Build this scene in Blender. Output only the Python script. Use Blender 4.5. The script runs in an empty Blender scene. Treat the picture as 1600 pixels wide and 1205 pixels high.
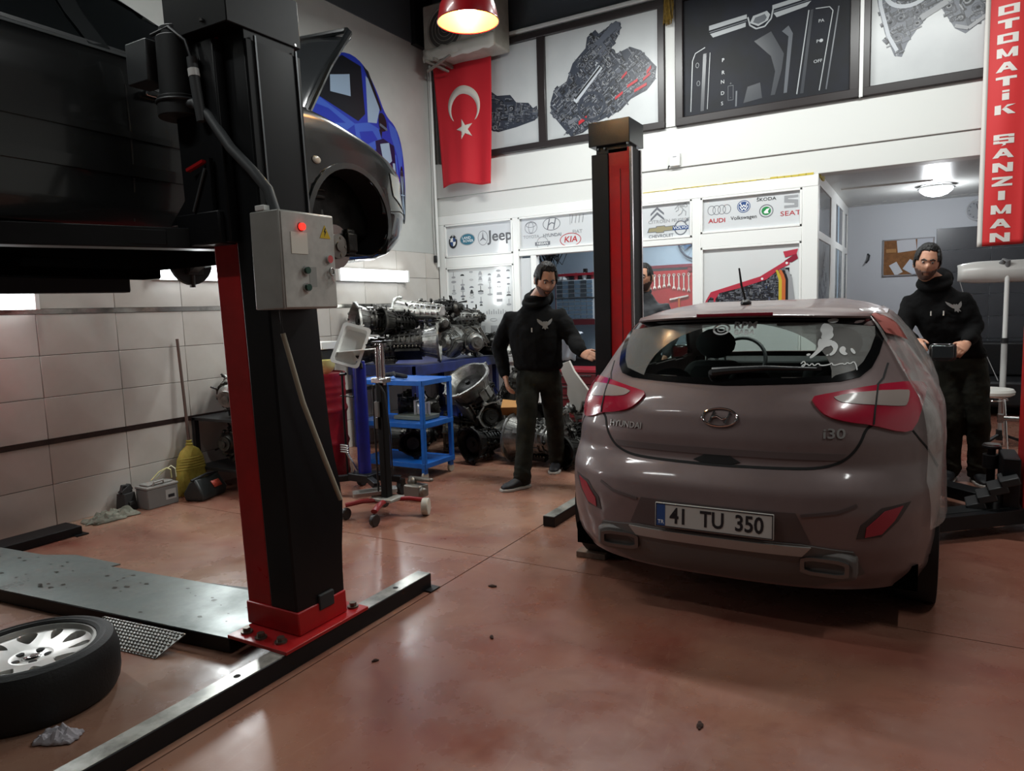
import bpy, bmesh, math, random
from math import sin, cos, pi, radians, sqrt, atan2
from mathutils import Vector, Matrix, Euler, noise
S = bpy.context.scene
COL = S.collection
# ------------------------------------------------------------------ camera
YAW, PIT, ROL = -0.523457, -0.108356, -0.0326118
def camera():
    f = Vector((sin(YAW), cos(YAW), 0)); r = Vector((cos(YAW), -sin(YAW), 0)); u = Vector((0, 0, 1))
    f2 = f*cos(PIT)+u*sin(PIT); u2 = u*cos(PIT)-f*sin(PIT)
    r3 = r*cos(ROL)+u2*sin(ROL); u3 = u2*cos(ROL)-r*sin(ROL)
    cd = bpy.data.cameras.new('camera'); co = bpy.data.objects.new('camera', cd); COL.objects.link(co)
    cd.sensor_width = 36; cd.sensor_fit = 'HORIZONTAL'; cd.lens = 36*1102.9/1600; cd.clip_start = .02
    m = Matrix((r3, u3, -f2)).transposed().to_4x4(); m.translation = (0, 0, 1.46)
    co.matrix_world = m; S.camera = co
camera()
# ------------------------------------------------------------------ world, exposure, big lights
wd = bpy.data.worlds.new('world'); S.world = wd; wd.use_nodes = True
wd.node_tree.nodes['Background'].inputs[0].default_value = (.75, .85, 1, 1)
wd.node_tree.nodes['Background'].inputs[1].default_value = .05
S.view_settings.view_transform = 'Standard'; S.view_settings.look = 'None'
S.view_settings.gamma = 1; S.view_settings.use_curve_mapping = False
S.view_settings.exposure = 0.0
def area(name, loc, size, energy, color=(1, 1, 1), target=None, sy=None):
    l = bpy.data.lights.new(name, 'AREA'); l.energy = energy; l.color = color
    l.shape = 'RECTANGLE'; l.size = size; l.size_y = sy or size
    o = bpy.data.objects.new(name, l); COL.objects.link(o); o.location = loc
    if target: o.rotation_euler = (Vector(target)-Vector(loc)).to_track_quat('-Z', 'Y').to_euler()
    return o
def point(name, loc, energy, color=(1, 1, 1), r=.05):
    l = bpy.data.lights.new(name, 'POINT'); l.energy = energy; l.color = color; l.shadow_soft_size = r
    o = bpy.data.objects.new(name, l); COL.objects.link(o); o.location = loc
    return o
WHITE = (.97, 1, .98)
# ceiling tube fixtures of the hall (above the frame), one in front of the glazed partition
area('hall_tube_light', (-2.6, 5.7, 4.5), 1.5, 105, WHITE, (-2.6, 6.1, 0), .12)
area('hall_tube_light', (-.2, 5.5, 4.5), 1.5, 88, WHITE, (-.2, 5.9, 0), .12)
area('hall_tube_light', (-4.1, 2.0, 5.0), 1.5, 60, WHITE, (-4.1, 2.0, 0), .12)
area('hall_tube_light', (-3.7, .2, 5.0), 1.5, 42, WHITE, (-3.7, .4, 0), .12)
area('hall_tube_light', (1.8, 2.6, 4.9), 1.5, 40, WHITE, (1.4, 2.6, 0), .12)
area('workshop_tube_light', (-2.6, 8.7, 2.6), 1.2, 45, (.85, .95, 1), (-2.6, 8.7, 0), .2)
# ------------------------------------------------------------------ materials
def srgb(h):
    h = h.lstrip('#'); c = [int(h[i:i+2], 16)/255 for i in (0, 2, 4)]
    return tuple(((x/12.92) if x <= .04045 else ((x+.055)/1.055)**2.4) for x in c)+(1,)
MATS = {}
def M(name, col='808080', rough=.5, metal=0., var=None, vs=6., bump=0., bs=40., emit=0., spec=.5, coat=0., rvar=0.):
    if name in MATS: return MATS[name]
    m = bpy.data.materials.new(name); m.use_nodes = True; nt = m.node_tree; N = nt.nodes; L = nt.links
    b = N['Principled BSDF']; b.inputs['Base Color'].default_value = srgb(col)
    b.inputs['Roughness'].default_value = rough; b.inputs['Metallic'].default_value = metal
    b.inputs['Specular IOR Level'].default_value = spec; b.inputs['Coat Weight'].default_value = coat
    b.inputs['Coat Roughness'].default_value = .08
    if var or bump or rvar:
        tc = N.new('ShaderNodeTexCoord'); nz = N.new('ShaderNodeTexNoise'); L.new(tc.outputs['Object'], nz.inputs['Vector'])
        nz.inputs['Scale'].default_value = vs; nz.inputs['Detail'].default_value = 5; nz.inputs['Roughness'].default_value = .6
        if var:
            mx = N.new('ShaderNodeMix'); mx.data_type = 'RGBA'
            mx.inputs[6].default_value = srgb(col); mx.inputs[7].default_value = srgb(var)
            mr = N.new('ShaderNodeMapRange'); mr.inputs[1].default_value = .38; mr.inputs[2].default_value = .66
            L.new(nz.outputs['Fac'], mr.inputs[0]); L.new(mr.outputs[0], mx.inputs[0]); L.new(mx.outputs[2], b.inputs['Base Color'])
        if rvar:
            mr2 = N.new('ShaderNodeMapRange'); mr2.inputs[1].default_value = .3; mr2.inputs[2].default_value = .7
            mr2.inputs[3].default_value = max(0, rough-rvar); mr2.inputs[4].default_value = min(1, rough+rvar)
            L.new(nz.outputs['Fac'], mr2.inputs[0]); L.new(mr2.outputs[0], b.inputs['Roughness'])
        if bump:
            n2 = N.new('ShaderNodeTexNoise'); n2.inputs['Scale'].default_value = bs; n2.inputs['Detail'].default_value = 4
            L.new(tc.outputs['Object'], n2.inputs['Vector'])
            bp = N.new('ShaderNodeBump'); bp.inputs['Strength'].default_value = bump; bp.inputs['Distance'].default_value = .01
            L.new(n2.outputs['Fac'], bp.inputs['Height']); L.new(bp.outputs[0], b.inputs['Normal'])
    if emit:
        b.inputs['Emission Color'].default_value = srgb(col); b.inputs['Emission Strength'].default_value = emit
    MATS[name] = m; return m
def thin_fresnel(N, L, ior):
    """same reflectance from both sides of a pane"""
    fr = N.new('ShaderNodeFresnel'); g = N.new('ShaderNodeNewGeometry'); mr = N.new('ShaderNodeMapRange')
    mr.inputs[3].default_value = ior; mr.inputs[4].default_value = 1/ior
    L.new(g.outputs['Backfacing'], mr.inputs[0]); L.new(mr.outputs[0], fr.inputs[0]); return fr
def glass_mat(name, tint='ffffff', fac=.85, rough=.03):
    if name in MATS: return MATS[name]
    m = bpy.data.materials.new(name); m.use_nodes = True; nt = m.node_tree; N = nt.nodes; L = nt.links
    out = N['Material Output']; N.remove(N['Principled BSDF'])
    tr = N.new('ShaderNodeBsdfTransparent'); tr.inputs[0].default_value = srgb(tint)
    gl = N.new('ShaderNodeBsdfGlossy'); gl.inputs['Roughness'].default_value = rough
    fr = thin_fresnel(N, L, 1.45)
    mx = N.new('ShaderNodeMixShader'); L.new(fr.outputs[0], mx.inputs[0]); L.new(tr.outputs[0], mx.inputs[1]); L.new(gl.outputs[0], mx.inputs[2])
    if fac < 1:
        df = N.new('ShaderNodeBsdfDiffuse'); df.inputs[0].default_value = srgb('9a9894')
        m2 = N.new('ShaderNodeMixShader'); m2.inputs[0].default_value = 1-fac
        L.new(mx.outputs[0], m2.inputs[1]); L.new(df.outputs[0], m2.inputs[2]); L.new(m2.outputs[0], out.inputs[0])
    else: L.new(mx.outputs[0], out.inputs[0])
    MATS[name] = m; return m
def floor_mat():
    m = bpy.data.materials.new('painted_floor'); m.use_nodes = True; nt = m.node_tree; N = nt.nodes; L = nt.links
    b = N['Principled BSDF']; geo = N.new('ShaderNodeNewGeometry')
    def noi(sc, det=5, ro=.6, dis=0, st=None):
        n = N.new('ShaderNodeTexNoise'); n.inputs['Scale'].default_value = sc; n.inputs['Detail'].default_value = det
        n.inputs['Roughness'].default_value = ro; n.inputs['Distortion'].default_value = dis
        if st:
            mp = N.new('ShaderNodeMapping'); mp.inputs['Scale'].default_value = st; mp.inputs['Rotation'].default_value = (0, 0, .5)
            L.new(geo.outputs['Position'], mp.inputs[0]); L.new(mp.outputs[0], n.inputs['Vector'])
        else: L.new(geo.outputs['Position'], n.inputs['Vector'])
        return n
    def rmp(src, lo, hi, a=0, c=1):
        r = N.new('ShaderNodeMapRange'); r.inputs[1].default_value = lo; r.inputs[2].default_value = hi
        r.inputs[3].default_value = a; r.inputs[4].default_value = c; L.new(src, r.inputs[0]); return r.outputs[0]
    def mix(f, a, c):
        x = N.new('ShaderNodeMix'); x.data_type = 'RGBA'
        L.new(f, x.inputs[0])
        for i, v in ((6, a), (7, c)):
            if isinstance(v, str): x.inputs[i].default_value = srgb(v)
            else: L.new(v, x.inputs[i])
        return x.outputs[2]
    base = mix(rmp(noi(1.1).outputs[0], .35, .65), '713a2f', '864d3f')
    # worn pale patches, stronger towards the left bay (a wear mask along X)
    sx = N.new('ShaderNodeSeparateXYZ'); L.new(geo.outputs['Position'], sx.inputs[0])
    wear = rmp(noi(.75, 6, .62, .6).outputs[0], .34, .64)
    side = rmp(sx.outputs[0], -1.6, -3.4, .45, 1.0)
    mm = N.new('ShaderNodeMath'); mm.operation = 'MULTIPLY'; L.new(wear, mm.inputs[0]); L.new(side, mm.inputs[1])
    c1 = mix(mm.outputs[0], base, 'aa8973')
    scr = rmp(noi(9, 6, .7, 1.5, (1, .25, 1)).outputs[0], .60, .80, 0, .4)
    c2 = mix(scr, c1, 'b08a78')
    dk = rmp(noi(2.6, 5, .65, .8).outputs[0], .55, .80, 0, .55)
    c3 = mix(dk, c2, '5e2f27')
    L.new(c3, b.inputs['Base Color'])
    L.new(rmp(noi(3.0, 5).outputs[0], .3, .7, .16, .42), b.inputs['Roughness'])
    bp = N.new('ShaderNodeBump'); bp.inputs['Strength'].default_value = .06; bp.inputs['Distance'].default_value = .01
    L.new(noi(14, 4).outputs[0], bp.inputs['Height']); L.new(bp.outputs[0], b.inputs['Normal'])
    return m
# ------------------------------------------------------------------ mesh helpers
class MB:
    def __init__(s): s.v = []; s.f = []; s.mi = []; s.sm = []; s.T = None; s.m = 0
    def add(s, vs, fs, smooth=True):
        o = len(s.v)
        for p in vs:
            p = Vector(p); s.v.append(s.T @ p if s.T else p)
        for f in fs: s.f.append([o+i for i in f]); s.mi.append(s.m); s.sm.append(smooth)
        return s
    def box(s, c, d, R=None, taper=1.):
        c = Vector(c); x, y, z = [a/2 for a in d]; vs = []
        for sz in (-1, 1):
            t = taper if sz > 0 else 1.
            for sx, sy in ((-1, -1), (1, -1), (1, 1), (-1, 1)):
                p = Vector((sx*x*t, sy*y*t, sz*z)); vs.append(c+(R @ p if R else p))
        return s.add(vs, [(3, 2, 1, 0), (4, 5, 6, 7), (0, 1, 5, 4), (1, 2, 6, 5), (2, 3, 7, 6), (3, 0, 4, 7)], False)
    def bb(s, a, b):
        return s.box([(a[i]+b[i])/2 for i in range(3)], [abs(a[i]-b[i]) for i in range(3)])
    def frame_of(s, d):
        d = Vector(d).normalized(); a = Vector((0, 0, 1)) if abs(d.z) < .9 else Vector((1, 0, 0))
        u = d.cross(a).normalized(); return u, d.cross(u).normalized()
    def cyl(s, a, b, r, r2=None, n=14, caps=True):
        return s.tube([a, b], [r, r if r2 is None else r2], n, caps)
    def tube(s, pts, r, n=10, caps=True, sq=1., up=None):
        pts = [Vector(p) for p in pts]; k = len(pts); R = r if isinstance(r, (list, tuple)) else [r]*k
        vs = []; pu = None
        for i, p in enumerate(pts):
            d = (pts[min(i+1, k-1)]-pts[max(i-1, 0)]).normalized()
            if pu is None:
                u, w = s.frame_of(d)
                if up is not None:
                    w = d.cross(Vector(up)).normalized(); u = w.cross(d).normalized()
            else:
                u = (pu-d*pu.dot(d)).normalized(); w = d.cross(u).normalized()
            pu = u
            for j in range(n):
                t = 2*pi*j/n; vs.append(p+u*R[i]*cos(t)+w*R[i]*sq*sin(t))
        fs = [(i*n+j, i*n+(j+1) % n, (i+1)*n+(j+1) % n, (i+1)*n+j) for i in range(k-1) for j in range(n)]
        s.add(vs, fs)
        if caps:
            o = len(s.v)-k*n
            s.f.append([o+j for j in range(n)][::-1]); s.f.append([o+(k-1)*n+j for j in range(n)])
            s.mi += [s.m]*2; s.sm += [False]*2
        return s
    def bar(s, a, b, w, h, up=(0, 0, 1)):
        a = Vector(a); b = Vector(b); d = (b-a).normalized(); x = d.cross(Vector(up)).normalized(); z = x.cross(d)
        vs = [p+x*i*w/2+z*j*h/2 for p in (a, b) for i, j in ((-1, -1), (1, -1), (1, 1), (-1, 1))]
        return s.add(vs, [(3, 2, 1, 0), (4, 5, 6, 7), (0, 1, 5, 4), (1, 2, 6, 5), (2, 3, 7, 6), (3, 0, 4, 7)], False)
    def lathe(s, prof, o=(0, 0, 0), ax=(0, 0, 1), n=24, close=False, a0=0, a1=2*pi):
        o = Vector(o); d = Vector(ax).normalized(); u, w = s.frame_of(d); vs = []; full = abs(a1-a0-2*pi) < 1e-6
        m = n if full else n+1
        for r, h in prof:
            for j in range(m):
                t = a0+(a1-a0)*j/n; vs.append(o+d*h+u*r*cos(t)+w*r*sin(t))
        k = len(prof); fs = []
        for i in range(k if close else k-1):
            i2 = (i+1) % k
            for j in range(n):
                j2 = (j+1) % m
                fs.append((i*m+j, i*m+j2, i2*m+j2, i2*m+j))
        return s.add(vs, fs)
    def disc(s, r, o=(0, 0, 0), ax=(0, 0, 1), h=.01, n=24):
        a = Vector(o); return s.cyl(a, a+Vector(ax).normalized()*h, r, n=n)
    def sph(s, c, r, n=12, R=None):
        r = (r, r, r) if not isinstance(r, (list, tuple)) else r; c = Vector(c); vs = []; k = n//2+1
        for i in range(k):
            a = pi*i/(k-1)
            for j in range(n):
                t = 2*pi*j/n; p = Vector((r[0]*sin(a)*cos(t), r[1]*sin(a)*sin(t), r[2]*cos(a))); vs.append(c+(R @ p if R else p))
        return s.add(vs, [(i*n+j, (i+1)*n+j, (i+1)*n+(j+1) % n, i*n+(j+1) % n) for i in range(k-1) for j in range(n)])
    def tor(s, c, R, r, ax=(0, 0, 1), n=28, m=8):
        return s.lathe([(R+r*cos(2*pi*i/m), r*sin(2*pi*i/m)) for i in range(m)], c, ax, n, True)
    def prism(s, poly, a, b, M4=None, flat=True):
        n = len(poly); vs = [(x, y, a) for x, y in poly]+[(x, y, b) for x, y in poly]
        if M4: vs = [M4 @ Vector(p) for p in vs]
        return s.add(vs, [list(range(n))[::-1], list(range(n, 2*n))]+[(i, (i+1) % n, n+(i+1) % n, n+i) for i in range(n)], not flat)
    def loft(s, rings, caps=True, closed=True, smooth=True):
        n = len(rings[0]); vs = [p for r in rings for p in r]; fs = []
        for i in range(len(rings)-1):
            for j in range(n if closed else n-1):
                fs.append((i*n+j, i*n+(j+1) % n, (i+1)*n+(j+1) % n, (i+1)*n+j))
        s.add(vs, fs, smooth)
        if caps:
            o = len(s.v)-len(vs)
            s.f.append([o+j for j in range(n)][::-1]); s.f.append([o+len(vs)-n+j for j in range(n)]); s.mi += [s.m]*2; s.sm += [smooth]*2
        return s
    def build(s, name, mat, parent=None, bevel=0, ang=40, sub=0, seg=2, world=False, **kw):
        me = bpy.data.meshes.new(name); me.from_pydata([tuple(p) for p in s.v], [], s.f)
        mats = mat if isinstance(mat, (list, tuple)) else [mat]
        for m in mats: me.materials.append(m)
        me.polygons.foreach_set('material_index', s.mi); me.polygons.foreach_set('use_smooth', [True]*len(s.f))
        bm = bmesh.new(); bm.from_mesh(me); bmesh.ops.recalc_face_normals(bm, faces=bm.faces[:]); bm.to_mesh(me); bm.free()
        me.update(); me.set_sharp_from_angle(angle=radians(ang))
        o = bpy.data.objects.new(name, me); COL.objects.link(o)
        if parent: o.parent = parent
        if bevel:
            b = o.modifiers.new('bevel', 'BEVEL'); b.width = bevel; b.segments = seg; b.limit_method = 'ANGLE'; b.angle_limit = radians(40)
            b.harden_normals = False
        if sub:
            b = o.modifiers.new('sub', 'SUBSURF'); b.levels = sub; b.render_levels = sub
        for k, v in kw.items(): o[k] = v
        return o
def thing(name, label, cat, loc=(0, 0, 0), rz=0, group=None):
    o = bpy.data.objects.new(name, None); COL.objects.link(o); o.empty_display_size = .1
    o.location = loc; o.rotation_euler = (0, 0, rz); o['label'] = label; o['category'] = cat
    if group: o['group'] = group
    return o
def tag(o, label, cat, group=None, loc=None):
    o['label'] = label; o['category'] = cat
    if group: o['group'] = group
    return o
def struct(o): o['kind'] = 'structure'; return o
def rebase(o, p):
    """put a one-mesh thing's origin at p (its base)"""
    p = Vector(p); o.data.transform(Matrix.Translation(-p)); o.location = p; return o
def copy_tree(o, parent=None):
    c = o.copy(); COL.objects.link(c)
    if parent: c.parent = parent
    for ch in o.children: copy_tree(ch, c)
    return c
def text_mesh(name, txt, size, mat, M4, parent=None, bold=0., ext=.001, sx=1., align='CENTER', shear=0., spacing=1.):
    cu = bpy.data.curves.new('t', 'FONT'); cu.body = txt; cu.size = size; cu.extrude = ext; cu.offset = bold*size
    cu.align_x = align; cu.align_y = 'CENTER'; cu.resolution_u = 3; cu.shear = shear; cu.space_character = spacing
    to = bpy.data.objects.new('t', cu); COL.objects.link(to)
    dg = bpy.context.evaluated_depsgraph_get(); me = bpy.data.meshes.new_from_object(to.evaluated_get(dg))
    bpy.data.objects.remove(to); bpy.data.curves.remove(cu)
    me.name = name; me.materials.clear(); me.materials.append(mat)
    me.transform(M4 @ Matrix.Diagonal((sx, 1, 1, 1)))
    o = bpy.data.objects.new(name, me); COL.objects.link(o)
    if parent: o.parent = parent
    return o
def plane_back(x, y, z):   # local (x right, y up, z toward the viewer) on a wall that faces -Y
    return Matrix(((1, 0, 0, x), (0, 0, -1, y), (0, 1, 0, z), (0, 0, 0, 1)))
def plane_left(x, y, z):   # local x along +Y, y up, z out along +X
    return Matrix(((0, 0, 1, x), (1, 0, 0, y), (0, 1, 0, z), (0, 0, 0, 1)))
def ring2(r, n=28, rx=1., ry=1., cx=0, cy=0): return [(cx+r*rx*cos(2*pi*i/n), cy+r*ry*sin(2*pi*i/n)) for i in range(n)]
def band(mb, outer, inner, a, b, M4):
    n = len(outer); vs = [M4 @ Vector((x, y, z)) for P in (outer, inner) for z in (a, b) for x, y in P]
    fs = []
    for i in range(n):
        j = (i+1) % n
        fs += [(n+i, n+j, 3*n+j, 3*n+i), (i, j, n+j, n+i), (2*n+i, 2*n+j, 3*n+j, 3*n+i), (i, j, 2*n+j, 2*n+i)]
    mb.add(vs, fs, False)
def inside(p, poly):
    x, y = p; c = False; n = len(poly)
    for i in range(n):
        x1, y1 = poly[i]; x2, y2 = poly[i-1]
        if (y1 > y) != (y2 > y) and x < (x2-x1)*(y-y1)/(y2-y1)+x1: c = not c
    return c
def smoothpoly(pts, it=2, closed=True):
    for _ in range(it):
        q = []; n = len(pts)
        for i in range(n if closed else n-1):
            a = pts[i]; b = pts[(i+1) % n]
            q += [tuple(a[k]*.75+b[k]*.25 for k in range(len(a))), tuple(a[k]*.25+b[k]*.75 for k in range(len(a)))]
        if not closed: q = [pts[0]]+q+[pts[-1]]
        pts = q
    return pts
# shared materials
white = M('white_paint', 'd9dad6', .55, bump=.03, bs=30)
pvc = M('white_frame', 'eeefec', .35)
dark = M('black_paint', '17181a', .42)
blackp = M('black_plastic', '1b1c1e', .5)
rubber = M('rubber', '141414', .75, bump=.1, bs=60)
red = M('lift_red', 'b81a1e', .36, var='a01416', vs=4, rvar=.1)
steel = M('steel', 'b9bab8', .3, 1., rvar=.1, vs=9)
chrome = M('chrome', 'd8d8d8', .12, 1.)
alu = M('cast_aluminium', '9a9a96', .42, .85, var='6e6d69', vs=14, bump=.25, bs=70)
alu_d = M('oily_cast_aluminium', '55534f', .4, .8, var='2a2927', vs=10, bump=.3, bs=60)
alu_l = M('bright_cast_aluminium', 'd2d2cc', .35, .8, var='a5a49d', vs=12, bump=.2, bs=70)
iron = M('dark_iron', '2a2927', .45, .7, var='171615', vs=9, bump=.2, bs=50)
blueb = M('bench_blue', '1c2b6a', .4, var='141d48', vs=8)
blue = M('trolley_blue', '1668c4', .38, var='1259ae', vs=6)
# ================================================================== STRUCTURE
W, B = -5.389, 7.544
tilem = M('wall_tile', 'cfcac3', .2, var='c2bbb3', vs=1.5, spec=.5)
grout = M('grout', '77716a', .9)
plaster = M('grey_plaster', 'c6c8c4', .6, var='b8bab6', vs=1.2, bump=.03, bs=25)
darkband = M('dark_upper_paint', '4b5156', .6)
bluewall = M('pale_blue_paint', 'a9bccb', .6, var='9fb3c4', vs=1.5)
greywall = M('office_paint', 'c3c7cd', .6)
ceilm = M('office_ceiling_paint', 'c2c3c0', .35)
darktile = M('slate_tile', '4c4e52', .35, var='45474b', vs=3)
framem = M('dark_brown_frame', '2a2424', .32)
# floor: four slabs with open joints
fl = struct(MB().bb((-5.7, -2.6, -.12), (4.7, 11.1, -.012)).build('floor', M('joint_dirt', '2a1712', .9)))
fm = floor_mat()
for x0, x1 in ((-5.6, -2.173), (-2.166, 1.35), (1.356, 4.6)):
    for y0, y1 in ((-2.5, 3.427), (3.433, 11.05)):
        MB().bb((x0, y0, -.03), (x1, y1, 0)).build('slab', fm, fl)
# ceiling
struct(MB().bb((-5.7, -2.6, 5.3), (4.7, 7.75, 5.4)).build('ceiling', M('dark_ceiling', '2d3033', .7)))
# left wall with tiles
wl = struct(MB().bb((W-.25, -2.6, -.1), (W-.007, 7.75, 4.68)).build('wall_left', grout))
MB().bb((W-.02, -2.6, 2.19), (W, 7.544, 4.68)).build('plaster', plaster, wl)
MB().bb((W-.25, -2.6, 4.68), (W+.012, 7.75, 5.3)).build('upper_band', darkband, wl)
MB().bb((W-.01, 7.17, 4.66), (W+.07, 7.53, 5.3)).build('corner_duct', dark, wl)
rows = [(0, .303), (.307, .598), (.637, .933), (.937, 1.233), (1.237, 1.528), (1.567, 1.873), (1.877, 2.188)]
ys = [2.665-.575*k for k in range(5, 0, -1)]+[2.665+.575*k for k in range(9)]+[B]
tcache = {}
for y0, y1 in zip(ys[:-1], ys[1:]):
    for z0, z1 in rows:
        w, h = round(y1-y0-.004, 4), round(z1-z0, 4)
        if (w, h) not in tcache:
            o = MB().box((0, 0, 0), (.016, w, h)).build('tile', tilem, wl, bevel=.002, seg=1); tcache[(w, h)] = o
        else:
            o = tcache[(w, h)].copy(); COL.objects.link(o)
        o.location = (W-.008+random.Random(int(y0*1e4+z0*999)).uniform(-.0006, .0006), (y0+y1)/2, (z0+z1)/2)
trimm = M('mirror_strip', 'c6c4c0', .14, .9, var='6b6762', vs=6)
struct(MB().bb((W-.02, ys[0], 1.53), (W+.004, B, 1.565)).build('trim_1', trimm))
struct(MB().bb((W-.02, ys[0], .60), (W+.006, B, .635)).build('trim_2', M('brown_border_tile', '3a2c28', .3, var='241b19', vs=8)))
# back wall : beam, cornice, upper band
wb = struct(MB().bb((-5.639, 7.544, 2.885), (4.7, 7.76, 3.31)).build('wall_back', white, bevel=.006))
MB().bb((-5.639, 7.560, 2.66), (4.7, 7.76, 2.884)).build('lower_beam', white, wb, bevel=.005)
MB().bb((-5.639, 7.60, 3.31), (4.7, 7.76, 4.62)).build('window_backing', white, wb)
MB().bb((-5.639, 7.57, 4.66), (4.7, 7.76, 5.3)).build('upper_band', darkband, wb)
MB().bb((-2.365, 7.53, 3.31), (-2.262, 7.62, 4.62)).build('window_pier', white, wb)
MB().bb((.98, 7.56, 0), (1.3, 7.76, 2.70)).build('pier', white, wb)
MB().bb((1.3, 7.56, 0), (4.7, 7.76, 2.70)).build('side_bay', white, wb)
struct(MB().bb((-5.389, 7.49, 4.62), (4.6, 7.58, 4.66)).build('trim_3', white, bevel=.006))
MB().tube([(-5.36, 7.50, 2.02), (-5.36, 7.50, 4.5)], .018, 8).build('cable_duct', pvc, wb)
MB().tube([(-5.375, 7.46, 2.15), (-5.375, 7.45, 2.6), (-5.372, 7.47, 3.2), (-5.37, 7.47, 4.45)], .012, 8).build('cable', M('grey_cable', 'b5b5b2', .6), wb)
MB().box((-5.365, 7.45, 2.12), (.04, .03, .09)).build('cable_plug', blackp, wb, bevel=.008)
# far side walls (outside the frame, close the hall)
struct(MB().bb((4.5, -2.6, 0), (4.7, 7.76, 5.3)).build('wall_right', plaster))
struct(MB().bb((-5.6, -2.7, 0), (4.7, -2.5, 5.3)).build('wall_front', M('shutter_grey', '55585a', .5)))
# workshop room and office behind
wk = struct(MB().bb((-5.639, 9.6, 0), (-.88, 9.75, 2.75)).build('wall_workshop', bluewall))
MB().bb((-5.639, 7.77, 0), (-5.45, 9.6, 2.75)).build('side_wall', bluewall, wk)
MB().bb((-5.639, 7.77, 2.67), (-.9, 9.75, 2.8)).build('workshop_ceiling', ceilm, wk)
wo = struct(MB().bb((-.9, 10.9, 0), (3.2, 11.05, 2.8)).build('wall_office', greywall))
MB().bb((3.05, 7.77, 0), (3.2, 10.9, 2.8)).build('side_wall', greywall, wo)
oc = MB().bb((-.9, 7.77, 2.69), (3.2, 11.05, 2.85)).build('office_ceiling', ceilm, wo)
bm_ = MB()
for i in range(14):
    r = random.Random(i); bm_.box((-.75+i*.11, 10.62+r.uniform(-.12, .2), 2.689), (r.uniform(.03, .12), r.uniform(.02, .08), .004), Matrix.Rotation(r.uniform(0, 3), 3, 'Z'))
bm_.build('peeling_flakes', white, wo, kind='stuff')
MB().bb((-.8, 9.0, 2.675), (.1, 9.02, 2.69)).build('cable_trunk', pvc, wo)
# slate tiles on the office wall, right part
tc2 = None
for r in range(8):
    for c in range(5):
        x0 = .175+c*.6; z0 = .02+r*.287
        if tc2 is None:
            o = tc2 = MB().box((0, 0, 0), (.595, .016, .282)).build('slate_tile', darktile, wo, bevel=.002, seg=1)
        else:
            o = tc2.copy(); COL.objects.link(o)
        o.location = (x0+.3, 10.897, z0+.143)
# ------------------------------------------------------------------ white partition (lower back wall)
wp = struct(MB().bb((-5.389, 7.60, 0), (-.87, 7.66, .012)).build('wall_partition', pvc))
fr = MB()
def post(x0, x1, z0=0, z1=2.66, y0=7.552, y1=7.65): fr.bb((x0, y0, z0), (x1, y1, z1))
for x0, x1 in ((-5.389, -5.285), (-4.285, -4.205), (-3.19, -3.10), (-2.10, -2.01), (-1.015, -.87)): post(x0, x1)
post(-5.389, -.87, 2.545, 2.66, 7.550, 7.652)
for x0, x1, a, b in ((-5.285, -4.285, 2.005, 2.13), (-4.205, -3.19, 2.085, 2.15), (-3.10, -2.10, 2.085, 2.15), (-2.01, -1.015, 2.03, 2.175)): post(x0, x1, a, b, 7.553, 7.649)
for x0, x1 in ((-5.285, -4.285), (-3.10, -2.10), (-2.01, -1.015)):
    post(x0, x1, .80, .88, 7.554, 7.648); post(x0, x1, 0, .08, 7.555, 7.647)
post(-4.05, -3.975, 0, 2.085, 7.556, 7.646)
fr.build('frame', pvc, wp, bevel=.006, seg=2)
bead = MB()
def beads(x0, x1, z0, z1, w=.022):
    for a, b in (((x0, z0), (x1, z0+w)), ((x0, z1-w), (x1, z1)), ((x0, z0), (x0+w, z1)), ((x1-w, z0), (x1, z1))):
        bead.bb((a[0], 7.548, a[1]), (b[0], 7.60, b[1]))
for x0, x1, z0, z1 in ((-5.285, -4.285, 2.13, 2.545), (-4.205, -3.19, 2.15, 2.545), (-3.10, -2.10, 2.15, 2.545), (-2.01, -1.015, 2.175, 2.545), (-5.285, -4.285, .88, 2.005), (-2.01, -1.015, .88, 2.03)):
    beads(x0, x1, z0, z1)
bead.build('glazing_bead', pvc, wp, bevel=.003, seg=1)
film = M('frosted_film', 'd3d6d8', .12, spec=.6)
film2 = M('printed_film', 'd9dcdc', .15, spec=.6)
lowp = MB()
for x0, x1 in ((-5.285, -4.285), (-3.10, -2.10), (-2.01, -1.015)): lowp.bb((x0, 7.58, .08), (x1, 7.62, .80))
lowp.build('lower_panel', pvc, wp)
yel = MB(); rr = random.Random(3)
for i in range(26):
    x = -2.6+i*.066; yel.box((x, 7.555, 2.662+rr.uniform(0, .006)), (.07, .012, rr.uniform(.004, .010)+.012*(i > 19)))
for i in range(10): yel.box((-.872+.006, 7.62+i*.035, 2.665), (.015, .04, rr.uniform(.03, .07)))
yel.build('foam_seal', M('yellow_foam', 'c9b64a', .8, bump=.4), wp)
def pane(x0, x1, z0, z1, m): return MB().bb((x0+.01, 7.575, z0+.01), (x1-.01, 7.585, z1-.01)).build('pane', m, wp)
YF = 7.5738
ink = M('print_ink', '4a4b50', .4); inkb = M('print_blue', '2a4a80', .4); inkr = M('print_red', 'b5262f', .4); inkg = M('print_green', '23884a', .4)
inkl = M('print_light_grey', '9b9da0', .4); inkw = M('print_white', 'eceded', .4); inkd = M('print_black', '1d1e22', .4); inkgold = M('print_gold', '8d7f4a', .4)
inky = M('print_yellow', 'c8b23a', .4); inko = M('print_orange', 'c86a3a', .4); inkmid = M('print_mid_grey', '6d7077', .4); inkv = M('print_violet', '5a5a92', .4)
def m_alt(r): return r.random() < .7
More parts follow.
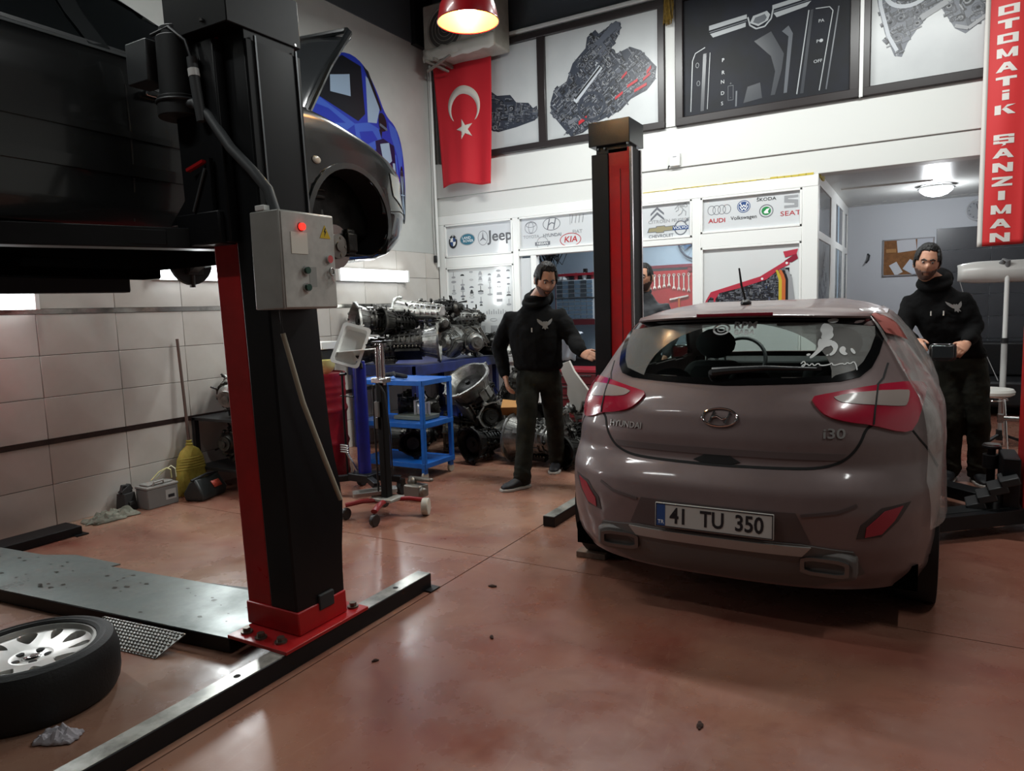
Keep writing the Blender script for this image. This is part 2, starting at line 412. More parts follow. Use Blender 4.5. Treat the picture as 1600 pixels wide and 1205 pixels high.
class Print:
    """flat print on a pane: polygons and lettering in the pane's plane"""
    def __init__(s, parent, M4): s.p = parent; s.M = M4; s.mb = MB(); s.mats = []; s.lift = 0
    def use(s, m):
        if m not in s.mats: s.mats.append(m)
        s.mb.m = s.mats.index(m)
    def poly(s, pts, m, z=0): s.use(m); s.lift += .00002; n = len(pts); s.mb.add([s.M @ Vector((x, y, z+s.lift)) for x, y in pts], [list(range(n))], False)
    def ring(s, cx, cy, rx, ry, t, m, n=30, z=.0002):
        s.use(m); s.lift += .00002; z += s.lift
        o = [s.M @ Vector((cx+rx*cos(2*pi*i/n), cy+ry*sin(2*pi*i/n), z)) for i in range(n)]
        k = [s.M @ Vector((cx+(rx-t)*cos(2*pi*i/n), cy+(ry-t)*sin(2*pi*i/n), z)) for i in range(n)]
        s.mb.add(o+k, [(i, (i+1) % n, n+(i+1) % n, n+i) for i in range(n)], False)
    def oval(s, cx, cy, rx, ry, m, z=0.0001, a0=0, a1=2*pi):
        n = 28; full = abs(a1-a0-2*pi) < 1e-6
        pts = [(cx+rx*cos(a0+(a1-a0)*i/n), cy+ry*sin(a0+(a1-a0)*i/n)) for i in range(n+(0 if full else 1))]
        if not full: pts.append((cx, cy))
        s.poly(pts, m, z)
    def line(s, pts, w, m, z=.0003):
        for a, b in zip(pts[:-1], pts[1:]):
            d = Vector((b[0]-a[0], b[1]-a[1])); q = Vector((-d.y, d.x)).normalized()*w/2
            s.poly([(a[0]-q.x, a[1]-q.y), (b[0]-q.x, b[1]-q.y), (b[0]+q.x, b[1]+q.y), (a[0]+q.x, a[1]+q.y)], m, z)
    def text(s, t, x, y, size, m, sx=1., bold=0., shear=0., z=.0006, spacing=1., rot=0):
        return text_mesh('lettering', t, size, m, s.M @ Matrix.Translation((x, y, z)) @ Matrix.Rotation(rot, 4, 'Z'), s.p, bold, .0002, sx, 'CENTER', shear, spacing)
    def collage(s, sil, mats, n, seed, size=(.02, .09), ang=0., z=.0004, base=None):
        """printed photograph of machinery: overlapping blocks, barrels, gears, pipes and bolts inside a silhouette"""
        r = random.Random(seed)
        if base: s.poly(sil, base, z-.0002)
        D, K, G_, Lt, P = inkd, M('print_slate', '363b46', .35), M('print_steel', '565b66', .35), inkmid, inkl
        xs = [p[0] for p in sil]; ys_ = [p[1] for p in sil]; k = 0; t = 0
        def put(pts, m, dz):
            s.use(m); s.mb.add([s.M @ Vector((px, py, z+.000004*k+dz)) for px, py in pts], [list(range(len(pts)))], False)
        while k < n and t < n*25:
            t += 1; x = r.uniform(min(xs), max(xs)); y = r.uniform(min(ys_), max(ys_)); f = 1-k/n
            l = size[0]+(size[1]-size[0])*f*r.uniform(.4, 1.); a = ang+r.choice((0, 0, 0, pi/2, pi/2, r.uniform(-.5, .5))); ca, sa = cos(a), sin(a)
            T = lambda q: [(x+u*ca-v*sa, y+u*sa+v*ca) for u, v in q]
            if not all(inside(p, sil) for p in T([(-l*.25, -l*.15), (l*.25, -l*.15), (l*.25, l*.15), (-l*.25, l*.15)])): continue
            ty = r.random(); b = r.choice((D, K, K, G_, G_, Lt)); w = l*r.uniform(.25, .55)
            if ty < .34:      # casting block
                put(T([(-l/2-.004, -w/2-.005), (l/2+.003, -w/2-.005), (l/2+.003, w/2), (-l/2-.004, w/2)]), D, 0); put(T([(-l/2, -w/2), (l/2, -w/2), (l/2*.92, w/2), (-l/2*.96, w/2)]), b, .000001); put(T([(-l/2*.9, w*.34), (l/2*.85, w*.34), (l/2*.85, w*.46), (-l/2*.9, w*.46)]), r.choice((P, Lt)), .000002)
            elif ty < .60:    # barrel with bands
                for q, (v0, v1, m) in enumerate(((-.5, -.25, D), (-.25, .05, K), (.05, .28, Lt), (.28, .38, P), (.38, .5, G_))): put(T([(-l/2, w*v0), (l/2, w*v0), (l/2, w*v1), (-l/2, w*v1)]), m, .0000005*q)
                for u in (-.35, 0, .3): put(T([(l*u, -w*.52), (l*u+l*.05, -w*.52), (l*u+l*.05, w*.52), (l*u, w*.52)]), D, .000003)
            elif ty < .78:    # gear or flange
                for q, (rr_, m) in enumerate(((.46, D), (.42, b), (.30, K), (.26, r.choice((P, Lt))), (.14, D))): put([(x+l*rr_*cos(2*pi*c/12), y+l*rr_*sin(2*pi*c/12)*.85) for c in range(12)], m, .0000006*q)
            elif ty < .90:    # pipe
                put(T([(-l*.7, -l*.05), (l*.7, -l*.05), (l*.7, l*.05), (-l*.7, l*.05)]), D, 0); put(T([(-l*.7, -l*.01), (l*.7, -l*.01), (l*.7, l*.035), (-l*.7, l*.035)]), r.choice((P, Lt)), .000001)
            else:             # row of ribs
                for c in range(5): put(T([(-l/2+c*l/5, -w*.6), (-l/2+c*l/5+l*.09, -w*.6), (-l/2+c*l/5+l*.09, w*.6), (-l/2+c*l/5, w*.6)]), (K, Lt, D, P, G_)[c] if m_alt(r) else b, .0000005*c)
            if len(mats) < 6 or r.random() < .12: put(T([(-l*.2, -w*.15), (l*.2, -w*.15), (l*.2, w*.15), (-l*.2, w*.15)]), r.choice(mats), .000004)
            k += 1
    def done(s, name='print'):
        return s.mb.build(name, s.mats, s.p) if s.mb.f else None
def back_print(parent, x=0, z=0, y=YF): return Print(parent, plane_back(x, y, z))
# --- sign panel 1
p1 = pane(-5.285, -4.285, 2.13, 2.545, film); q = back_print(p1, -5.285, 2.13)   # local: x 0..1, y 0...415
q.oval(.115, .20, .068, .088, inkd); q.ring(.115, .20, .068, .088, .006, inkl); q.oval(.115, .20, .042, .055, inkw, .0003)
q.oval(.115, .20, .042, .055, inkb, .0004, 0, pi/2); q.oval(.115, .20, .042, .055, inkb, .0004, pi, 1.5*pi)
for a, ch in ((2.5, 'B'), (1.57, 'M'), (.6, 'W')): q.text(ch, .115+.055*cos(a), .20+.072*sin(a), .03, inkw, 1, .01, rot=a-1.57)
q.oval(.335, .215, .115, .075, inkl); q.oval(.335, .215, .105, .066, M('oval_teal', '2f6f86', .35), .0003)
q.text('LAND', .32, .235, .045, inkw, 1.1, .01); q.text('ROVER', .345, .195, .045, inkw, 1.1, .01)
q.ring(.565, .215, .073, .09, .006, inkmid)
for a in (90, 210, 330):
    a = radians(a); t = (.565+.064*cos(a), .215+.08*sin(a))
    q.poly([(.565-.012*sin(a), .215+.012*cos(a)), t, (.565+.012*sin(a), .215-.012*cos(a))], inkmid, .0003)
q.text('Jeep', .815, .225, .185, M('jeep_grey', '55565a', .4), 1.08, .018); q.done()
# --- sign panel 2
p2 = pane(-4.205, -3.19, 2.15, 2.545, film); q = back_print(p2, -4.205, 2.15)
q.ring(.165, .265, .085, .072, .005, inkmid); q.ring(.165, .265, .035, .068, .005, inkmid); q.ring(.165, .295, .068, .03, .005, inkmid)
q.text('TOYOTA', .165, .155, .052, inkl, 1.0, .008)
q.ring(.44, .285, .115, .075, .007, inkmid)
q.line([(.385, .225), (.415, .345)], .014, inkmid); q.line([(.465, .225), (.495, .345)], .014, inkmid); q.line([(.40, .275), (.44, .30), (.48, .285)], .012, inkmid)
q.text('HYUNDAI', .445, .155, .054, inkmid, 1.0, .012)
for k in range(4): q.line([(.70+k*.045, .27), (.715+k*.045, .36)], .010, inkl)
q.line([(.68, .255), (.68, .375), (.86, .375)], .005, inkl); q.text('FIAT', .77, .17, .058, inkl, 1.1, .008)
q.ring(.315, .065, .08, .085, .008, inkl); q.poly([(.215, .045), (.415, .045), (.415, .088), (.215, .088)], inkmid, .0003); q.text('NISSAN', .315, .067, .038, inkw, 1.15, .012, z=.0009)
q.ring(.68, .085, .135, .078, .008, inkr); q.text('KIA', .68, .087, .095, inkr, 1.15, .014, .15); q.done()
# --- sign panel 3
p3 = pane(-3.10, -2.10, 2.15, 2.545, film); q = back_print(p3, -3.10, 2.15)
for dy in (0, -.055): q.poly([(.54, .285+dy), (.615, .355+dy), (.69, .285+dy), (.69, .262+dy), (.615, .325+dy), (.54, .262+dy)], inkmid)
q.text('CITRO\u00cbN', .635, .195, .05, inkl, 1.15, .006); q.text('PEUGEOT', .872, .195, .045, inkl, 1.0, .006)
q.line([(.81, .31), (.845, .35), (.89, .345), (.93, .365)], .010, inkl); q.line([(.845, .35), (.85, .30), (.82, .285)], .008, inkl); q.line([(.87, .345), (.90, .30), (.88, .26), (.845, .24)], .010, inkl); q.line([(.90, .30), (.93, .275), (.925, .235)], .009, inkl); q.line([(.93, .365), (.945, .33), (.92, .32)], .008, inkl); q.line([(.86, .33), (.92, .335)], .012, inkl)
q.ring(.25, .28, .09, .06, .006, inkmid); q.text('FORD', .25, .28, .05, inkmid); q.text('OPEL', .25, .12, .05, inkl, 1.2)
q.poly([(.50, .085), (.595, .085), (.60, .075), (.69, .075), (.69, .088), (.80, .092), (.825, .145), (.705, .14), (.70, .152), (.60, .15), (.60, .138), (.52, .136)], inkmid, .0001)
q.poly([(.512, .092), (.60, .092), (.607, .082), (.684, .082), (.684, .095), (.79, .098), (.81, .138), (.698, .133), (.694, .145), (.608, .143), (.608, .131), (.53, .13)], M('bowtie_gold', '9a9272', .35), .0003)
q.text('CHEVROLET', .655, .04, .05, inkmid, 1.0, .01)
q.ring(.872, .112, .072, .078, .012, inkmid); q.line([(.915, .165), (.945, .195)], .02, inkmid); q.line([(.93, .195), (.95, .20), (.948, .175)], .012, inkmid)
q.poly([(.785, .092), (.955, .092), (.955, .134), (.785, .134)], inkb, .0005); q.text('VOLVO', .87, .114, .042, inkw, 1.1, .012, z=.0012); q.done()
# --- sign panel 4
p4 = pane(-2.01, -1.015, 2.175, 2.545, film); q = back_print(p4, -2.01, 2.175)
for k in range(4): q.ring(.11+k*.052, .235, .042, .048, .005, inkmid)
q.text('AUDI', .165, .125, .062, inkr, 1.2, .014)
q.oval(.435, .245, .066, .062, inkb); q.ring(.435, .245, .058, .054, .005, inkw, z=.0004)
q.line([(.40, .283), (.42, .238), (.435, .262), (.45, .238), (.47, .283)], .009, inkw, .0006); q.line([(.395, .25), (.42, .208), (.435, .232), (.45, .208), (.475, .25)], .009, inkw, .0006)
q.text('Volkswagen', .435, .135, .052, inkd, 1.05, .004)
q.text('\u0160KODA', .655, .295, .045, inkd, 1.25, .006); q.ring(.655, .18, .068, .064, .008, inkmid); q.oval(.655, .18, .045, .042, inkg)
q.poly([(.63, .17), (.66, .20), (.69, .205), (.67, .175), (.68, .155), (.64, .155)], inkw, .0004)
q.poly([(.825, .31), (.955, .31), (.955, .285), (.86, .285), (.86, .275), (.955, .262), (.955, .19), (.825, .19), (.825, .215), (.92, .215), (.92, .232), (.825, .245)], inkl)
q.text('SEAT', .885, .135, .065, inkr, 1.35, .0); q.done()
# --- parts chart poster (lower left pane)
p5 = pane(-5.285, -4.285, .88, 2.005, film2); q = back_print(p5, -5.285, .88)
rr = random.Random(11)
for c in range(7):
    y = 1.06-rr.uniform(0, .05); x = .10+c*.135
    while y > .62 and not (c in (4,) and y < .75):
        k = rr.choice('arbdsm'); g = rr.choice((inkmid, inkl, inkd, inkl)); w = rr.uniform(.022, .042)
        if k == 'a': q.ring(x, y, w, w*.38, .006, g)
        elif k == 'r': q.oval(x, y, w, w*.42, g)
        elif k == 'b': q.poly([(x-w, y-.018), (x+w, y-.018), (x+w, y+.02), (x-w, y+.02)], g)
        elif k == 'd': q.oval(x, y-.015, w, .022, g, 1e-4, 0, pi)
        elif k == 's': q.line([(x, y-.03), (x, y+.035)], .009, g); q.oval(x, y-.035, w, .013, g)
        else: q.poly([(x-w, y-.02), (x-w*.4, y+.025), (x+w*.4, y+.025), (x+w, y-.02)], g); q.ring(x, y-.035, w, .012, .004, g)
        y -= rr.uniform(.055, .10)
for c in range(9): q.poly([(.58+c*.034, .52), (.592+c*.034, .52), (.592+c*.034, .56+.02*(c % 2)), (.58+c*.034, .56+.02*(c % 2))], inkl)
for c in range(5):
    for k in range(5): q.poly([(.1+c*.18+k*.02, .28), (.112+c*.18+k*.02, .28), (.112+c*.18+k*.02, .38), (.1+c*.18+k*.02, .38)], inkl)
    q.ring(.14+c*.18, .45, .05, .02, .005, inkl)
q.done()
# --- red gearbox cutaway poster (lower right pane)
p6 = pane(-2.01, -1.015, .88, 2.03, film2); q = back_print(p6, -2.01, .88)
q.collage([(.06, .575), (.10, .66), (.40, .74), (.70, .81), (.78, .90), (.88, .90), (.88, .58), (.5, .56)], [inkmid, inkl, inkd, inkv, inkw, inkb, inkl], 230, 8, (.014, .09), 0, .0004, inkd)
cut = M('cutaway_red', 'b8384a', .35); cut2 = M('cutaway_dark_red', '8a2438', .35)
q.poly([(.03, .55), (.05, .60), (.10, .685), (.35, .755), (.60, .825), (.84, .965), (.885, .99), (.88, .93), (.78, .885), (.66, .79), (.38, .712), (.19, .672), (.15, .61), (.145, .55), (.13, .55), (.13, .62), (.10, .635), (.07, .60), (.055, .55)], cut, .003)
q.poly([(.83, .965), (.945, 1.04), (.96, .985), (.90, .95)], cut2, .0034); q.poly([(.82, 1.06), (.96, 1.08), (.945, 1.03), (.84, 1.0)], cut, .0035)
q.oval(.62, .80, .012, .012, inkw, .004); q.oval(.855, .945, .012, .012, inkw, .004)
for a, b, m in ((.80, .83, inky), (.83, .865, inko), (.865, .885, inkd), (.89, .925, inkl)): q.poly([(a-.02, .56), (b+.01, .56), (b-.02, .80), (b-.06, .88), (a-.05, .88), (a-.02, .78)], m, .0036+a*.001)
q.done()
# P2 doorway narrow light
pane(-4.205, -4.05, .3, 2.07, film)
# clear window in front of the tool board
MB().bb((-3.10, 7.578, .88), (-2.10, 7.584, 2.085)).build('pane', glass_mat('clear_glass'), wp)
# ------------------------------------------------------------------ upper windows
def upper_window(name, x0, x1, z0, z1, mull, t=.075, mt=.10):
    w = MB()
    w.bb((x0, 7.505, z0), (x1, 7.60, z0+t)); w.bb((x0, 7.505, z1-t), (x1, 7.60, z1))
    w.bb((x0, 7.506, z0), (x0+t, 7.60, z1)); w.bb((x1-t, 7.506, z0), (x1, 7.60, z1))
    for m in mull: w.bb((m-mt/2, 7.507, z0), (m+mt/2, 7.60, z1))
    return struct(w.build(name, framem, None, bevel=.008))
paper = M('poster_grey', 'c2c5c5', .3, var='b7babb', vs=1.5)
gm = [inkmid, inkmid, inkd, inkd, inkd, M('print_steel', '565b66', .35), M('print_steel'), M('print_slate', '363b46', .35), inkl, M('print_slate', '363b46', .35), M('print_pale', 'b9bec4', .35)]
w1 = upper_window('window_1', -5.30, -2.37, 3.30, 4.60, [-3.82])
def upane(w, x0, x1, m, z0=3.37, z1=4.53): return MB().bb((x0, 7.545, z0), (x1, 7.555, z1)).build('pane', m, w)
YU = 7.5443
a = upane(w1, -5.23, -3.865, paper); q = Print(a, plane_back(-5.23, YU, 3.37))     # gearbox shaft end
q.collage([(.25, .72), (.62, .76), (.80, .62), (.98, .60), (1.06, .50), (1.22, .47), (1.28, .40), (1.33, .42), (1.345, .30), (1.30, .26), (1.05, .22), (.80, .20), (.62, .27), (.3, .3)], gm, 260, 21, (.02, .13), -.2, .0004, M('print_slate'))
q.done()
a = upane(w1, -3.775, -2.445, paper); q = Print(a, plane_back(-3.775, YU, 3.37))
sil = [(.05, .42), (.10, .55), (.26, .62), (.34, .80), (.50, .93), (.52, 1.04), (.62, 1.10), (.66, 1.05), (.86, 1.14), (.92, 1.10), (.90, 1.0), (.80, .86), (.86, .80), (1.02, .84), (1.14, .78), (1.24, .66), (1.31, .58), (1.29, .45), (1.20, .36), (1.02, .30), (.90, .20), (.62, .12), (.45, .03), (.30, -.0+.01), (.22, .10), (.06, .30)]
q.collage(sil, gm, 620, 22, (.022, .16), .62, .0004, M('print_slate'))
q.poly([(.60, .95), (.66, .92), (.90, 1.07), (.90, 1.12), (.84, 1.13)], M('print_steel'), .0045)
q.poly([(.34, .40), (.38, .36), (.70, .68), (.66, .72)], M('print_pale'), .0046); q.poly([(.36, .42), (.37, .40), (.68, .69), (.67, .71)], inkd, .0047)
for (x, y, w_, h_) in ((.98, .42, .12, .03), (1.06, .36, .14, .03), (.84, .32, .09, .03), (1.16, .46, .08, .03), (.40, .12, .10, .04), (.92, .52, .06, .03), (1.2, .52, .05, .04)): q.poly([(x, y), (x+w_, y+.05), (x+w_, y+.05+h_), (x, y+h_)], inkr, .0048)
q.ring(.56, .30, .17, .16, .03, M('print_slate'), z=.0049)
q.done()
w2 = upper_window('window_2', -2.26, -.53, 3.30, 4.62, [], .085)
a = upane(w2, -2.175, -.615, M('print_night', '0d0f13', .5, var='141826', vs=2, spec=.25), 3.38, 4.54); q = Print(a, plane_back(-2.175, YU, 3.38))
bar1 = M('print_silver', 'a9adb0', .3); g1 = M('print_graphite', '33363c', .3); g2 = M('print_ash', '5a5e64', .3)
q.poly([(.26, .86), (.63, .89), (.63, .85), (.26, .815)], bar1); q.poly([(.26, .80), (.63, .835), (.63, .825), (.27, .79)], g2); q.poly([(.27, .78), (.62, .815), (.62, .775), (.30, .74)], bar1)
q.poly([(.87, .92), (1.23, .95), (1.23, .915), (.87, .88)], bar1); q.poly([(.87, .865), (1.23, .90), (1.23, .89), (.88, .855)], g2); q.poly([(.88, .845), (1.22, .88), (1.18, .84), (.91, .80)], bar1)
q.poly([(.66, .80), (.69, .86), (.82, .88), (.85, .84), (.83, .79), (.74, .755)], bar1, .0006); q.poly([(.69, .80), (.71, .84), (.80, .855), (.82, .82), (.80, .79), (.74, .775)], g2, .0009)
q.line([(.64, .86), (.66, .78), (.72, .735), (.80, .74), (.86, .80), (.88, .90)], .014, bar1)
q.line([(.62, 1.13), (.66, 1.08), (.74, 1.075), (.80, 1.10)], .012, bar1)
q.line([(.07, .05), (.09, .55), (.12, .62), (.22, .66)], .008, bar1); q.line([(.24, .05), (.27, .60)], .006, bar1); q.poly([(.17, .04), (.205, .04), (.235, .60), (.20, .60)], g1)
q.line([(1.10, .05), (1.20, .80)], .010, bar1); q.poly([(1.13, .05), (1.16, .05), (1.24, .80), (1.215, .80)], g1); q.line([(1.30, .05), (1.41, .75), (1.38, .79), (1.26, .80)], .008, bar1); q.line([(1.36, .05), (1.46, .78)], .012, g2)
q.poly([(.70, .62), (.86, .68), (.98, .45), (.96, .30), (.90, .08), (.86, .08), (.90, .30), (.86, .45)], g1, .0005); q.poly([(.98, .08), (1.01, .08), (1.06, .62), (1.02, .70), (.96, .66), (1.02, .60)], g2, .0006)
q.poly([(.60, .05), (.78, .07), (.76, .22), (.64, .20)], g1, .0006); q.poly([(.52, .03), (.535, .03), (.54, .18), (.525, .18)], g2)
for ch, x, y in (('P', .40, .50), ('R', .40, .38), ('N', .395, .29), ('D', .395, .18), ('S', .39, .08)): q.text(ch, x, y, .05, bar1, 1, .01)
q.line([(.45, .10), (.45, .24), (.50, .24), (.50, .10), (.45, .10)], .004, g2); q.text('+', .475, .26, .04, g2); q.text('-', .475, .13, .04, g2)
for t, x, y in (('PA', 1.31, .68), ('P●', 1.30, .50), ('OFF', 1.285, .32)): q.text(t, x, y, .04, bar1, 1.1, .01)
for x, y in ((.14, .50), (.15, .32)): q.ring(x, y, .018, .026, .005, g2)
q.done()
w3 = upper_window('window_3', -.525, 1.4, 3.30, 4.62, [], .085)
MB().bb((-.53, 7.50, 3.30), (-.50, 7.6, 4.62)).build('seal', pvc, w3)
a = upane(w3, -.45, 1.32, paper, 3.38, 4.54); q = Print(a, plane_back(-.45, YU, 3.38))
sil = [(.05, 1.10), (.02, .95), (.06, .70), (.12, .45), (.20, .24), (.26, .22), (.30, .33), (.42, .50), (.55, .58), (.66, .38), (.74, .32), (1.2, .62), (1.45, .75), (1.45, 1.15), (.4, 1.16)]
q.collage(sil, gm, 560, 31, (.022, .17), .3, .0004, M('print_steel'))
q.ring(.30, .80, .20, .17, .035, M('print_pale'), z=.0045); q.ring(.30, .80, .14, .11, .03, inkd, z=.0046)
q.line([(.06, .98), (.08, .70), (.15, .42), (.22, .28)], .03, M('print_pale'), .0047); q.line([(.66, .40), (.76, .36), (1.4, .76)], .03, inkl, .0048); q.line([(.40, .52), (.60, .62), (.72, .78)], .05, inkl, .0049)
q.done()
# ------------------------------------------------------------------ office side partition (runs back from the corner post)
op = MB()
for y0, y1 in ((7.655, 7.68), (8.76, 9.28), (10.20, 10.46), (10.80, 10.89)): op.bb((-.905, y0, 0), (-.872, y1, 2.69))
for z0, z1 in ((2.57, 2.69), (2.05, 2.13), (0, .12)): op.bb((-.904, 7.655, z0), (-.873, 10.89, z1))
ofr = struct(op.build('wall_office_partition', pvc, bevel=.004))
dg_ = M('grey_film', '5c5f64', .2); etched = M('etched_film', '8f979c', .3, var='646c70', vs=5)
for y0, y1 in ((7.68, 8.76), (9.28, 10.20), (10.46, 10.80)):
    MB().bb((-.895, y0, 2.13), (-.882, y1, 2.57)).build('pane', dg_, ofr); pn = MB().bb((-.895, y0, .12), (-.882, y1, 2.05)).build('pane', etched, ofr)
    q = Print(pn, Matrix(((0, 0, 1, -.8815), (-1, 0, 0, y1), (0, 1, 0, .12), (0, 0, 0, 1))))
    L = y1-y0; q.collage([(.05*L, .9), (.2*L, 1.7), (.6*L, 1.85), (.9*L, 1.4), (.95*L, .7), (.5*L, .4)], [inkl, inkmid, M('print_pale')], 160, int(y0*10), (.03, .14), .5); q.done()
# ================================================================== CARS
import numpy as np
class Shell:
    """car body surface given by plan outlines at a stack of heights"""
    def __init__(s, rows, smooth=.022):
        T = np.array(rows, float); s.z = np.arange(T[0, 0], T[-1, 0]+1e-6, .012)
        s.c = [np.interp(s.z, T[:, 0], T[:, i]) for i in range(1, T.shape[1])]
        k = max(1, int(smooth/.012))
        for i in range(len(s.c)):
            a = s.c[i]; p = np.concatenate([np.full(k, a[0]), a, np.full(k, a[-1])]); s.c[i] = np.convolve(p, np.ones(2*k+1)/(2*k+1), 'valid')
    def lv(s, z): return [float(np.interp(z, s.z, c)) for c in s.c]      # w, yr, Dr, pr, yf, Df, pf
    def rear(s, x, z):
        w, yr, D, p = s.lv(z)[:4]; t = min(abs(x)/w, 1.)
        return yr+D*(1-max(0, 1-t**p)**(1/p))
    def front(s, x, z):
        l = s.lv(z); w, yf, D, p = l[0], l[4], l[5], l[6]; t = min(abs(x)/w, 1.)
        return yf-D*(1-max(0, 1-t**p)**(1/p))
    def onrear(s, x, z, off=0.):
        e = .01; y = s.rear(x, z)
        n = Vector((s.rear(x+e, z)-s.rear(x-e, z), -2*e, s.rear(x, z+e)-s.rear(x, z-e))).normalized()
        return Vector((x, y, z))+n*off
    def onside(s, y, z, sgn=1, off=0.):
        l = s.lv(z); w = l[0]; y0 = l[1]+l[2]; y1 = l[4]-l[5]
        if y < y0: t = min(1, max(0, (y-l[1])/l[2])); x = w*(1-(1-t)**l[3])**(1/l[3])
        elif y > y1: t = min(1, max(0, (l[4]-y)/l[5])); x = w*(1-(1-t)**l[6])**(1/l[6])
        else: x = w
        return Vector((sgn*(x+off), y, z))
    def mesh(s, mat, name, parent, holes, nr=22, ns=64, nf=18):
        m = MB(); rings = []
        for k, z in enumerate(s.z):
            w, yr, Dr, pr, yf, Df, pf = [c[k] for c in s.c]; h = []
            for i in range(nr+1):
                t = pi/2*i/nr; h.append((w*max(0, sin(t))**(2/pr), yr+Dr*(1-max(0, cos(t))**(2/pr))))
            for i in range(1, ns): h.append((w, yr+Dr+(yf-Df-yr-Dr)*i/ns))
            for i in range(nf+1):
                t = pi/2*i/nf; h.append((w*max(0, cos(t))**(2/pf), yf-Df*(1-max(0, sin(t))**(2/pf))))
            full = h+[(-x, y) for x, y in h[-2:0:-1]]
            rings.append([(x, y, z) for x, y in full])
        m.loft(rings, True)
        o = m.build(name, mat, parent, ang=50)
        me = o.data; bm = bmesh.new(); bm.from_mesh(me)
        dl = [f for f in bm.faces if len(f.verts) < 8 and holes(f.calc_center_median(), f.normal)]
        bmesh.ops.delete(bm, geom=dl, context='FACES'); bm.to_mesh(me); bm.free()
        sd = o.modifiers.new('solid', 'SOLIDIFY'); sd.thickness = .006; sd.offset = -1
        return o
def grid_fill(poly, step=.03):
    bm = bmesh.new(); vs = [bm.verts.new((x, y, 0)) for x, y in poly]; bm.faces.new(vs)
    for ax in (0, 1):
        lo = min(p[ax] for p in poly); hi = max(p[ax] for p in poly); k = lo+step
        while k < hi:
            n = (1, 0, 0) if ax == 0 else (0, 1, 0)
            bmesh.ops.bisect_plane(bm, geom=bm.verts[:]+bm.edges[:]+bm.faces[:], plane_co=(k if ax == 0 else 0, k if ax else 0, 0), plane_no=n)
            k += step
    bmesh.ops.triangulate(bm, faces=[f for f in bm.faces if len(f.verts) > 4])
    v = [tuple(p.co) for p in bm.verts]; bm.verts.index_update(); f = [[q.index for q in fc.verts] for fc in bm.faces]; bm.free(); return v, f
def patch(name, poly, fn, mat, parent, off=.003, thick=.003, step=.03, sm=True, kw=None):
    """a panel cut to a 2D outline and laid on the body surface fn(a,b,offset)"""
    v, f = grid_fill(poly, step); m = MB()
    a = [fn(x, y, off) for x, y, _ in v]; b = [fn(x, y, off-thick) for x, y, _ in v]; n = len(v)
    from collections import Counter
    cnt = Counter(); 
    for fc in f:
        for i in range(len(fc)): e = (fc[i], fc[(i+1) % len(fc)]); cnt[(min(e), max(e))] += 1
    fs = [list(fc) for fc in f]+[[i+n for i in fc][::-1] for fc in f]
    for fc in f:
        for i in range(len(fc)):
            e = (fc[i], fc[(i+1) % len(fc)])
            if cnt[(min(e), max(e))] == 1: fs.append([e[0], e[1], e[1]+n, e[0]+n])
    m.add(a+b, fs); return m.build(name, mat, parent, ang=35, **(kw or {}))
def strip_poly(pts, w):
    L = []; R = []
    for i, p in enumerate(pts):
        a = pts[max(i-1, 0)]; b = pts[min(i+1, len(pts)-1)]; d = Vector((b[0]-a[0], b[1]-a[1])).normalized()
        L.append((p[0]-d.y*w/2, p[1]+d.x*w/2)); R.append((p[0]+d.y*w/2, p[1]-d.x*w/2))
    return L+R[::-1]
def wrap(o, fn):
    for v in o.data.vertices: v.co = fn(v.co.x, v.co.y, v.co.z)
    o.data.update(); return o
def strip(name, pts, w, fn, mat, parent, off=.002, thick=.003):
    """narrow band following a line on the body"""
    m = MB(); rings = []
    for i, p in enumerate(pts):
        a = pts[max(i-1, 0)]; b = pts[min(i+1, len(pts)-1)]; d = Vector((b[0]-a[0], b[1]-a[1])).normalized(); q = (-d.y*w/2, d.x*w/2)
        rings.append([fn(p[0]+q[0], p[1]+q[1], off), fn(p[0]-q[0], p[1]-q[1], off), fn(p[0]-q[0], p[1]-q[1], off-thick), fn(p[0]+q[0], p[1]+q[1], off-thick)])
    m.loft(rings); return m.build(name, mat, parent)
def dense(pts, n=6):
    out = []
    for a, b in zip(pts[:-1], pts[1:]):
        for i in range(n): out.append((a[0]+(b[0]-a[0])*i/n, a[1]+(b[1]-a[1])*i/n))
    return out+[pts[-1]]
def wheel_parts(parent, c, side, r=.315, wd=.205, rim=.215, rm=None):
    c = Vector(c); h = wd/2
    w = bpy.data.objects.new('wheel', None); COL.objects.link(w); w.parent = parent; w.location = c
    MB().lathe([(rim, -h*.8), (rim+.03, -h), (r-.04, -h), (r-.01, -h*.8), (r, -h*.4), (r, h*.4), (r-.01, h*.8), (r-.04, h), (rim+.03, h), (rim, h*.8)], (0, 0, 0), (1, 0, 0), 40).build('tyre', rubber, w)
    m = MB(); m.lathe([(rim, -h*.8), (rim-.015, -h*.3), (rim-.015, h*.3), (rim, h*.8)], (0, 0, 0), (1, 0, 0), 32)
    m.cyl((side*h*.2, 0, 0), (side*h*.62, 0, 0), .055, n=16)
    for k in range(10):
        a = 2*pi*k/10; m.bar((side*h*.5, .04*cos(a), .04*sin(a)), (side*h*.6, (rim-.01)*cos(a), (rim-.01)*sin(a)), .035, .02, (1, 0, 0))
    m.build('rim', rm or steel, w); return w
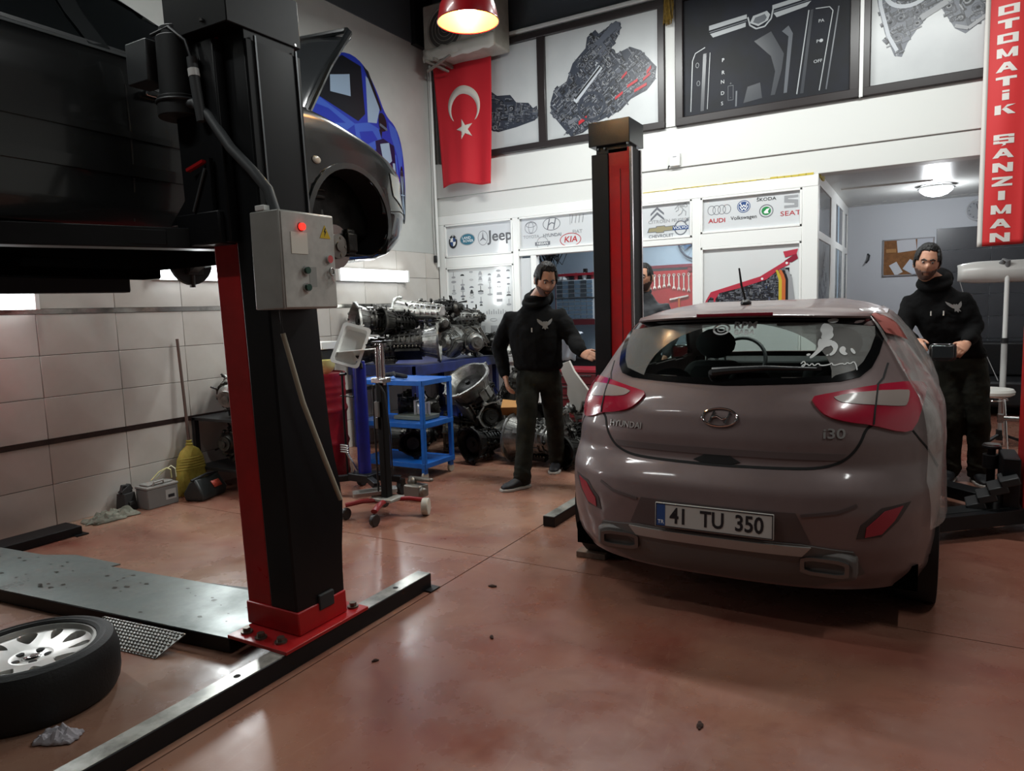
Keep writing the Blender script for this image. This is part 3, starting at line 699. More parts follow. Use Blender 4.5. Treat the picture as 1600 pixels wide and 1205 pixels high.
# ------------------------------------------------------------------ taupe hatchback
paint = M('taupe_metallic', '766462', .5, .2, var='6c5b59', vs=3, coat=.4, rvar=.06)
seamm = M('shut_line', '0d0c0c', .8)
lampred = M('lamp_red', 'a81c36', .18, coat=.6, spec=.6); lampwhite = M('lamp_white', '94867f', .35, coat=.3)
H1 = [(.20, .85, .10, .75, 2.8, 4.15, .9, 2.5), (.28, .878, .04, .75, 2.8, 4.24, .9, 2.5), (.40, .888, .01, .75, 2.8, 4.29, .9, 2.5), (.55, .89, .0, .75, 2.8, 4.30, .9, 2.5), (.64, .89, .012, .75, 2.8, 4.26, .9, 2.5), (.69, .888, .045, .75, 2.8, 4.2, .9, 2.5),
      (.74, .887, .09, .75, 2.8, 4.08, .9, 2.5), (.85, .883, .10, .75, 2.8, 3.75, .9, 2.5), (.95, .872, .13, .75, 2.7, 3.4, .8, 2.5), (1.02, .845, .18, .72, 2.7, 3.2, .6, 2.5), (1.10, .80, .25, .68, 2.6, 2.98, .5, 2.4), (1.20, .745, .34, .62, 2.6, 2.76, .5, 2.4),
      (1.30, .68, .43, .55, 2.6, 2.5, .5, 2.4), (1.36, .635, .49, .5, 2.6, 2.36, .5, 2.4), (1.40, .59, .57, .5, 2.5, 2.26, .45, 2.4), (1.43, .52, .72, .5, 2.4, 2.15, .4, 2.4), (1.455, .42, 1.0, .45, 2.3, 2.0, .3, 2.3), (1.47, .2, 1.45, .2, 2, 1.7, .2, 2)]
sh = Shell(H1)
car = thing('hatchback', 'dusty taupe hatchback parked tail towards us, under a clear plastic sheet on its right side', 'car', (-.771, 3.088, 0), .0063)
gl_out = [(0, 1.072), (.30, 1.083), (.48, 1.092), (.555, 1.108), (.598, 1.145), (.622, 1.20), (.642, 1.29), (.635, 1.345), (.40, 1.375), (0, 1.385)]
gl_out = gl_out+[(-x, z) for x, z in gl_out[-2:0:-1]]
gl_in = [(0, 1.10), (.30, 1.108), (.46, 1.117), (.53, 1.135), (.562, 1.17), (.585, 1.22), (.60, 1.28), (.595, 1.32), (.38, 1.345), (0, 1.355)]
gl_in = gl_in+[(-x, z) for x, z in gl_in[-2:0:-1]]
side_win = [(.95, 1.10), (1.15, 1.06), (2.45, 1.03), (2.62, 1.05), (2.05, 1.30), (1.75, 1.36), (1.2, 1.36), (.95, 1.27)]
def holes1(c, n):
    if c.y < 1.0 and abs(c.x) < .62 and inside((c.x, c.z), gl_in): return True
    if abs(n.x) > .35 and .9 < c.y < 2.7 and inside((c.y, c.z), side_win): return True
    if c.y > 2.2 and 1.04 < c.z < 1.37 and abs(c.x) < .75-.45*(c.z-1.04) and n.y > .2: return True
    for ya in (.79, 3.42):
        if abs(c.x) > .55 and (c.y-ya)**2+(c.z-.33)**2 < .34**2: return True
    return False
sh.mesh(paint, 'body', car, holes1)
R = sh.onrear
def RS(x, z, off): return R(x, z, off)
blackglass = M('black_glass_edge', '0c0c0d', .12)
v_, f_ = None, None
# glass border (frit) as ring between outlines
def ring_patch(name, outer, inner, fn, mat, parent, off=.004, th=.004):
    m = MB(); O = dense(outer+[outer[0]], 4)[:-1]; I = dense(inner+[inner[0]], 4)[:-1]
    m.loft([[fn(*p, off) for p in O], [fn(*p, off) for p in I], [fn(*p, off-th) for p in I], [fn(*p, off-th) for p in O], [fn(*p, off) for p in O]], False)
    return m.build(name, mat, parent)
ring_patch('window_border', gl_out, gl_in, R, blackglass, car)
wipe = [(.015+.43*cos(pi*i/24), 1.105+.245*sin(pi*i/24)) for i in range(25)]
wipe = [(x, min(z, 1.354-.03*(x/.5)**2)) for x, z in wipe]
patch('rear_window', gl_in, R, glass_mat('tinted_glass', 'eef3f1', 1., .03), car, .001, .0005, .04)
dust = gl_in[2:-1]+wipe[::-1]
patch('dust_film', dust, R, glass_mat('dusty_glass', 'e8e8e8', .62, .2), car, .0045, .0005, .04)
# lamps
lamp = [(.37, 1.027), (.43, 1.04), (.62, 1.072), (.75, 1.075), (.812, 1.052), (.80, 1.0), (.765, .885), (.72, .878), (.61, .917), (.52, .93), (.44, .952), (.40, .985)]
lens = [(.455, 1.030), (.60, 1.047), (.735, 1.042), (.742, 1.03), (.733, .985), (.72, .98), (.62, .992), (.50, 1.003), (.475, 1.012)]
for sg in (1, -1):
    L = [(sg*x, z) for x, z in lamp]
    o = patch('tail_lamp', smoothpoly(L, 1), R, lampred, car, .012, .012, .035)
    patch('white_lens', smoothpoly([(sg*x, z) for x, z in lens], 1), R, lampwhite, o, .0145, .003, .035)
    strip('lamp_gap', dense([(sg*.622, 1.072), (sg*.613, .917)]), .006, R, seamm, o, .016, .004)
# tailgate seam, bumper details
sm_ = [(.613, .917), (.59, .90), (.575, .85), (.545, .80), (.50, .762), (.42, .738), (.28, .732), (0, .728)]
sm_ = smoothpoly(sm_, 2, False); full = [(-x, z) for x, z in sm_]+sm_[::-1][1:]
strip('tailgate_seam', full, .011, R, seamm, car, .0015)
for sg in (1, -1):
    strip('tailgate_side_seam', dense([(sg*.622, 1.072), (sg*.645, 1.10), (sg*.66, 1.16)]), .008, R, seamm, car, .0015)
    strip('bumper_seam', dense([(sg*.765, .882), (sg*.82, .80), (sg*.866, .70)]), .006, R, seamm, car, .0015)
patch('tailgate_handle', [(-.11, .745), (-.06, .772), (.05, .772), (.10, .745), (.06, .733), (-.07, .733)], R, seamm, car, .003, .003)
patch('tailgate_lower_shade', [(-.50, .772), (.50, .772), (.52, .80), (.40, .802), (-.40, .802), (-.52, .80)], R, M('taupe_shade', '5a4d4c', .5), car, .0025, .003)  # shade of the concave lower tailgate, painted as a darker taupe band
refl = M('reflector_red', '9c2c3a', .3)
for sg in (1, -1):
    patch('reflector_recess', [(sg*x, z) for x, z in ((.765, .60), (.66, .585), (.585, .515), (.57, .455), (.66, .462), (.72, .525))], R, M('bumper_dark', '3a3231', .5), car, .0025, .003)
    patch('bumper_reflector', [(sg*x, z) for x, z in ((.735, .588), (.67, .572), (.605, .505), (.60, .463), (.66, .475), (.705, .53))], R, refl, car, .006, .004)
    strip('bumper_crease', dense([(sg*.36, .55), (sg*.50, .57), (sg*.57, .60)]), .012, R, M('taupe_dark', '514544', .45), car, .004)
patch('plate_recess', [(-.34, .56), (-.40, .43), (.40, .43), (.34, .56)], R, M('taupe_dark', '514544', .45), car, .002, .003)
patch('diffuser', [(-.56, .40), (-.36, .425), (.36, .425), (.56, .40), (.60, .30), (.42, .225), (-.42, .225), (-.60, .30)], R, M('diffuser_grey', '5d5855', .5), car, .010, .012)
patch('diffuser_bar', [(-.40, .418), (.40, .418), (.365, .378), (-.365, .378)], R, M('satin_silver', 'a7a29d', .4, .4), car, .020, .014)
for sg in (1, -1):
    m = MB(); c = R(sg*.455, .335, .0)
    def oval_(rx, rz, y): return [(c.x+sg*0+rx*max(-1, min(1, 1.25*cos(t)))+.25*rz*sin(t)*-sg*0, c.y+y, c.z+rz*max(-1, min(1, 1.15*sin(t)))-sg*rx*0) for t in [2*pi*i/28 for i in range(28)]]
    lob = MB(); lob.loft([oval_(.125, .062, .06), oval_(.122, .060, -.012), oval_(.108, .048, -.024)]); lob.build('exhaust_surround', M('diffuser_grey'), car, bevel=.004)
    m.loft([oval_(.092, .036, .02), oval_(.095, .038, -.045), oval_(.078, .024, -.045), oval_(.074, .020, .02)], False); m.build('exhaust_tip', M('exhaust_metal', '77726f', .35, .8), car)
    MB().loft([oval_(.074, .020, .0), oval_(.074, .020, .03)]).build('exhaust_inside', seamm, car)
# plate
pl = MB().box((0, 0, 0), (.52, .012, .112)).build('license_plate', M('plate_white', 'b9b6b0', .4), car, bevel=.003)
pl.location = (0, -.012, .497); pl.rotation_euler = (-.06, 0, 0)
PM = Matrix(((1, 0, 0, 0), (0, 0, -1, -.0062), (0, 1, 0, 0), (0, 0, 0, 1)))
ring = MB()
for a, b in (((-.257, -.053), (.257, -.049)), ((-.257, .049), (.257, .053)), ((-.257, -.053), (-.253, .053)), ((.253, -.053), (.257, .053))): ring.bb((a[0], -.0072, a[1]), (b[0], -.006, b[1]))
ring.build('plate_border', inkd, pl)
MB().bb((-.253, -.0068, -.049), (-.213, -.006, .049)).build('blue_band', inkb, pl)
text_mesh('lettering', 'TR', .024, inkw, Matrix.Translation((-.233, 0, -.032)) @ PM, pl, .01, .0008)
for t, x in (('41', -.150), ('TU', .0), ('350', .158)):
    text_mesh('lettering', t, .100, inkd, Matrix.Translation((x, 0, -.002)) @ PM, pl, .020, .001, .82)
# emblem and lettering, wrapped on the tailgate
em = MB(); em.T = None
def rim_oval(cx, cz, rx, rz, r, fn, off):
    pts = [fn(cx+rx*cos(2*pi*i/40), cz+rz*sin(2*pi*i/40), off) for i in range(41)]; em.tube(pts, r, 6, False)
rim_oval(0, .937, .078, .038, .0045, R, .006)
for a, b in (((-.045, .915), (-.025, .962)), ((.025, .912), (.045, .959))): em.tube([R(*a, .007), R(*b, .007)], [.006, .0045], 6)
em.tube([R(-.034, .937, .007), R(-.012, .943, .007), (R(.012, .931, .007)), R(.034, .937, .007)], .0048, 6)
em.build('emblem', chrome, car)
def fn_text(cx, cz, sx=1.):
    return lambda x, y, z: R(cx+x*sx, cz+y, .003+z)
badge = M('badge_silver', 'c5c2be', .3, .7)
wrap(text_mesh('lettering', 'HYUNDAI', .040, badge, Matrix.Identity(4), car, .012, .002, 1.02), fn_text(-.462, .877))
wrap(text_mesh('lettering', 'i30', .058, badge, Matrix.Identity(4), car, .012, .002, 1.25), fn_text(.472, .882))
# spoiler
m = MB(); rg = []
for i in range(33):
    x = -.64+1.28*i/32; t = abs(x)/.64; y = sh.rear(x, 1.37)-.085+.05*t*t; z = 1.395-.028*t**2
    rg.append([(x, y, z-.012), (x, y-.008, z-.003), (x, y+.02, z+.012), (x, y+.30, z+.040-.01*t), (x, y+.30, z+.01), (x, y+.10, z-.02)])
m.loft(rg); m.build('roof_spoiler', paint, car)
MB().box((0, sh.rear(0, 1.37)-.094, 1.396), (.36, .01, .016)).build('brake_lamp', M('brake_lamp_red', '7c1626', .25), car, bevel=.003)
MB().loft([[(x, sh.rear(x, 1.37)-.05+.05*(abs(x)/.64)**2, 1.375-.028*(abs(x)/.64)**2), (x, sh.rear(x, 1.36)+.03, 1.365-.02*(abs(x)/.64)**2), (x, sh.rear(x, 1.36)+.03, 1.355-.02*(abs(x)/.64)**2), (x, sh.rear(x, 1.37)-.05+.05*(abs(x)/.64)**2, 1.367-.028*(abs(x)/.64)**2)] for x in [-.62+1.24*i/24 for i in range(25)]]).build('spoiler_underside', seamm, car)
# wiper
m = MB(); P = [R(-.06, 1.113, .03), R(.0, 1.120, .03), R(.17, 1.135, .028), R(.38, 1.135, .02)]
m.tube([R(-.065, 1.112, .0), R(-.06, 1.113, .03)], .018, 10); m.tube(P, [.022, .019, .012, .006], 8); m.bar(R(-.03, 1.125, .012), R(.40, 1.142, .012), .008, .016); m.build('rear_wiper', blackp, car)
# antenna
yb = .88; zb = 1.445
m = MB(); m.sph((-.035, yb, zb+.005), (.028, .05, .02), 14); m.tube([(-.035, yb-.005, zb+.01), (-.05, yb-.045, zb+.10), (-.057, yb-.07, zb+.19)], [.007, .006, .0045], 8); m.build('antenna', blackp, car)
# stickers on the glass
stk = M('white_sticker', 'd9dad8', .5)
def sticker(name, txt, cx, cz, size, bold=.02, sx=1., shear=0.): return wrap(text_mesh(name, txt, size, stk, Matrix.Identity(4), car, bold, .0003, sx, 'CENTER', shear), lambda x, y, z: R(cx+x, cz+y, .006+z))
sticker('sticker_lettering', 'RPM', .045, 1.338, .043, .03, 1.35); sticker('sticker_lettering', 'BABA', .045, 1.307, .03, .03, 1.3)
m = MB()
for rr_, t in ((.034, .008), (.018, .006)):
    o_ = [(-.065+rr_*1.25*cos(2*pi*i/28), 1.322+rr_*.8*sin(2*pi*i/28)) for i in range(29)]
    for k in (0,): m.loft([[R(*p, .006), R(-.065+(p[0]+.065)*(1-t/rr_), 1.322+(p[1]-1.322)*(1-t/rr_), .006)] for p in o_], False, False)
m.build('sticker_emblem', stk, car)
fig = [[(.402, 1.356), (.425, 1.362), (.448, 1.357), (.446, 1.345), (.422, 1.340), (.404, 1.345)],
       [(.378, 1.325), (.386, 1.34), (.402, 1.338), (.416, 1.332), (.430, 1.318), (.428, 1.30), (.436, 1.285), (.425, 1.268), (.40, 1.262), (.382, 1.275), (.388, 1.295), (.376, 1.308)],
       [(.378, 1.275), (.40, 1.264), (.428, 1.268), (.44, 1.25), (.424, 1.238), (.405, 1.236), (.395, 1.222), (.372, 1.200), (.352, 1.186), (.345, 1.192), (.360, 1.208), (.378, 1.232), (.372, 1.255)],
       [(.415, 1.262), (.438, 1.262), (.458, 1.242), (.455, 1.222), (.446, 1.204), (.430, 1.196), (.424, 1.204), (.436, 1.214), (.440, 1.228), (.425, 1.245)],
       [(.465, 1.232), (.478, 1.238), (.490, 1.226), (.486, 1.212), (.500, 1.204), (.488, 1.196), (.470, 1.206), (.462, 1.218)], [(.505, 1.226), (.514, 1.228), (.530, 1.208), (.524, 1.200), (.510, 1.212)],
       [(.33, 1.205), (.345, 1.210), (.352, 1.204), (.338, 1.196)], [(.41, 1.200), (.424, 1.205), (.420, 1.195)]]
for k, p in enumerate(fig): patch('sticker_figure', smoothpoly(p, 2), R, stk, car, .0062+.00002*k, .0005, .05)
sig = [(.315, 1.165), (.325, 1.178), (.335, 1.165), (.325, 1.150), (.318, 1.158), (.34, 1.166), (.35, 1.155), (.36, 1.168), (.37, 1.155), (.385, 1.168), (.395, 1.156), (.43, 1.160), (.44, 1.168), (.445, 1.155), (.48, 1.165), (.49, 1.158), (.50, 1.168), (.51, 1.16), (.525, 1.172), (.535, 1.155), (.54, 1.135)]
strip('sticker_signature', smoothpoly(sig, 1, False), .0045, R, stk, car, .006, .0005)
# side glass, windscreen, pillars trim
for sg in (1, -1):
    patch('side_window', side_win, lambda y, z, o, sg=sg: sh.onside(y, z, sg, o), glass_mat('side_glass', 'e8efec', .97, .04), car, .0, .003, .1)
    strip('window_seal', dense(side_win+[side_win[0]], 5), .022, lambda y, z, o, sg=sg: sh.onside(y, z, sg, o), blackp, car, .004)
    strip('window_pillar', dense([(1.68, 1.05), (1.66, 1.36)], 5), .06, lambda y, z, o, sg=sg: sh.onside(y, z, sg, o), blackp, car, .005)
    for a in (((1.66, 1.03), (1.68, .40)), ((2.68, 1.03), (2.72, .42))): strip('door_seam', dense(list(a), 5), .008, lambda y, z, o, sg=sg: sh.onside(y, z, sg, o), seamm, car, .0015)
    strip('side_crease', dense([(.75, .93), (1.6, .84), (2.8, .78)], 6), .02, lambda y, z, o, sg=sg: sh.onside(y, z, sg, o), paint, car, .006)
    for y0 in (1.28, 2.3): MB().box(sh.onside(y0, .90, sg, .015), (.03, .17, .028)).build('door_handle', paint, car, bevel=.008)
    m = MB(); m.loft([[(sg*(.945+.085*k*cx_), 2.84+dy, 1.05+.062*k*cz_) for cx_, cz_ in [(max(-1, min(1, 1.3*cos(2*pi*i/20))), max(-1, min(1, 1.3*sin(2*pi*i/20)))) for i in range(20)]] for dy, k in ((-.045, .93), (-.04, 1.), (.0, .95), (.04, .7), (.06, .3))]); m.build('side_mirror', M('mirror_housing', '242322', .2, coat=.6), car)
    MB().bar((sg*.80, 2.83, 1.0), (sg*.90, 2.84, 1.02), .05, .03).build('mirror_arm', blackp, car)
    MB().box((sg*.945, 2.789, 1.055), (.135, .004, .088)).build('mirror_glass', M('mirror_silver', '8b9092', .05, 1.), car, bevel=.02)
    for ya in (.77, 3.42):
        wheel_parts(car, ((.765 if sg > 0 else -.735), ya, .315), sg)
        m = MB(); m.lathe([(.342, -.16), (.346, .0), (.335, .002), (.325, -.02)], (sg*.878, ya+(.02 if ya < 1 else 0), .33), (sg, 0, 0), 40); m.build('wheel_arch', M('arch_black', '1c1a1a', .7), car)
v_ws = [[(x, sh.front(x, z)-.0, z) for x in [(.73-.42*(z-1.04))*k/8 for k in range(-8, 9)]] for z in (1.04, 1.12, 1.2, 1.28, 1.36)]
MB().loft(v_ws, False, False).build('windscreen', glass_mat('side_glass'), car)
intm = M('dark_interior', '1f1f20', .8)
m = MB(); m.bb((-.80, .35, .30), (.80, 3.3, .42)); m.bb((-.7, .62, .42), (.7, .80, .98)); m.bb((-.72, 2.55, .42), (.72, 3.1, 1.0)); m.bb((-.62, .22, .42), (.62, .62, .45)); m.build('cabin_lining', intm, car, bevel=.02)
seatm = M('seat_cloth', '232426', .85)
for x in (-.37, .37):
    m = MB(); m.loft([[(x+a*.24*k, 1.55+d+.02*abs(a), z) for a, d in ((-1, .0), (-.8, -.08), (.8, -.08), (1, .0), (.8, .09), (-.8, .09))] for z, k, in ((.45, 1), (.8, 1), (1.02, .85), (1.08, .6))]); m.build('front_seat', seatm, car, bevel=.03)
    MB().sph((x, 1.60, 1.19), (.13, .06, .10), 16).build('headrest', seatm, car); MB().cyl((x-.06, 1.6, 1.05), (x-.06, 1.6, 1.15), .008).cyl((x+.06, 1.6, 1.05), (x+.06, 1.6, 1.15), .008).build('headrest_post', steel, car)
for x in (-.42, 0, .42): MB().sph((x, .80, 1.04), (.11, .05, .06), 14).build('headrest', seatm, car)
MB().tor((-.37, 2.38, 1.02), .18, .014, (0, -.9, .45)).build('steering_wheel', blackp, car)
MB().box((0, 2.35, 1.30), (.22, .02, .06)).build('inside_mirror', blackp, car, bevel=.01)
MB().bb((-.80, .30, .19), (.80, 3.9, .30)).build('underbody', M('underbody_black', '060606', 1., spec=0.), car)
# clear plastic sheet clinging to the right rear quarter
def film_mat():
    m = bpy.data.materials.new('plastic_film'); m.use_nodes = True; nt = m.node_tree; N = nt.nodes; L = nt.links; out = N['Material Output']; N.remove(N['Principled BSDF'])
    tr = N.new('ShaderNodeBsdfTransparent'); gl = N.new('ShaderNodeBsdfGlossy'); gl.inputs['Roughness'].default_value = .22; df = N.new('ShaderNodeBsdfDiffuse'); df.inputs[0].default_value = srgb('d8d6d2')
    fr = thin_fresnel(N, L, 1.5)
    tc = N.new('ShaderNodeTexCoord'); nz = N.new('ShaderNodeTexNoise'); nz.inputs['Scale'].default_value = 5; nz.inputs['Detail'].default_value = 6; nz.inputs['Distortion'].default_value = 1.2; L.new(tc.outputs['Object'], nz.inputs['Vector'])
    mr = N.new('ShaderNodeMapRange'); mr.inputs[1].default_value = .4; mr.inputs[2].default_value = .7; mr.inputs[3].default_value = .2; mr.inputs[4].default_value = .5; L.new(nz.outputs[0], mr.inputs[0])
    bp = N.new('ShaderNodeBump'); bp.inputs['Strength'].default_value = .35; bp.inputs['Distance'].default_value = .02; L.new(nz.outputs[0], bp.inputs['Height']); L.new(bp.outputs[0], gl.inputs['Normal']); L.new(bp.outputs[0], fr.inputs['Normal'])
    a = N.new('ShaderNodeMixShader'); L.new(mr.outputs[0], a.inputs[0]); L.new(tr.outputs[0], a.inputs[1]); L.new(df.outputs[0], a.inputs[2])
    b = N.new('ShaderNodeMixShader'); L.new(fr.outputs[0], b.inputs[0]); L.new(a.outputs[0], b.inputs[1]); L.new(gl.outputs[0], b.inputs[2]); L.new(b.outputs[0], out.inputs[0]); return m
m = MB(); rings = []
ylist = [.33+.07*i for i in range(36)]
for z in [.46+.035*i for i in range(28)]:
    rg = []
    for y in ylist:
        l = sh.lv(z); yy = max(y, l[1]+.40*l[2])+.0*z
        e = noise.noise((y*4, z*4, 1.3))*.012+noise.noise((y*11, z*7, 4))*.006
        rg.append(sh.onside(yy, z, 1, .022+e))
    rings.append(rg)
m.loft(rings, False, False)
ps = m.build('plastic_sheet', film_mat(), None, ang=180); tag(ps, 'clear plastic protective sheet wrapped over the right side of the taupe hatchback', 'plastic sheet')
ps.location = car.location; ps.rotation_euler = car.rotation_euler
redp = M('faded_red_print', '9a4a40', .6)
o = patch('red_print', [(.62, 1.30), (.80, 1.25), (.86, 1.33), (.78, 1.385), (.66, 1.38)], lambda y, z, of: sh.onside(max(y, sh.lv(z)[1]+.4*sh.lv(z)[2]), z, 1, .034), redp, ps, .0, .0)
# ------------------------------------------------------------------ raised black car
bpaint = M('black_car_paint', '16191a', .24, .0, coat=.6, spec=.5); dusty = M('black_car_dusty', '2a2e2f', .3, coat=.5)
H2 = [(.17, .74, .3, .5, 2.6, 3.86, .55, 2.6), (.20, .80, .2, .5, 2.6, 3.95, .55, 2.6), (.30, .83, .1, .5, 2.6, 4.05, .55, 2.6), (.45, .845, .02, .5, 2.6, 4.09, .55, 2.6), (.60, .85, .0, .5, 2.6, 4.05, .55, 2.6), (.70, .85, .05, .5, 2.6, 4.0, .45, 2.8), (.78, .85, .08, .5, 2.6, 3.88, .4, 2.8), (.86, .845, .1, .5, 2.6, 3.66, .35, 2.8), (.93, .835, .15, .5, 2.6, 3.40, .35, 2.8), (.985, .80, .35, .5, 2.5, 3.18, .35, 2.6), (1.1, .71, .55, .5, 2.5, 2.7, .4, 2.5), (1.2, .66, .70, .45, 2.5, 2.46, .4, 2.5), (1.3, .60, .90, .4, 2.5, 2.22, .35, 2.5), (1.38, .53, 1.1, .4, 2.4, 2.0, .3, 2.4), (1.42, .40, 1.3, .25, 2.3, 1.85, .2, 2.3), (1.43, .2, 1.45, .1, 2, 1.7, .1, 2)]
sb = Shell(H2)
bc = thing('saloon_car', 'black car raised on the two-post lift with its bonnet open and front wheel off', 'car', (-3.85, .08, 1.66))
sw2 = [(.75, .98), (2.50, .955), (2.72, .97), (2.15, 1.25), (1.8, 1.33), (1.2, 1.33), (.85, 1.22)]
def holes2(c, n):
    if abs(n.x) > .3 and inside((c.y, c.z), sw2): return True
    if abs(c.x) > .5 and (c.y-3.25)**2+(c.z-.33)**2 < .345**2: return True
    if abs(c.x) > .5 and (c.y-.75)**2+(c.z-.33)**2 < .345**2: return True
    if c.y > 2.9 and c.z > .70 and abs(c.x) < .70 and n.z > .1: return True
    if c.y > 2.1 and .99 < c.z < 1.33 and n.y > .2 and abs(c.x) < .68-.4*(c.z-.99): return True
    return False
sb.mesh(bpaint, 'body', bc, holes2)
for sg in (1, -1):
    F = lambda y, z, o, sg=sg: sb.onside(y, z, sg, o)
    patch('side_window', sw2, F, M('dark_car_glass', '0e1112', .06), bc, -.004, .003, .12)
    strip('window_seal', dense(sw2+[sw2[0]], 5), .02, F, blackp, bc, .004)
    strip('window_pillar', dense([(1.78, .95), (1.70, 1.33)], 5), .09, F, bpaint, bc, .006)
    strip('waist_trim', dense([(.6, .955), (2.75, .94)], 8), .014, F, M('trim_satin', '5a5d5e', .3, .5), bc, .008)
    for a in (((1.86, .95), (1.87, .24)), ((2.90, .90), (2.87, .24)), ((.95, .95), (1.05, .5))): strip('door_seam', dense(list(a), 5), .008, F, seamm, bc, .0015)
    strip('side_moulding', dense([(1.05, .46), (2.86, .445)], 10), .05, F, bpaint, bc, .018, .02)
    strip('side_crease', dense([(.9, .62), (2.2, .60), (2.88, .59)], 8), .03, F, bpaint, bc, .01, .012)
    for y0 in (2.02, .98): MB().box(sb.onside(y0, .80, sg, .02), (.03, .17, .03)).build('door_handle', chrome, bc, bevel=.008)
    strip('arch_lip', [(3.25+.355*cos(a), .33+.355*sin(a)) for a in [radians(-22+224*i/26) for i in range(27)]], .035, F, dusty, bc, .012, .014)
    if sg > 0:
        m = MB(); cl = [radians(-25+230*k/30) for k in range(31)]; m.loft([[(.835+dx_, 3.25+r_*cos(a), .33+r_*sin(a)) for a in cl] for dx_, r_ in ((-.005, .352), (-.30, .345), (-.32, .02))], False, False); m.build('arch_liner', M('arch_liner', '17181a', .85), bc)
    MB().sph(sb.onside(2.97, .68, sg, .004), (.008, .034, .022), 12).build('turn_signal', M('clear_lens', 'b9b4a8', .2), bc)
    patch('head_lamp', [(3.62, .70), (3.80, .66), (3.93, .58), (3.95, .48), (3.80, .50), (3.66, .56)], F, M('lamp_glass_grey', '8d9496', .12), bc, .006, .006, .04)
    strip('bumper_seam', dense([(3.58, .45), (3.75, .47), (3.95, .45)], 5), .008, F, seamm, bc, .0015)
    m = MB(); m.sph((sg*.93, 2.66, .98), (.10, .05, .07), 14); m.build('side_mirror', bpaint, bc); MB().bar((sg*.74, 2.68, .95), (sg*.88, 2.67, .96), .05, .03).build('mirror_arm', blackp, bc)
    # hub without wheel : disc, hub, caliper, strut
    hub = bpy.data.objects.new('brake_assembly', None); COL.objects.link(hub); hub.parent = bc; hub.location = (sg*.70, 3.22, .215)
    m = MB(); m.lathe([(.06, 0), (.135, 0), (.135, .022), (.06, .022)], (0, 0, 0), (sg, 0, 0), 36, True); m.build('brake_disc', M('disc_steel', '8d8b88', .25, 1.), hub)
    m = MB(); m.lathe([(.075, .02), (.075, .05), (.03, .055), (.03, .065), (.0, .066)], (0, 0, 0), (sg, 0, 0), 28)
    for k in range(5): a = 2*pi*k/5; m.cyl((sg*.05, .055*cos(a), .055*sin(a)), (sg*.056, .055*cos(a), .055*sin(a)), .009)
    m.build('hub', M('hub_grey', '77746f', .4, .8), hub)
    m = MB(); m.box((sg*.0, .12, .03), (.10, .075, .17)); m.box((sg*.05, .115, .03), (.03, .09, .12)); m.build('caliper', iron, hub, bevel=.012)
    m = MB(); m.cyl((-sg*.06, -.02, .05), (-sg*.09, -.06, .62), .03); m.lathe([(.055, 0), (.06, .02), (.055, .04)]*1, (-sg*.08, -.04, .40), (0, 0, 1), 16)
    for k in range(7): m.tor((-sg*.085, -.05, .30+k*.045), .062, .010, (0, 0, 1), 18, 6)
    m.cyl((-sg*.06, 0, .0), (-sg*.40, 0, .06), .02); m.box((-sg*.05, 0, -.02), (.07, .12, .16)); m.cyl((-sg*.03, 0, -.09), (-sg*.03, 0, -.19), .02); m.bar((-sg*.03, 0, -.08), (-sg*.42, -.15, .0), .06, .035)
    m.build('strut', M('strut_grey', '4a4946', .5, .6), hub)
    wheel_parts(bc, (sg*.74, .75, .30), sg)
# dust shield side of the far hub: dark round back plate
MB().lathe([(0, 0), (.17, 0), (.175, -.02)], (-.66, 3.22, .215), (1, 0, 0), 28).build('back_plate', M('shield_black', '20211f', .6), bc)
# bonnet, hinged open at the scuttle
bn = MB(); L_ = 1.0; rings = []
for i in range(13):
    t = i/12; w = .70-.05*t**3; y = L_*t*.86; rings.append([(w*k/10, y-.06*(abs(k)/10)**3*t, .05*(1-(k/10)**2)+.05*sin(pi*t)) for k in range(-10, 11)])
bn.loft(rings, False, False); hood = bn.build('bonnet', M('bonnet_grey', '2b2d2f', .2, coat=.8), bc, ang=60)
sd = hood.modifiers.new('s', 'SOLIDIFY'); sd.thickness = .012; sd.offset = -1
lip = MB(); lip.tube([(.70, 0, .01), (.698, .43, .05), (.66, .80, .03), (.60, .855, .02)], .022, 8); lip.tube([(-.70, 0, .01), (-.698, .43, .05), (-.66, .80, .03), (-.60, .855, .02)], .022, 8); lip.tube([(-.62, .845, .02), (0, .87, .06), (.62, .845, .02)], .022, 8)
lip.build('bonnet_edge', bpaint, hood)
hood.location = (0, 3.05, .93); hood.rotation_euler = (radians(52), 0, 0)
m = MB(); m.bb((-.66, 3.0, .30), (.66, 3.75, .66)); m.bb((-.30, 3.1, .66), (.25, 3.6, .80)); m.cyl((-.4, 3.2, .6), (-.4, 3.2, .82), .09); m.bb((.35, 3.05, .6), (.62, 3.3, .82)); m.build('engine', iron, bc, bevel=.02)
m = MB(); m.bb((-.76, .2, .20), (.76, 3.05, .27)); m.bb((-.82, .9, .08), (-.62, 2.95, .21)); m.bb((-.80, .3, .13), (.81, 2.9, .2)); m.bb((.70, 1.0, .15), (.80, 2.85, .21)); m.tube([(.1, .3, .16), (.12, 1.5, .15), (0, 2.9, .18)], .035, 10); m.cyl((.12, 1.2, .15), (.12, 1.7, .15), .09); m.build('underbody', M('underbody_black'), bc, bevel=.01)
m = MB(); m.bb((-.7, .3, .27), (.7, 2.9, .8)); m.build('cabin_lining', intm, bc)
for x in (-.36, .36):
    m = MB(); m.loft([[(x+a*.23*k, 1.75+d, z) for a, d in ((-1, 0), (-.8, -.07), (.8, -.07), (1, 0), (.8, .08), (-.8, .08))] for z, k in ((.5, 1), (.85, .95), (1.02, .75))]); m.sph((x, 1.78, 1.13), (.12, .05, .09), 12); m.build('front_seat', seatm, bc)
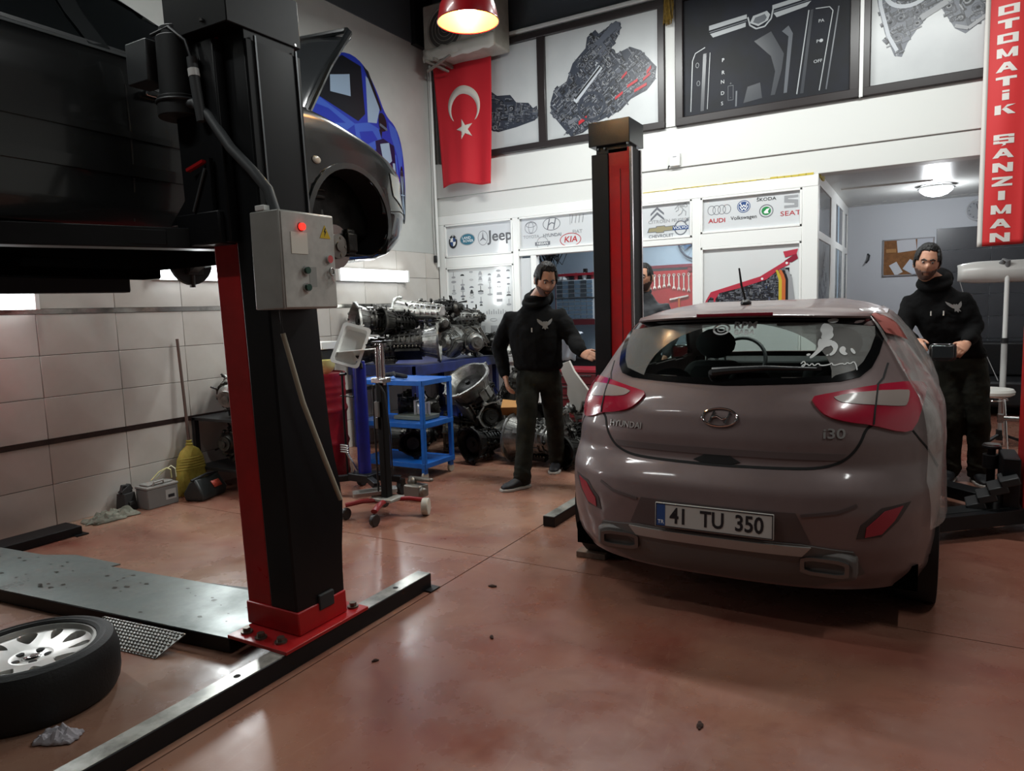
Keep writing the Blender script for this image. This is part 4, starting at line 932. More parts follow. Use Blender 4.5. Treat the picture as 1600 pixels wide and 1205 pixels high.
# ================================================================== LIFTS
blk = M('lift_black', '111214', .42, var='16171a', vs=5, spec=.3); bolt_m = M('bolt_steel', '6d665c', .4, .8)
worn = M('worn_bar_top', 'bcbcb4', .26, .35, var='7b7b75', vs=10)
def bolts(mb, pts, r=.013, h=.018, n=6):
    for p in pts: mb.cyl(p, (p[0], p[1], p[2]+h), r, n=n)
def floor_bar(name, label, x0, x1, y0, y1, h, holes, group=None):
    t = thing(name, label, 'lift base bar', ((x0+x1)/2, y0, 0), 0, group); cx = (x0+x1)/2
    MB().bb((x0-cx, 0, 0), (x1-cx, y1-y0, h)).build('bar', blk, t, bevel=.004)
    if holes: MB().bb((x0-cx+.004, .004, h-.002), (x1-cx-.004, y1-y0-.004, h+.0015)).build('top_face', worn, t)
    for y in holes: MB().cyl((0, y-y0, h-.004), (0, y-y0, h+.0022), .014).build('bolt_hole', seamm, t)
    MB().bb((x0-cx-.02, y1-y0-.06, 0), (x1-cx+.04, y1-y0+.02, .008)).build('foot_plate', blk, t)
    return t
lf = thing('lift_post', 'near red and black two-post lift column with grey control box', 'car lift', (-2.42, 2.17, 0))
lf.name = 'lift_post'
o3 = Vector((-2.42, 2.17, 0))
def L(x, y, z): return (x-o3.x, y-o3.y, z)
LEAN = Matrix(((1, 0, -.032, .004), (0, 1, 0, 0), (0, 0, 1, 0), (0, 0, 0, 1)))   # the column is slightly out of plumb
def LM():
    m = MB(); m.T = LEAN; return m
m = MB(); m.bb(L(-2.56, 1.90, .081), L(-2.20, 2.40, .097)); m.build('base_plate', red, lf, bevel=.003)
for p in (L(-2.50, 1.955, .097), L(-2.40, 1.945, .097), L(-2.29, 1.955, .097), L(-2.26, 2.36, .097), L(-2.5, 2.36, .097)):
    m = MB(); m.cyl(p, (p[0], p[1], p[2]+.008), .026, n=16); m.cyl(p, (p[0], p[1], p[2]+.024), .017, n=6); m.build('anchor_bolt', bolt_m, lf)
m = LM(); m.bb(L(-2.575, 2.035, .097), L(-2.425, 2.31, 2.62)); m.bb(L(-2.577, 2.024, .097), L(-2.252, 2.315, .20)); m.build('column', red, lf, bevel=.006)
m = LM(); m.bb(L(-2.42, 2.03, .20), L(-2.27, 2.30, 2.62)); m.build('column_back', blk, lf, bevel=.004)
m = LM(); rg = []
for i in range(24):
    z = .20+2.36*i/23; b = .012*sin(z*3)+(.035*math.exp(-((z-.62)/.18)**2)); rg.append([L(-2.268, 2.03, z), L(-2.262, 2.035, z), L(-2.255, 2.17, z), L(-2.262, 2.305+b, z), L(-2.27, 2.305+b, z)])
m.loft(rg); m.build('rubber_cover', M('cover_black', '0f1012', .4, spec=.3), lf)
m = LM()
for y in (2.075, 2.29): m.bb(L(-2.262, y-.004, 1.9), L(-2.252, y+.004, 2.58))
m.build('cover_strip', M('worn_edge', '6f7274', .35, .6), lf)
m = LM(); m.bb(L(-2.64, 1.95, 2.60), L(-2.262, 2.33, 2.80)); m.build('top_cap', blk, lf, bevel=.004)
m = LM(); bolts(m, [L(-2.40, 1.945, 2.625), L(-2.27, 2.30, 2.605)], .01, .01); m.build('cap_screw', steel, lf)
m = LM(); m.bb(L(-2.67, 1.985, 1.77), L(-2.40, 2.32, 2.58)); m.bb(L(-2.70, 1.96, 1.765), L(-2.43, 2.34, 1.90)); m.build('carriage', blk, lf, bevel=.006)
m = MB(); m.prism([(-2.80, 1.86), (-2.52, 1.86), (-2.52, 2.11)], 1.962, 1.980, Matrix(((1, 0, 0, -o3.x), (0, 0, 1, -o3.y), (0, 1, 0, 0), (0, 0, 0, 1)))); m.build('gusset', blk, lf)
m = MB(); m.bar(L(-2.635, 1.956, 1.905), L(-2.545, 1.956, 2.07), .006, .008); m.build('gusset_edge', M('worn_edge'), lf)
MB().bar(L(-2.655, 1.96, 2.075), L(-2.55, 1.96, 2.10), .02, .012).build('red_stop', red, lf)
for k, (ex, ey) in enumerate(((-3.02, 1.30), (-3.02, 3.00))):
    a = MB(); a.bar(L(-2.66, 2.15, 1.80), L(ex, ey, 1.80), .11, .085); a.bar(L(-2.75, 2.15+(ey-2.15)*.3, 1.80), L(ex, ey, 1.80), .085, .065); a.cyl(L(-2.64, 2.15, 1.74), L(-2.64, 2.15, 1.87), .06); ar = a.build('lift_arm', blk, lf, bevel=.004)
    MB().cyl(L(ex, ey, 1.80), L(ex, ey, 1.868), .05).build('lift_pad', rubber, ar)
# motor unit
m = MB(); m.cyl(L(-2.71, 2.00, 2.33), L(-2.71, 2.00, 2.62), .085, n=22); m.cyl(L(-2.71, 2.00, 2.30), L(-2.71, 2.00, 2.38), .098, n=22); m.cyl(L(-2.71, 2.0, 2.62), L(-2.71, 2.0, 2.66), .07, n=20); m.build('motor', M('motor_black', '1d1f20', .6), lf, bevel=.004)
m = MB(); m.tor(L(-2.71, 2.0, 2.36), .099, .006); m.build('motor_band', M('motor_grey', '35383a', .5), lf)
m = MB(); m.box(L(-2.85, 1.95, 2.53), (.14, .10, .17)); m.box(L(-2.77, 1.97, 2.53), (.06, .05, .06)); m.build('terminal_box', M('motor_grey'), lf, bevel=.006)
hose = M('grey_hose', '45484a', .55)
MB().tube([L(-2.70, 1.96, 2.34), L(-2.60, 1.975, 2.34), L(-2.53, 1.985, 2.28), L(-2.42, 1.99, 2.14), L(-2.315, 2.0, 2.04), L(-2.245, 2.01, 1.96), L(-2.225, 2.02, 1.875)], .021, 12).build('hose', hose, lf)
MB().tube([L(-2.78, 1.93, 2.63), L(-2.68, 1.94, 2.645), L(-2.60, 1.955, 2.58), L(-2.575, 1.96, 2.50)], .008, 8).build('cable', blackp, lf)
MB().tube([L(-2.575, 1.96, 2.51), L(-2.565, 1.96, 2.40), L(-2.555, 1.97, 2.26)], .021, 12).build('hose', hose, lf)
MB().tube([L(-2.572, 1.96, 2.465), L(-2.568, 1.96, 2.435)], .0225, 12).build('hose_clip', pvc, lf)
# control box
cb = M('control_box_grey', 'a9a9a4', .4, .1, var='9b9b96', vs=5)
X0 = -2.15
cbx = MB().bb(L(-2.31, 1.965, 1.487), L(X0, 2.262, 1.872)).build('control_box', cb, lf, bevel=.005)
MB().bb(L(X0-.002, 1.975, 1.493), L(X0+.004, 2.256, 1.866)).build('box_door', M('control_door', 'c6c6bf', .36, .1, var='aeaea8', vs=9), cbx, bevel=.002)
PL = plane_left(X0+.0045-o3.x, 0, 0)
def onbox(y, z): return (X0+.004-o3.x, y-o3.y, z)
MB().cyl(onbox(2.075, 1.812), (onbox(2.075, 1.812)[0]+.014, *onbox(2.075, 1.812)[1:]), .014, n=18).build('red_lamp', M('pilot_red', 'ff2a20', .3, emit=2.2), cbx)
MB().tor(onbox(2.075, 1.812), .0155, .003, (1, 0, 0)).build('lamp_bezel', M('bezel_red', '8a1c1c', .4), cbx)
lb = MB().bb(onbox(2.018, 1.705), (onbox(2.105, 1.795)[0]+.002, *onbox(2.105, 1.79)[1:])).build('paper_label', M('label_white', 'e4e0d2', .6), cbx)
tri = MB(); PT = Matrix(((0, 0, 1, onbox(0, 0)[0]), (1, 0, 0, -o3.y), (0, 1, 0, 0), (0, 0, 0, 1)))
tri.prism([(2.175, 1.775), (2.235, 1.775), (2.205, 1.828)], 0, .002, PT); tr_ = tri.build('warning_sign', M('warning_yellow', 'd8b81c', .4), cbx)
MB().prism([(2.206, 1.817), (2.198, 1.800), (2.204, 1.800), (2.200, 1.782), (2.213, 1.804), (2.206, 1.804), (2.211, 1.817)], .002, .003, PT).build('lightning_mark', inkd, cbx)
for z in (1.640, 1.572):
    c = onbox(2.085, z); MB().cyl(c, (c[0]+.010, c[1], c[2]), .019, n=20).build('button_bezel', steel, cbx); MB().cyl((c[0]+.008, c[1], c[2]), (c[0]+.018, c[1], c[2]), .014, n=18).build('push_button', M('button_green', '1d4a3c', .4), cbx)
MB().bb(onbox(2.105, 1.575), (onbox(0, 0)[0]+.001, 2.145-o3.y, 1.655)).build('faded_label', M('label_grey', '9b9c97', .5), cbx)
c = onbox(2.218, 1.690); MB().cyl(c, (c[0]+.012, c[1], c[2]), .016, n=18).build('key_switch', chrome, cbx)
c = onbox(2.222, 1.638); m = MB(); m.tor((c[0]+.012, c[1], c[2]), .015, .004, (1, .2, 0)); m.bar((c[0]+.012, c[1], c[2]-.014), (c[0]+.012, c[1]+.004, c[2]-.052), .010, .003, (1, 0, 0)); m.build('key', steel, cbx)
MB().box(L(-2.255, 1.985, 1.885), (.05, .035, .022)).build('cable_gland', pvc, cbx, bevel=.003)
m = MB(); m.tube([L(-2.245, 2.03, 1.485), L(-2.243, 2.035, 1.38)], .004, 6); m.build('cord', blackp, lf)
MB().tube([L(-2.243, 2.035, 1.39), L(-2.225, 2.10, 1.10), L(-2.205, 2.18, .85), L(-2.20, 2.26, .645)], [.010, .011, .011, .010], 10).build('hanging_rod', M('pale_rod', '9c9684', .6), lf)
m = MB(); m.box(L(-2.262, 2.19, .20), (.03, .09, .07)); m.build('cover_patch', M('patch_grey', '2b2c2c', .7), lf, bevel=.006)
# far column of this lift by the wall (mostly outside the picture) with the arm that shows under the car
lg = thing('lift_post', 'left column of the near lift by the tiled wall, its arm under the raised car', 'car lift', (-5.25, 1.75, 0))
q3 = Vector((-5.25, 1.75, 0))
def L2(x, y, z): return (x-q3.x, y-q3.y, z)
m = MB(); m.bb(L2(-5.36, 1.55, .08), L2(-5.10, 1.9, 2.62)); m.build('column', red, lg, bevel=.006)
m = MB(); m.bb(L2(-5.09, 1.58, 1.60), L2(-4.98, 1.88, 2.2)); m.build('carriage', blk, lg, bevel=.006)
m = MB(); m.bar(L2(-5.0, 1.7, 1.70), L2(-4.66, 2.90, 1.705), .12, .105); ar = m.build('lift_arm', blk, lg, bevel=.004)
m = MB(); m.bar(L2(-4.67, 2.86, 1.705), L2(-4.655, 2.905, 1.705), .10, .085); m.build('arm_end', M('worn_edge'), ar)
MB().cyl(L2(-4.68, 2.8, 1.74), L2(-4.68, 2.8, 1.80), .05).build('lift_pad', rubber, ar)
m = MB(); m.bar(L2(-5.0, 1.7, 1.70), L2(-4.62, .6, 1.70), .10, .08); ar = m.build('lift_arm', blk, lg, bevel=.004)
floor_bar('lift_base_bar', 'long worn steel bar bolted to the floor under the near red column', -2.295, -2.207, .55, 2.90, .08, (1.70, 2.66))
floor_bar('lift_base_bar', 'black bar lying along the tiled wall at the left edge', -5.20, -5.0, .9, 2.63, .06, ())
floor_bar('lift_base_bar', 'short black bar end sticking out beside the left rear wheel of the hatchback', -2.155, -2.068, 4.09, 6.3, .07, (4.9,))
# cable cover plate between the columns
t = thing('cable_cover', 'long grey steel cover plate on the floor between the near lift columns', 'steel plate', (-3.8, 2.0, 0))
m = MB(); P_ = [(-5.05, 1.66), (-2.57, 1.915), (-2.60, 2.365), (-5.05, 2.11)]
m.prism([(x+3.8, y-2.0) for x, y in P_], .004, .068); m.build('cover_side', blk, t, bevel=.003)
plm = M('scuffed_plate', '8e9694', .36, .5, var='6d7573', vs=3.5, rvar=.12)
m = MB(); m.prism([(x+3.8, y-2.0) for x, y in ((-5.05, 1.663), (-2.575, 1.918), (-2.604, 2.362), (-5.05, 2.107))], .068, .0715); m.build('plate_top', plm, t)
m = MB(); rr = random.Random(5)
for i in range(46):
    u = rr.random(); x = -4.95+2.3*u; y = 1.70+.255*((x+5.05)/2.48)+rr.uniform(.02, .38); s = rr.uniform(.006, .02)
    m.add([(x+3.8+s*rr.uniform(.6, 1.4)*cos(a), y-2+s*.7*rr.uniform(.6, 1.3)*sin(a), .0722) for a in [2*pi*k/7 for k in range(7)]], [list(range(7))], False)
m.build('oil_spots', M('oil_spot', '30342f', .3), t, kind='stuff')
m = MB(); m.prism([(-4.64+3.8, 2.15-2), (-4.40+3.8, 2.26-2), (-3.98+3.8, 2.285-2), (-4.0+3.8, 2.22-2)], .055, .062); m.build('bent_flap', plm, t)
m = MB(); m.prism([(-3.35+3.8, 2.29-2), (-3.30+3.8, 2.33-2), (-2.95+3.8, 2.40-2), (-2.95+3.8, 2.33-2)], .02, .05); m.build('bent_flap', blk, t)
# checker ramp
t = thing('checker_ramp', 'small ribbed steel ramp leaning on the cover plate beside the loose wheel', 'ramp', (-3.08, 1.78, 0))
A = Vector((-3.33, 1.812, .066)); Bv = Vector((-2.80, 1.868, .066)); Cc = Vector((-2.83, 1.735, .004)); D = Vector((-3.36, 1.68, .004)); oo = Vector((-3.08, 1.78, 0))
m = MB(); m.loft([[A-oo, Bv-oo, Bv-oo-Vector((0, 0, .006)), A-oo-Vector((0, 0, .006))], [D-oo, Cc-oo, Cc-oo-Vector((0, 0, .003)), D-oo-Vector((0, 0, .003))]], smooth=False); m.build('ramp_plate', M('ramp_steel', '7c7c78', .35, .7), t)
m = MB()
for i in range(26):
    for j in range(9):
        u = (i+.5*(j % 2)+.3)/26; v = (j+.5)/9
        if u > .98: continue
        p = (A+(Bv-A)*u)*(1-v)+(D+(Cc-D)*u)*v-oo; m.bar(p+Vector((-.004, -.005, .002)), p+Vector((.006, .005, .002)), .0045, .004)
m.build('rib', M('rib_steel', 'a2a29d', .3, .8), t, kind='stuff')
# ------------------------------------------------------------------ rear lift (behind the hatchback)
t = thing('lift_post', 'far red lift column with black side and black top box, beside the walking man', 'car lift', (-1.98, 5.15, 0)); o4 = Vector((-1.98, 5.15, 0))
def L4(x, y, z): return (x-o4.x, y-o4.y, z)
m = MB(); m.bb(L4(-2.01, 5.0, .07), L4(-1.838, 5.20, 2.60)); m.build('column', red, t, bevel=.006)
MB().bb(L4(-1.917, 4.997, .5), L4(-1.913, 5.01, 2.45)).build('column_seam', M('seam_red', '3c0a0b', .6), t)
MB().bb(L4(-2.135, 4.985, .07), L4(-2.005, 5.21, 2.57)).build('column_cover', blk, t, bevel=.004)
m = MB(); m.bb(L4(-1.85, 5.0, .07), L4(-1.826, 5.022, 2.6)); m.bb(L4(-1.85, 5.175, .07), L4(-1.818, 5.195, 2.6)); m.build('guide_rail', M('rail_bright', 'b7aeb0', .25, .9), t, bevel=.003)
m = MB(); m.bb(L4(-1.85, 5.02, .07), L4(-1.834, 5.18, 2.6)); m.build('column_slot', seamm, t)
m = MB(); m.bb(L4(-2.15, 4.97, 2.625), L4(-1.83, 5.27, 2.80)); m.build('top_cap', M('cap_black', '1c1d1f', .25), t, bevel=.004)
m = MB(); m.bb(L4(-2.10, 5.0, 2.57), L4(-1.86, 5.2, 2.63)); m.build('cap_neck', blk, t)
m = MB(); bolts(m, [L4(-2.08, 4.99, 2.60), L4(-2.03, 4.99, 2.60), L4(-1.85, 4.985, 2.615)], .008, .012); m.build('cap_screw', steel, t)
m = MB(); m.bb(L4(-2.2, 4.9, .07), L4(-1.70, 5.4, .09)); m.build('base_plate', red, t, bevel=.003)
m = MB(); m.bb(L4(-1.84, 4.99, .12), L4(-1.76, 5.25, .75)); m.build('carriage', blk, t, bevel=.005)
for ey in (4.3, 5.9):
    m = MB(); m.bar(L4(-1.72, 5.15, .16), L4(-1.2, ey, .16), .11, .07); ar = m.build('lift_arm', blk, t, bevel=.004); MB().cyl(L4(-1.2, ey, .16), L4(-1.2, ey, .215), .05).build('lift_pad', rubber, ar)
t = thing('lift_post', 'right-hand lift column at the right edge with black arms reaching under the hatchback', 'car lift', (.68, 5.3, 0)); o5 = Vector((.68, 5.3, 0))
def L5(x, y, z): return (x-o5.x, y-o5.y, z)
m = MB(); m.bb(L5(.575, 5.15, .07), L5(.80, 5.45, 1.25)); m.build('column', red, t, bevel=.006); m = MB(); m.bb(L5(.66, 5.14, 1.25), L5(.82, 5.46, 2.6)); m.build('column_top', red, t, bevel=.006)
m = MB(); m.bb(L5(.80, 5.14, .07), L5(.92, 5.46, 2.6)); m.build('column_cover', blk, t)
m = MB(); m.bb(L5(.47, 5.12, .12), L5(.56, 5.45, .46)); m.build('carriage', blk, t, bevel=.006)
m = MB()
for k in range(4): m.box(L5(.335+k*.055, 5.12, .17+k*.055), (.10, .22, .045), Matrix.Rotation(-.35, 3, 'Y'))
m.build('folded_guard', M('guard_rubber', '2c2d2e', .55), t, bevel=.006)
m = MB(); m.bar(L5(.60, 5.25, .11), L5(-.12, 4.62, .11), .17, .09); ar = m.build('lift_arm', blk, t, bevel=.005)
MB().bar(L5(.5, 5.19, .156), L5(.05, 4.80, .156), .12, .006).build('arm_top', M('arm_worn', '3a3d3e', .3, .5), ar)
MB().cyl(L5(-.12, 4.62, .11), L5(-.12, 4.62, .20), .05).build('lift_pad', rubber, ar)
m = MB(); m.bar(L5(.60, 5.35, .11), L5(-.1, 5.95, .11), .15, .08); ar = m.build('lift_arm', blk, t, bevel=.005); MB().cyl(L5(-.1, 5.95, .11), L5(-.1, 5.95, .2), .05).build('lift_pad', rubber, ar)
m = MB(); m.cyl(L5(.435, 5.45, .33), L5(.435, 5.45, .42), .05); m.cyl(L5(.435, 5.45, .46), L5(.435, 5.45, .48), .055); m.cyl(L5(.435, 5.45, .1), L5(.435, 5.45, .46), .025); ar = m.build('spare_pad', blackp, t, bevel=.004); MB().cyl(L5(.435, 5.45, .48), L5(.435, 5.45, .488), .048).build('pad_top', steel, ar)
m = MB(); m.cyl(L5(.46, 5.16, .70), L5(.54, 5.16, .70), .015); m.box(L5(.45, 5.16, .70), (.03, .05, .05)); m.build('lock_lever', steel, t)
# ------------------------------------------------------------------ loose wheel lying on the floor
t = thing('alloy_wheel', 'loose car wheel with silver alloy rim lying flat at the lower left corner', 'wheel', (-2.97, 1.325, 0)); t.scale = (.945, .945, .93)
R_ = .318
MB().lathe([(.232, .045), (.24, .02), (.27, .002), (.30, .01), (R_-.006, .035), (R_, .07), (R_, .165), (R_-.008, .205), (.30, .226), (.272, .236), (.262, .231), (.25, .234), (.238, .226), (.232, .20)], (0, 0, 0), (0, 0, 1), 64, True).build('tyre', M('tyre_rubber', '161616', .62, bump=.15, bs=90), t)
alloy = M('alloy_silver', 'c6c5c1', .3, .4, var='b6b5b1', vs=7)
rim = MB(); rim.lathe([(.234, .205), (.236, .222), (.226, .224), (.217, .205), (.210, .12), (.205, .05), (.215, .03), (.225, .03), (.226, .12)], (0, 0, 0), (0, 0, 1), 56, True); rim.build('rim', alloy, t)
zf = lambda r_: .176+.030*min(1, r_/.2)
def cell(a0, a1, ra, rb, hole, n=40):
    """one sector of the wheel face with a rounded window, thick edges"""
    ac = (a0+a1)/2; rc = (ra+rb)/2; O = []; I = []; hc, hr, ha, sk = hole
    for k in range(n):
        t_ = 2*pi*k/n; ca, sa = cos(t_), sin(t_); q_ = max(abs(ca), abs(sa)); O.append((rc+(rb-ra)/2*ca/q_, ac+(a1-a0)/2*sa/q_))
        w_ = (1+.35*ca); I.append((hc+hr*ca, ac+sk*ca+ha*sa*w_))
    P = lambda p, e: (p[0]*cos(p[1]), p[0]*sin(p[1]), zf(p[0])-e)
    return [[P(p, 0) for p in O], [P(p, 0) for p in I], [P(p, .004) for p in [(hc+(p[0]-hc)*.93, ac+(p[1]-ac)*.93) for p in I]], [P(p, .045) for p in [(hc+(p[0]-hc)*.9, ac+(p[1]-ac)*.9) for p in I]]]
for k in range(5):
    c0 = 2*pi*k/5+.25; m = MB()
    m.loft(cell(c0-.37, c0+.37, .075, .225, (.166, .046, .20, 0)), False); m.loft(cell(c0+.37, c0+2*pi/5-.37, .075, .225, (.172, .040, .115, .03)), False)
    m.build('spoke', alloy, t, ang=35)
hb = MB(); hb.lathe([(.0, .182), (.03, .183), (.036, .1795), (.078, .188), (.088, .186), (.09, .15), (.0, .15)], (0, 0, 0), (0, 0, 1), 32); hb.build('hub_face', alloy, t)
cp = MB(); cp.lathe([(0, .186), (.026, .186), (.031, .182)], (0, 0, 0), (0, 0, 1), 24)
for k in range(3): cp.bar((-.012+.012*k, -.01, .187), (-.004+.012*k, .012, .187), .004, .003)
cp.build('centre_cap', chrome, t)
for k in range(5):
    a = 2*pi*k/5+.25+.63; MB().cyl((.060*cos(a), .060*sin(a), .150), (.060*cos(a), .060*sin(a), .1868), .0155, n=16).build('bolt_hole', seamm, t)
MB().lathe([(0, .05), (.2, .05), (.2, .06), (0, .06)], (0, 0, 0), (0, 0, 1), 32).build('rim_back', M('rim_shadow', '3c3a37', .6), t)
# crumpled paper tissue
def crumple(name, label, cat, loc, rx, ry, h, mat, seed, n=18, rz=0, amp=1., sc=9):
    m = MB(); rg = []
    for i in range(n):
        row = []
        for j in range(n):
            u = -1+2*i/(n-1); v = -1+2*j/(n-1); q = noise.noise((u*2.2+seed, v*2.2, seed)); e = 1+.25*noise.noise((u*3, v*3, seed+5))
            z = h*max(0, 1-max(abs(u), abs(v))**3)*(.35+.9*abs(noise.noise((u*sc*.3, v*sc*.3, seed*2)))*amp+.3*q)+.004
            row.append((rx*u*e*(1-.15*v*v), ry*v*e*(1-.15*u*u), max(.003, z)))
        rg.append(row)
    m.loft(rg, False, False); o = m.build(name, mat, None, ang=25); sd = o.modifiers.new('s', 'SOLIDIFY'); sd.thickness = .0025; sd.offset = 0
    o.location = loc; o.rotation_euler = (0, 0, rz); return tag(o, label, cat)
crumple('crumpled_tissue', 'crumpled pale tissue on the red floor in front of the loose wheel', 'tissue', (-2.60, 1.215, 0), .075, .045, .05, M('tissue_grey', 'b9b3b8', .8), 2., rz=.5)
# wooden block behind rear wheel
o = MB().bb((-.09, -.045, 0), (.09, .045, .035)).build('wooden_block', M('old_wood', '7a6556', .7, var='5f4d40', vs=20), None, bevel=.004); o.location = (-1.62, 3.695, 0); o.rotation_euler = (0, 0, .05); tag(o, 'small flat wooden block lying in front of the left rear wheel of the hatchback', 'block')
# dirt bits on the floor, and small screws
rr = random.Random(12)
for i, (x, y, s) in enumerate(((-1.92, 3.05, .03), (-1.0, 1.75, .045), (-3.62, 1.98, .03), (-1.95, 2.15, .02), (-1.62, 2.55, .022), (-1.32, 1.28, .02), (-.62, 2.3, .03))):
    m = MB(); m.sph((0, 0, .005), (s*.6, s*.4, .006), 8); m.sph((s*.5, s*.2, .004), (s*.3, s*.25, .005), 7); m.sph((-s*.5, -s*.1, .003), (s*.35, s*.2, .004), 7)
    o = m.build('dirt_clump', M('dirt', '3b241c', .9, bump=.5, bs=200), None); o.location = (x, y, 0); o.rotation_euler = (0, 0, i*1.3); tag(o, ('dark dirt clump on the floor between the two steel floor bars', 'largest dark dirt clump, on the open floor in front of the hatchback', 'dark dirt clump behind the loose wheel near the cover plate', 'small dark dirt clump just right of the near red column base', 'small dark dirt clump on the floor joint side left of the hatchback', 'small dark dirt clump nearest to us on the open floor', 'dark dirt clump under the right end of the hatchback bumper')[i], 'dirt', 'dirt clumps scattered over the floor')
# ================================================================== GEARBOXES
def gearbox(label, loc, rot, L=.55, Rb=.19, mats=(None, None), seed=1, style='rear', z0=None, group=None, tail=True, hollow=True):
    """bell housing at -x, tail at +x; rotated, then dropped so that its lowest point rests on z0"""
    r = random.Random(seed); A, Bm = mats; t = thing('gearbox', label, 'gearbox', loc, 0, group); kids = []
    # bell housing: open flared cup with an irregular bolt flange
    n = 40; ear = [r.uniform(0, 2*pi) for _ in range(7)]
    def rad(a, base): return base*(1+.05*sin(3*a+seed)+.04*sin(2*a+1))+sum(.022*math.exp(-((((a-e+pi) % (2*pi))-pi)/.10)**2) for e in ear)
    def ringx(x, base, k=1.): return [(x, rad(2*pi*i/n, base)*cos(2*pi*i/n)*k, rad(2*pi*i/n, base)*sin(2*pi*i/n)*k) for i in range(n)]
    def circ(x, rr_, sy=1, oy=0): return [(x, rr_*cos(2*pi*i/n)*sy+oy, rr_*sin(2*pi*i/n)) for i in range(n)]
    m = MB(); l1 = L*.34
    m.loft([circ(-.0+.10*hollow, Rb*.32), circ(.09*hollow+.0, Rb*.70), ringx(-L/2+.012+.0, Rb*.84)] if False else [circ(-L/2+l1*.75, .04), circ(-L/2+l1*.7, Rb*.66), circ(-L/2+.03, Rb*.84), ringx(-L/2, Rb*.90), ringx(-L/2, Rb), ringx(-L/2+.022, Rb), circ(-L/2+.026, Rb*.90), circ(-L/2+l1*.8, Rb*.74), circ(-L/2+l1, Rb*.66), circ(-L/2+l1, .05)], True)
    bell = m.build('bell_housing', A, t, ang=30); kids.append(bell)
    m = MB()
    for e in ear:
        e2 = e; y, z = (Rb+.004)*cos(e2), (Rb+.004)*sin(e2); m.cyl((-L/2-.006, y, z), (-L/2+.04, y, z), .014, n=8)
    for k in range(14):
        a = 2*pi*k/14; p0 = (-L/2+.024, Rb*.9*cos(a), Rb*.9*sin(a)); p1 = (-L/2+l1, Rb*.68*cos(a), Rb*.68*sin(a)); m.bar(p0, p1, .009, .028, (0, -sin(a), cos(a)))
    kids.append(m.build('bell_ribs', A, t, kind='stuff'))
    if hollow:
        m = MB(); m.lathe([(0, -.02), (Rb*.45, -.025), (Rb*.56, -.01), (Rb*.58, .04), (0, .05)], (-L/2+l1*.42, 0, 0), (1, 0, 0), 30); m.cyl((-L/2+l1*.2, 0, 0), (-L/2+l1*.5, 0, 0), .025); kids.append(m.build('converter', iron, t))
    # main case: faceted barrel with ribs
    m = MB(); x0 = -L/2+l1*.85; x1 = L/2-(.12*L if tail else 0); rg = []
    for i in range(8):
        u = i/7; x = x0+(x1-x0)*u; q = Rb*(.74-.20*u)*(1+.06*r.uniform(-1, 1)); rg.append([(x, q*(1.0+.10*r.uniform(-1, 1))*cos(2*pi*j/14), q*(.92+.10*r.uniform(-1, 1))*sin(2*pi*j/14)) for j in range(14)])
    m.loft(rg, True, True, False); kids.append(m.build('case', Bm, t, bevel=.004))
    m = MB()
    for i in range(6):
        u = (i+.5)/6; x = x0+(x1-x0)*u; q = Rb*(.76-.20*u); w = .008
        m.lathe([(q*.9, -w), (q*1.06, -w), (q*1.06, w), (q*.9, w)], (x, 0, 0), (1, 0, 0), 18, True)
    for k in range(9):
        a = 2*pi*k/9+.2; m.bar((x0, Rb*.77*cos(a), Rb*.77*sin(a)), (x1, Rb*.58*cos(a), Rb*.58*sin(a)), .008, .02, (0, -sin(a), cos(a)))
    kids.append(m.build('case_ribs', Bm, t, kind='stuff'))
    m = MB(); pz = -Rb*.66; m.box(((x0+x1)/2, 0, pz), ((x1-x0)*.82, Rb*1.15, .045), None, .9); m.box(((x0+x1)/2, 0, pz+.028), ((x1-x0)*.88, Rb*1.25, .012)); pan = m.build('oil_pan', A if r.random() < .5 else iron, t, bevel=.006); kids.append(pan)
    m = MB()
    for k in range(8):
        x = x0+(x1-x0)*(.10+.8*k/7)
        for s in (-1, 1): m.cyl((x, s*Rb*.58, pz+.02), (x, s*Rb*.58, pz+.045), .007, n=6)
    kids.append(m.build('pan_bolts', bolt_m, t, kind='stuff'))
    if tail:
        m = MB(); m.lathe([(Rb*.52, 0), (Rb*.46, .03), (Rb*.30, .05), (Rb*.26, .11*L), (Rb*.34, .12*L), (Rb*.34, .16*L), (.03, .16*L), (.03, .20*L), (0, .20*L)], (x1-.01, 0, 0), (1, 0, 0), 22); kids.append(m.build('tail_housing', A, t))
    # side fittings: solenoid covers, pipes, levers, castings
    m = MB(); m2 = MB()
    for k in range(13):
        x = r.uniform(x0, x1); a = r.uniform(-.5, pi+.5); q = Rb*(.70-.16*(x-x0)/(x1-x0)); c = (x, q*cos(a), q*sin(a)); s = r.uniform(.025, .06)*Rb/.19
        if k % 3 == 0: m.box(c, (s*1.6, s, s*.9), Matrix.Rotation(a, 3, 'X'))
        elif k % 3 == 1: m.cyl(c, (x+r.uniform(-.02, .02), (q+s*1.3)*cos(a), (q+s*1.3)*sin(a)), s*.42, n=10)
        else: m2.sph(c, s*.55, 10)
    for k in range(3):
        a = r.uniform(.3, 2.8); q = Rb*.8; m2.tube([(x0+.02, q*cos(a), q*sin(a)), ((x0+x1)/2, q*1.05*cos(a+.2), q*1.05*sin(a+.2)), (x1-.05, q*.8*cos(a+.35), q*.8*sin(a+.35))], .006, 6)
    for k in range(5):
        x = r.uniform(x0, x1); a = r.uniform(0, pi); q = Rb*.72; m2.cyl((x, q*cos(a), q*sin(a)), (x, (q+.05)*cos(a), (q+.05)*sin(a)), .009, n=8)
    kids.append(m.build('fittings', A, t, bevel=.003, kind='stuff')); kids.append(m2.build('pipes_and_sensors', iron, t, kind='stuff'))
    t.rotation_euler = rot
    M3 = Euler(rot).to_matrix(); lo = 1e9
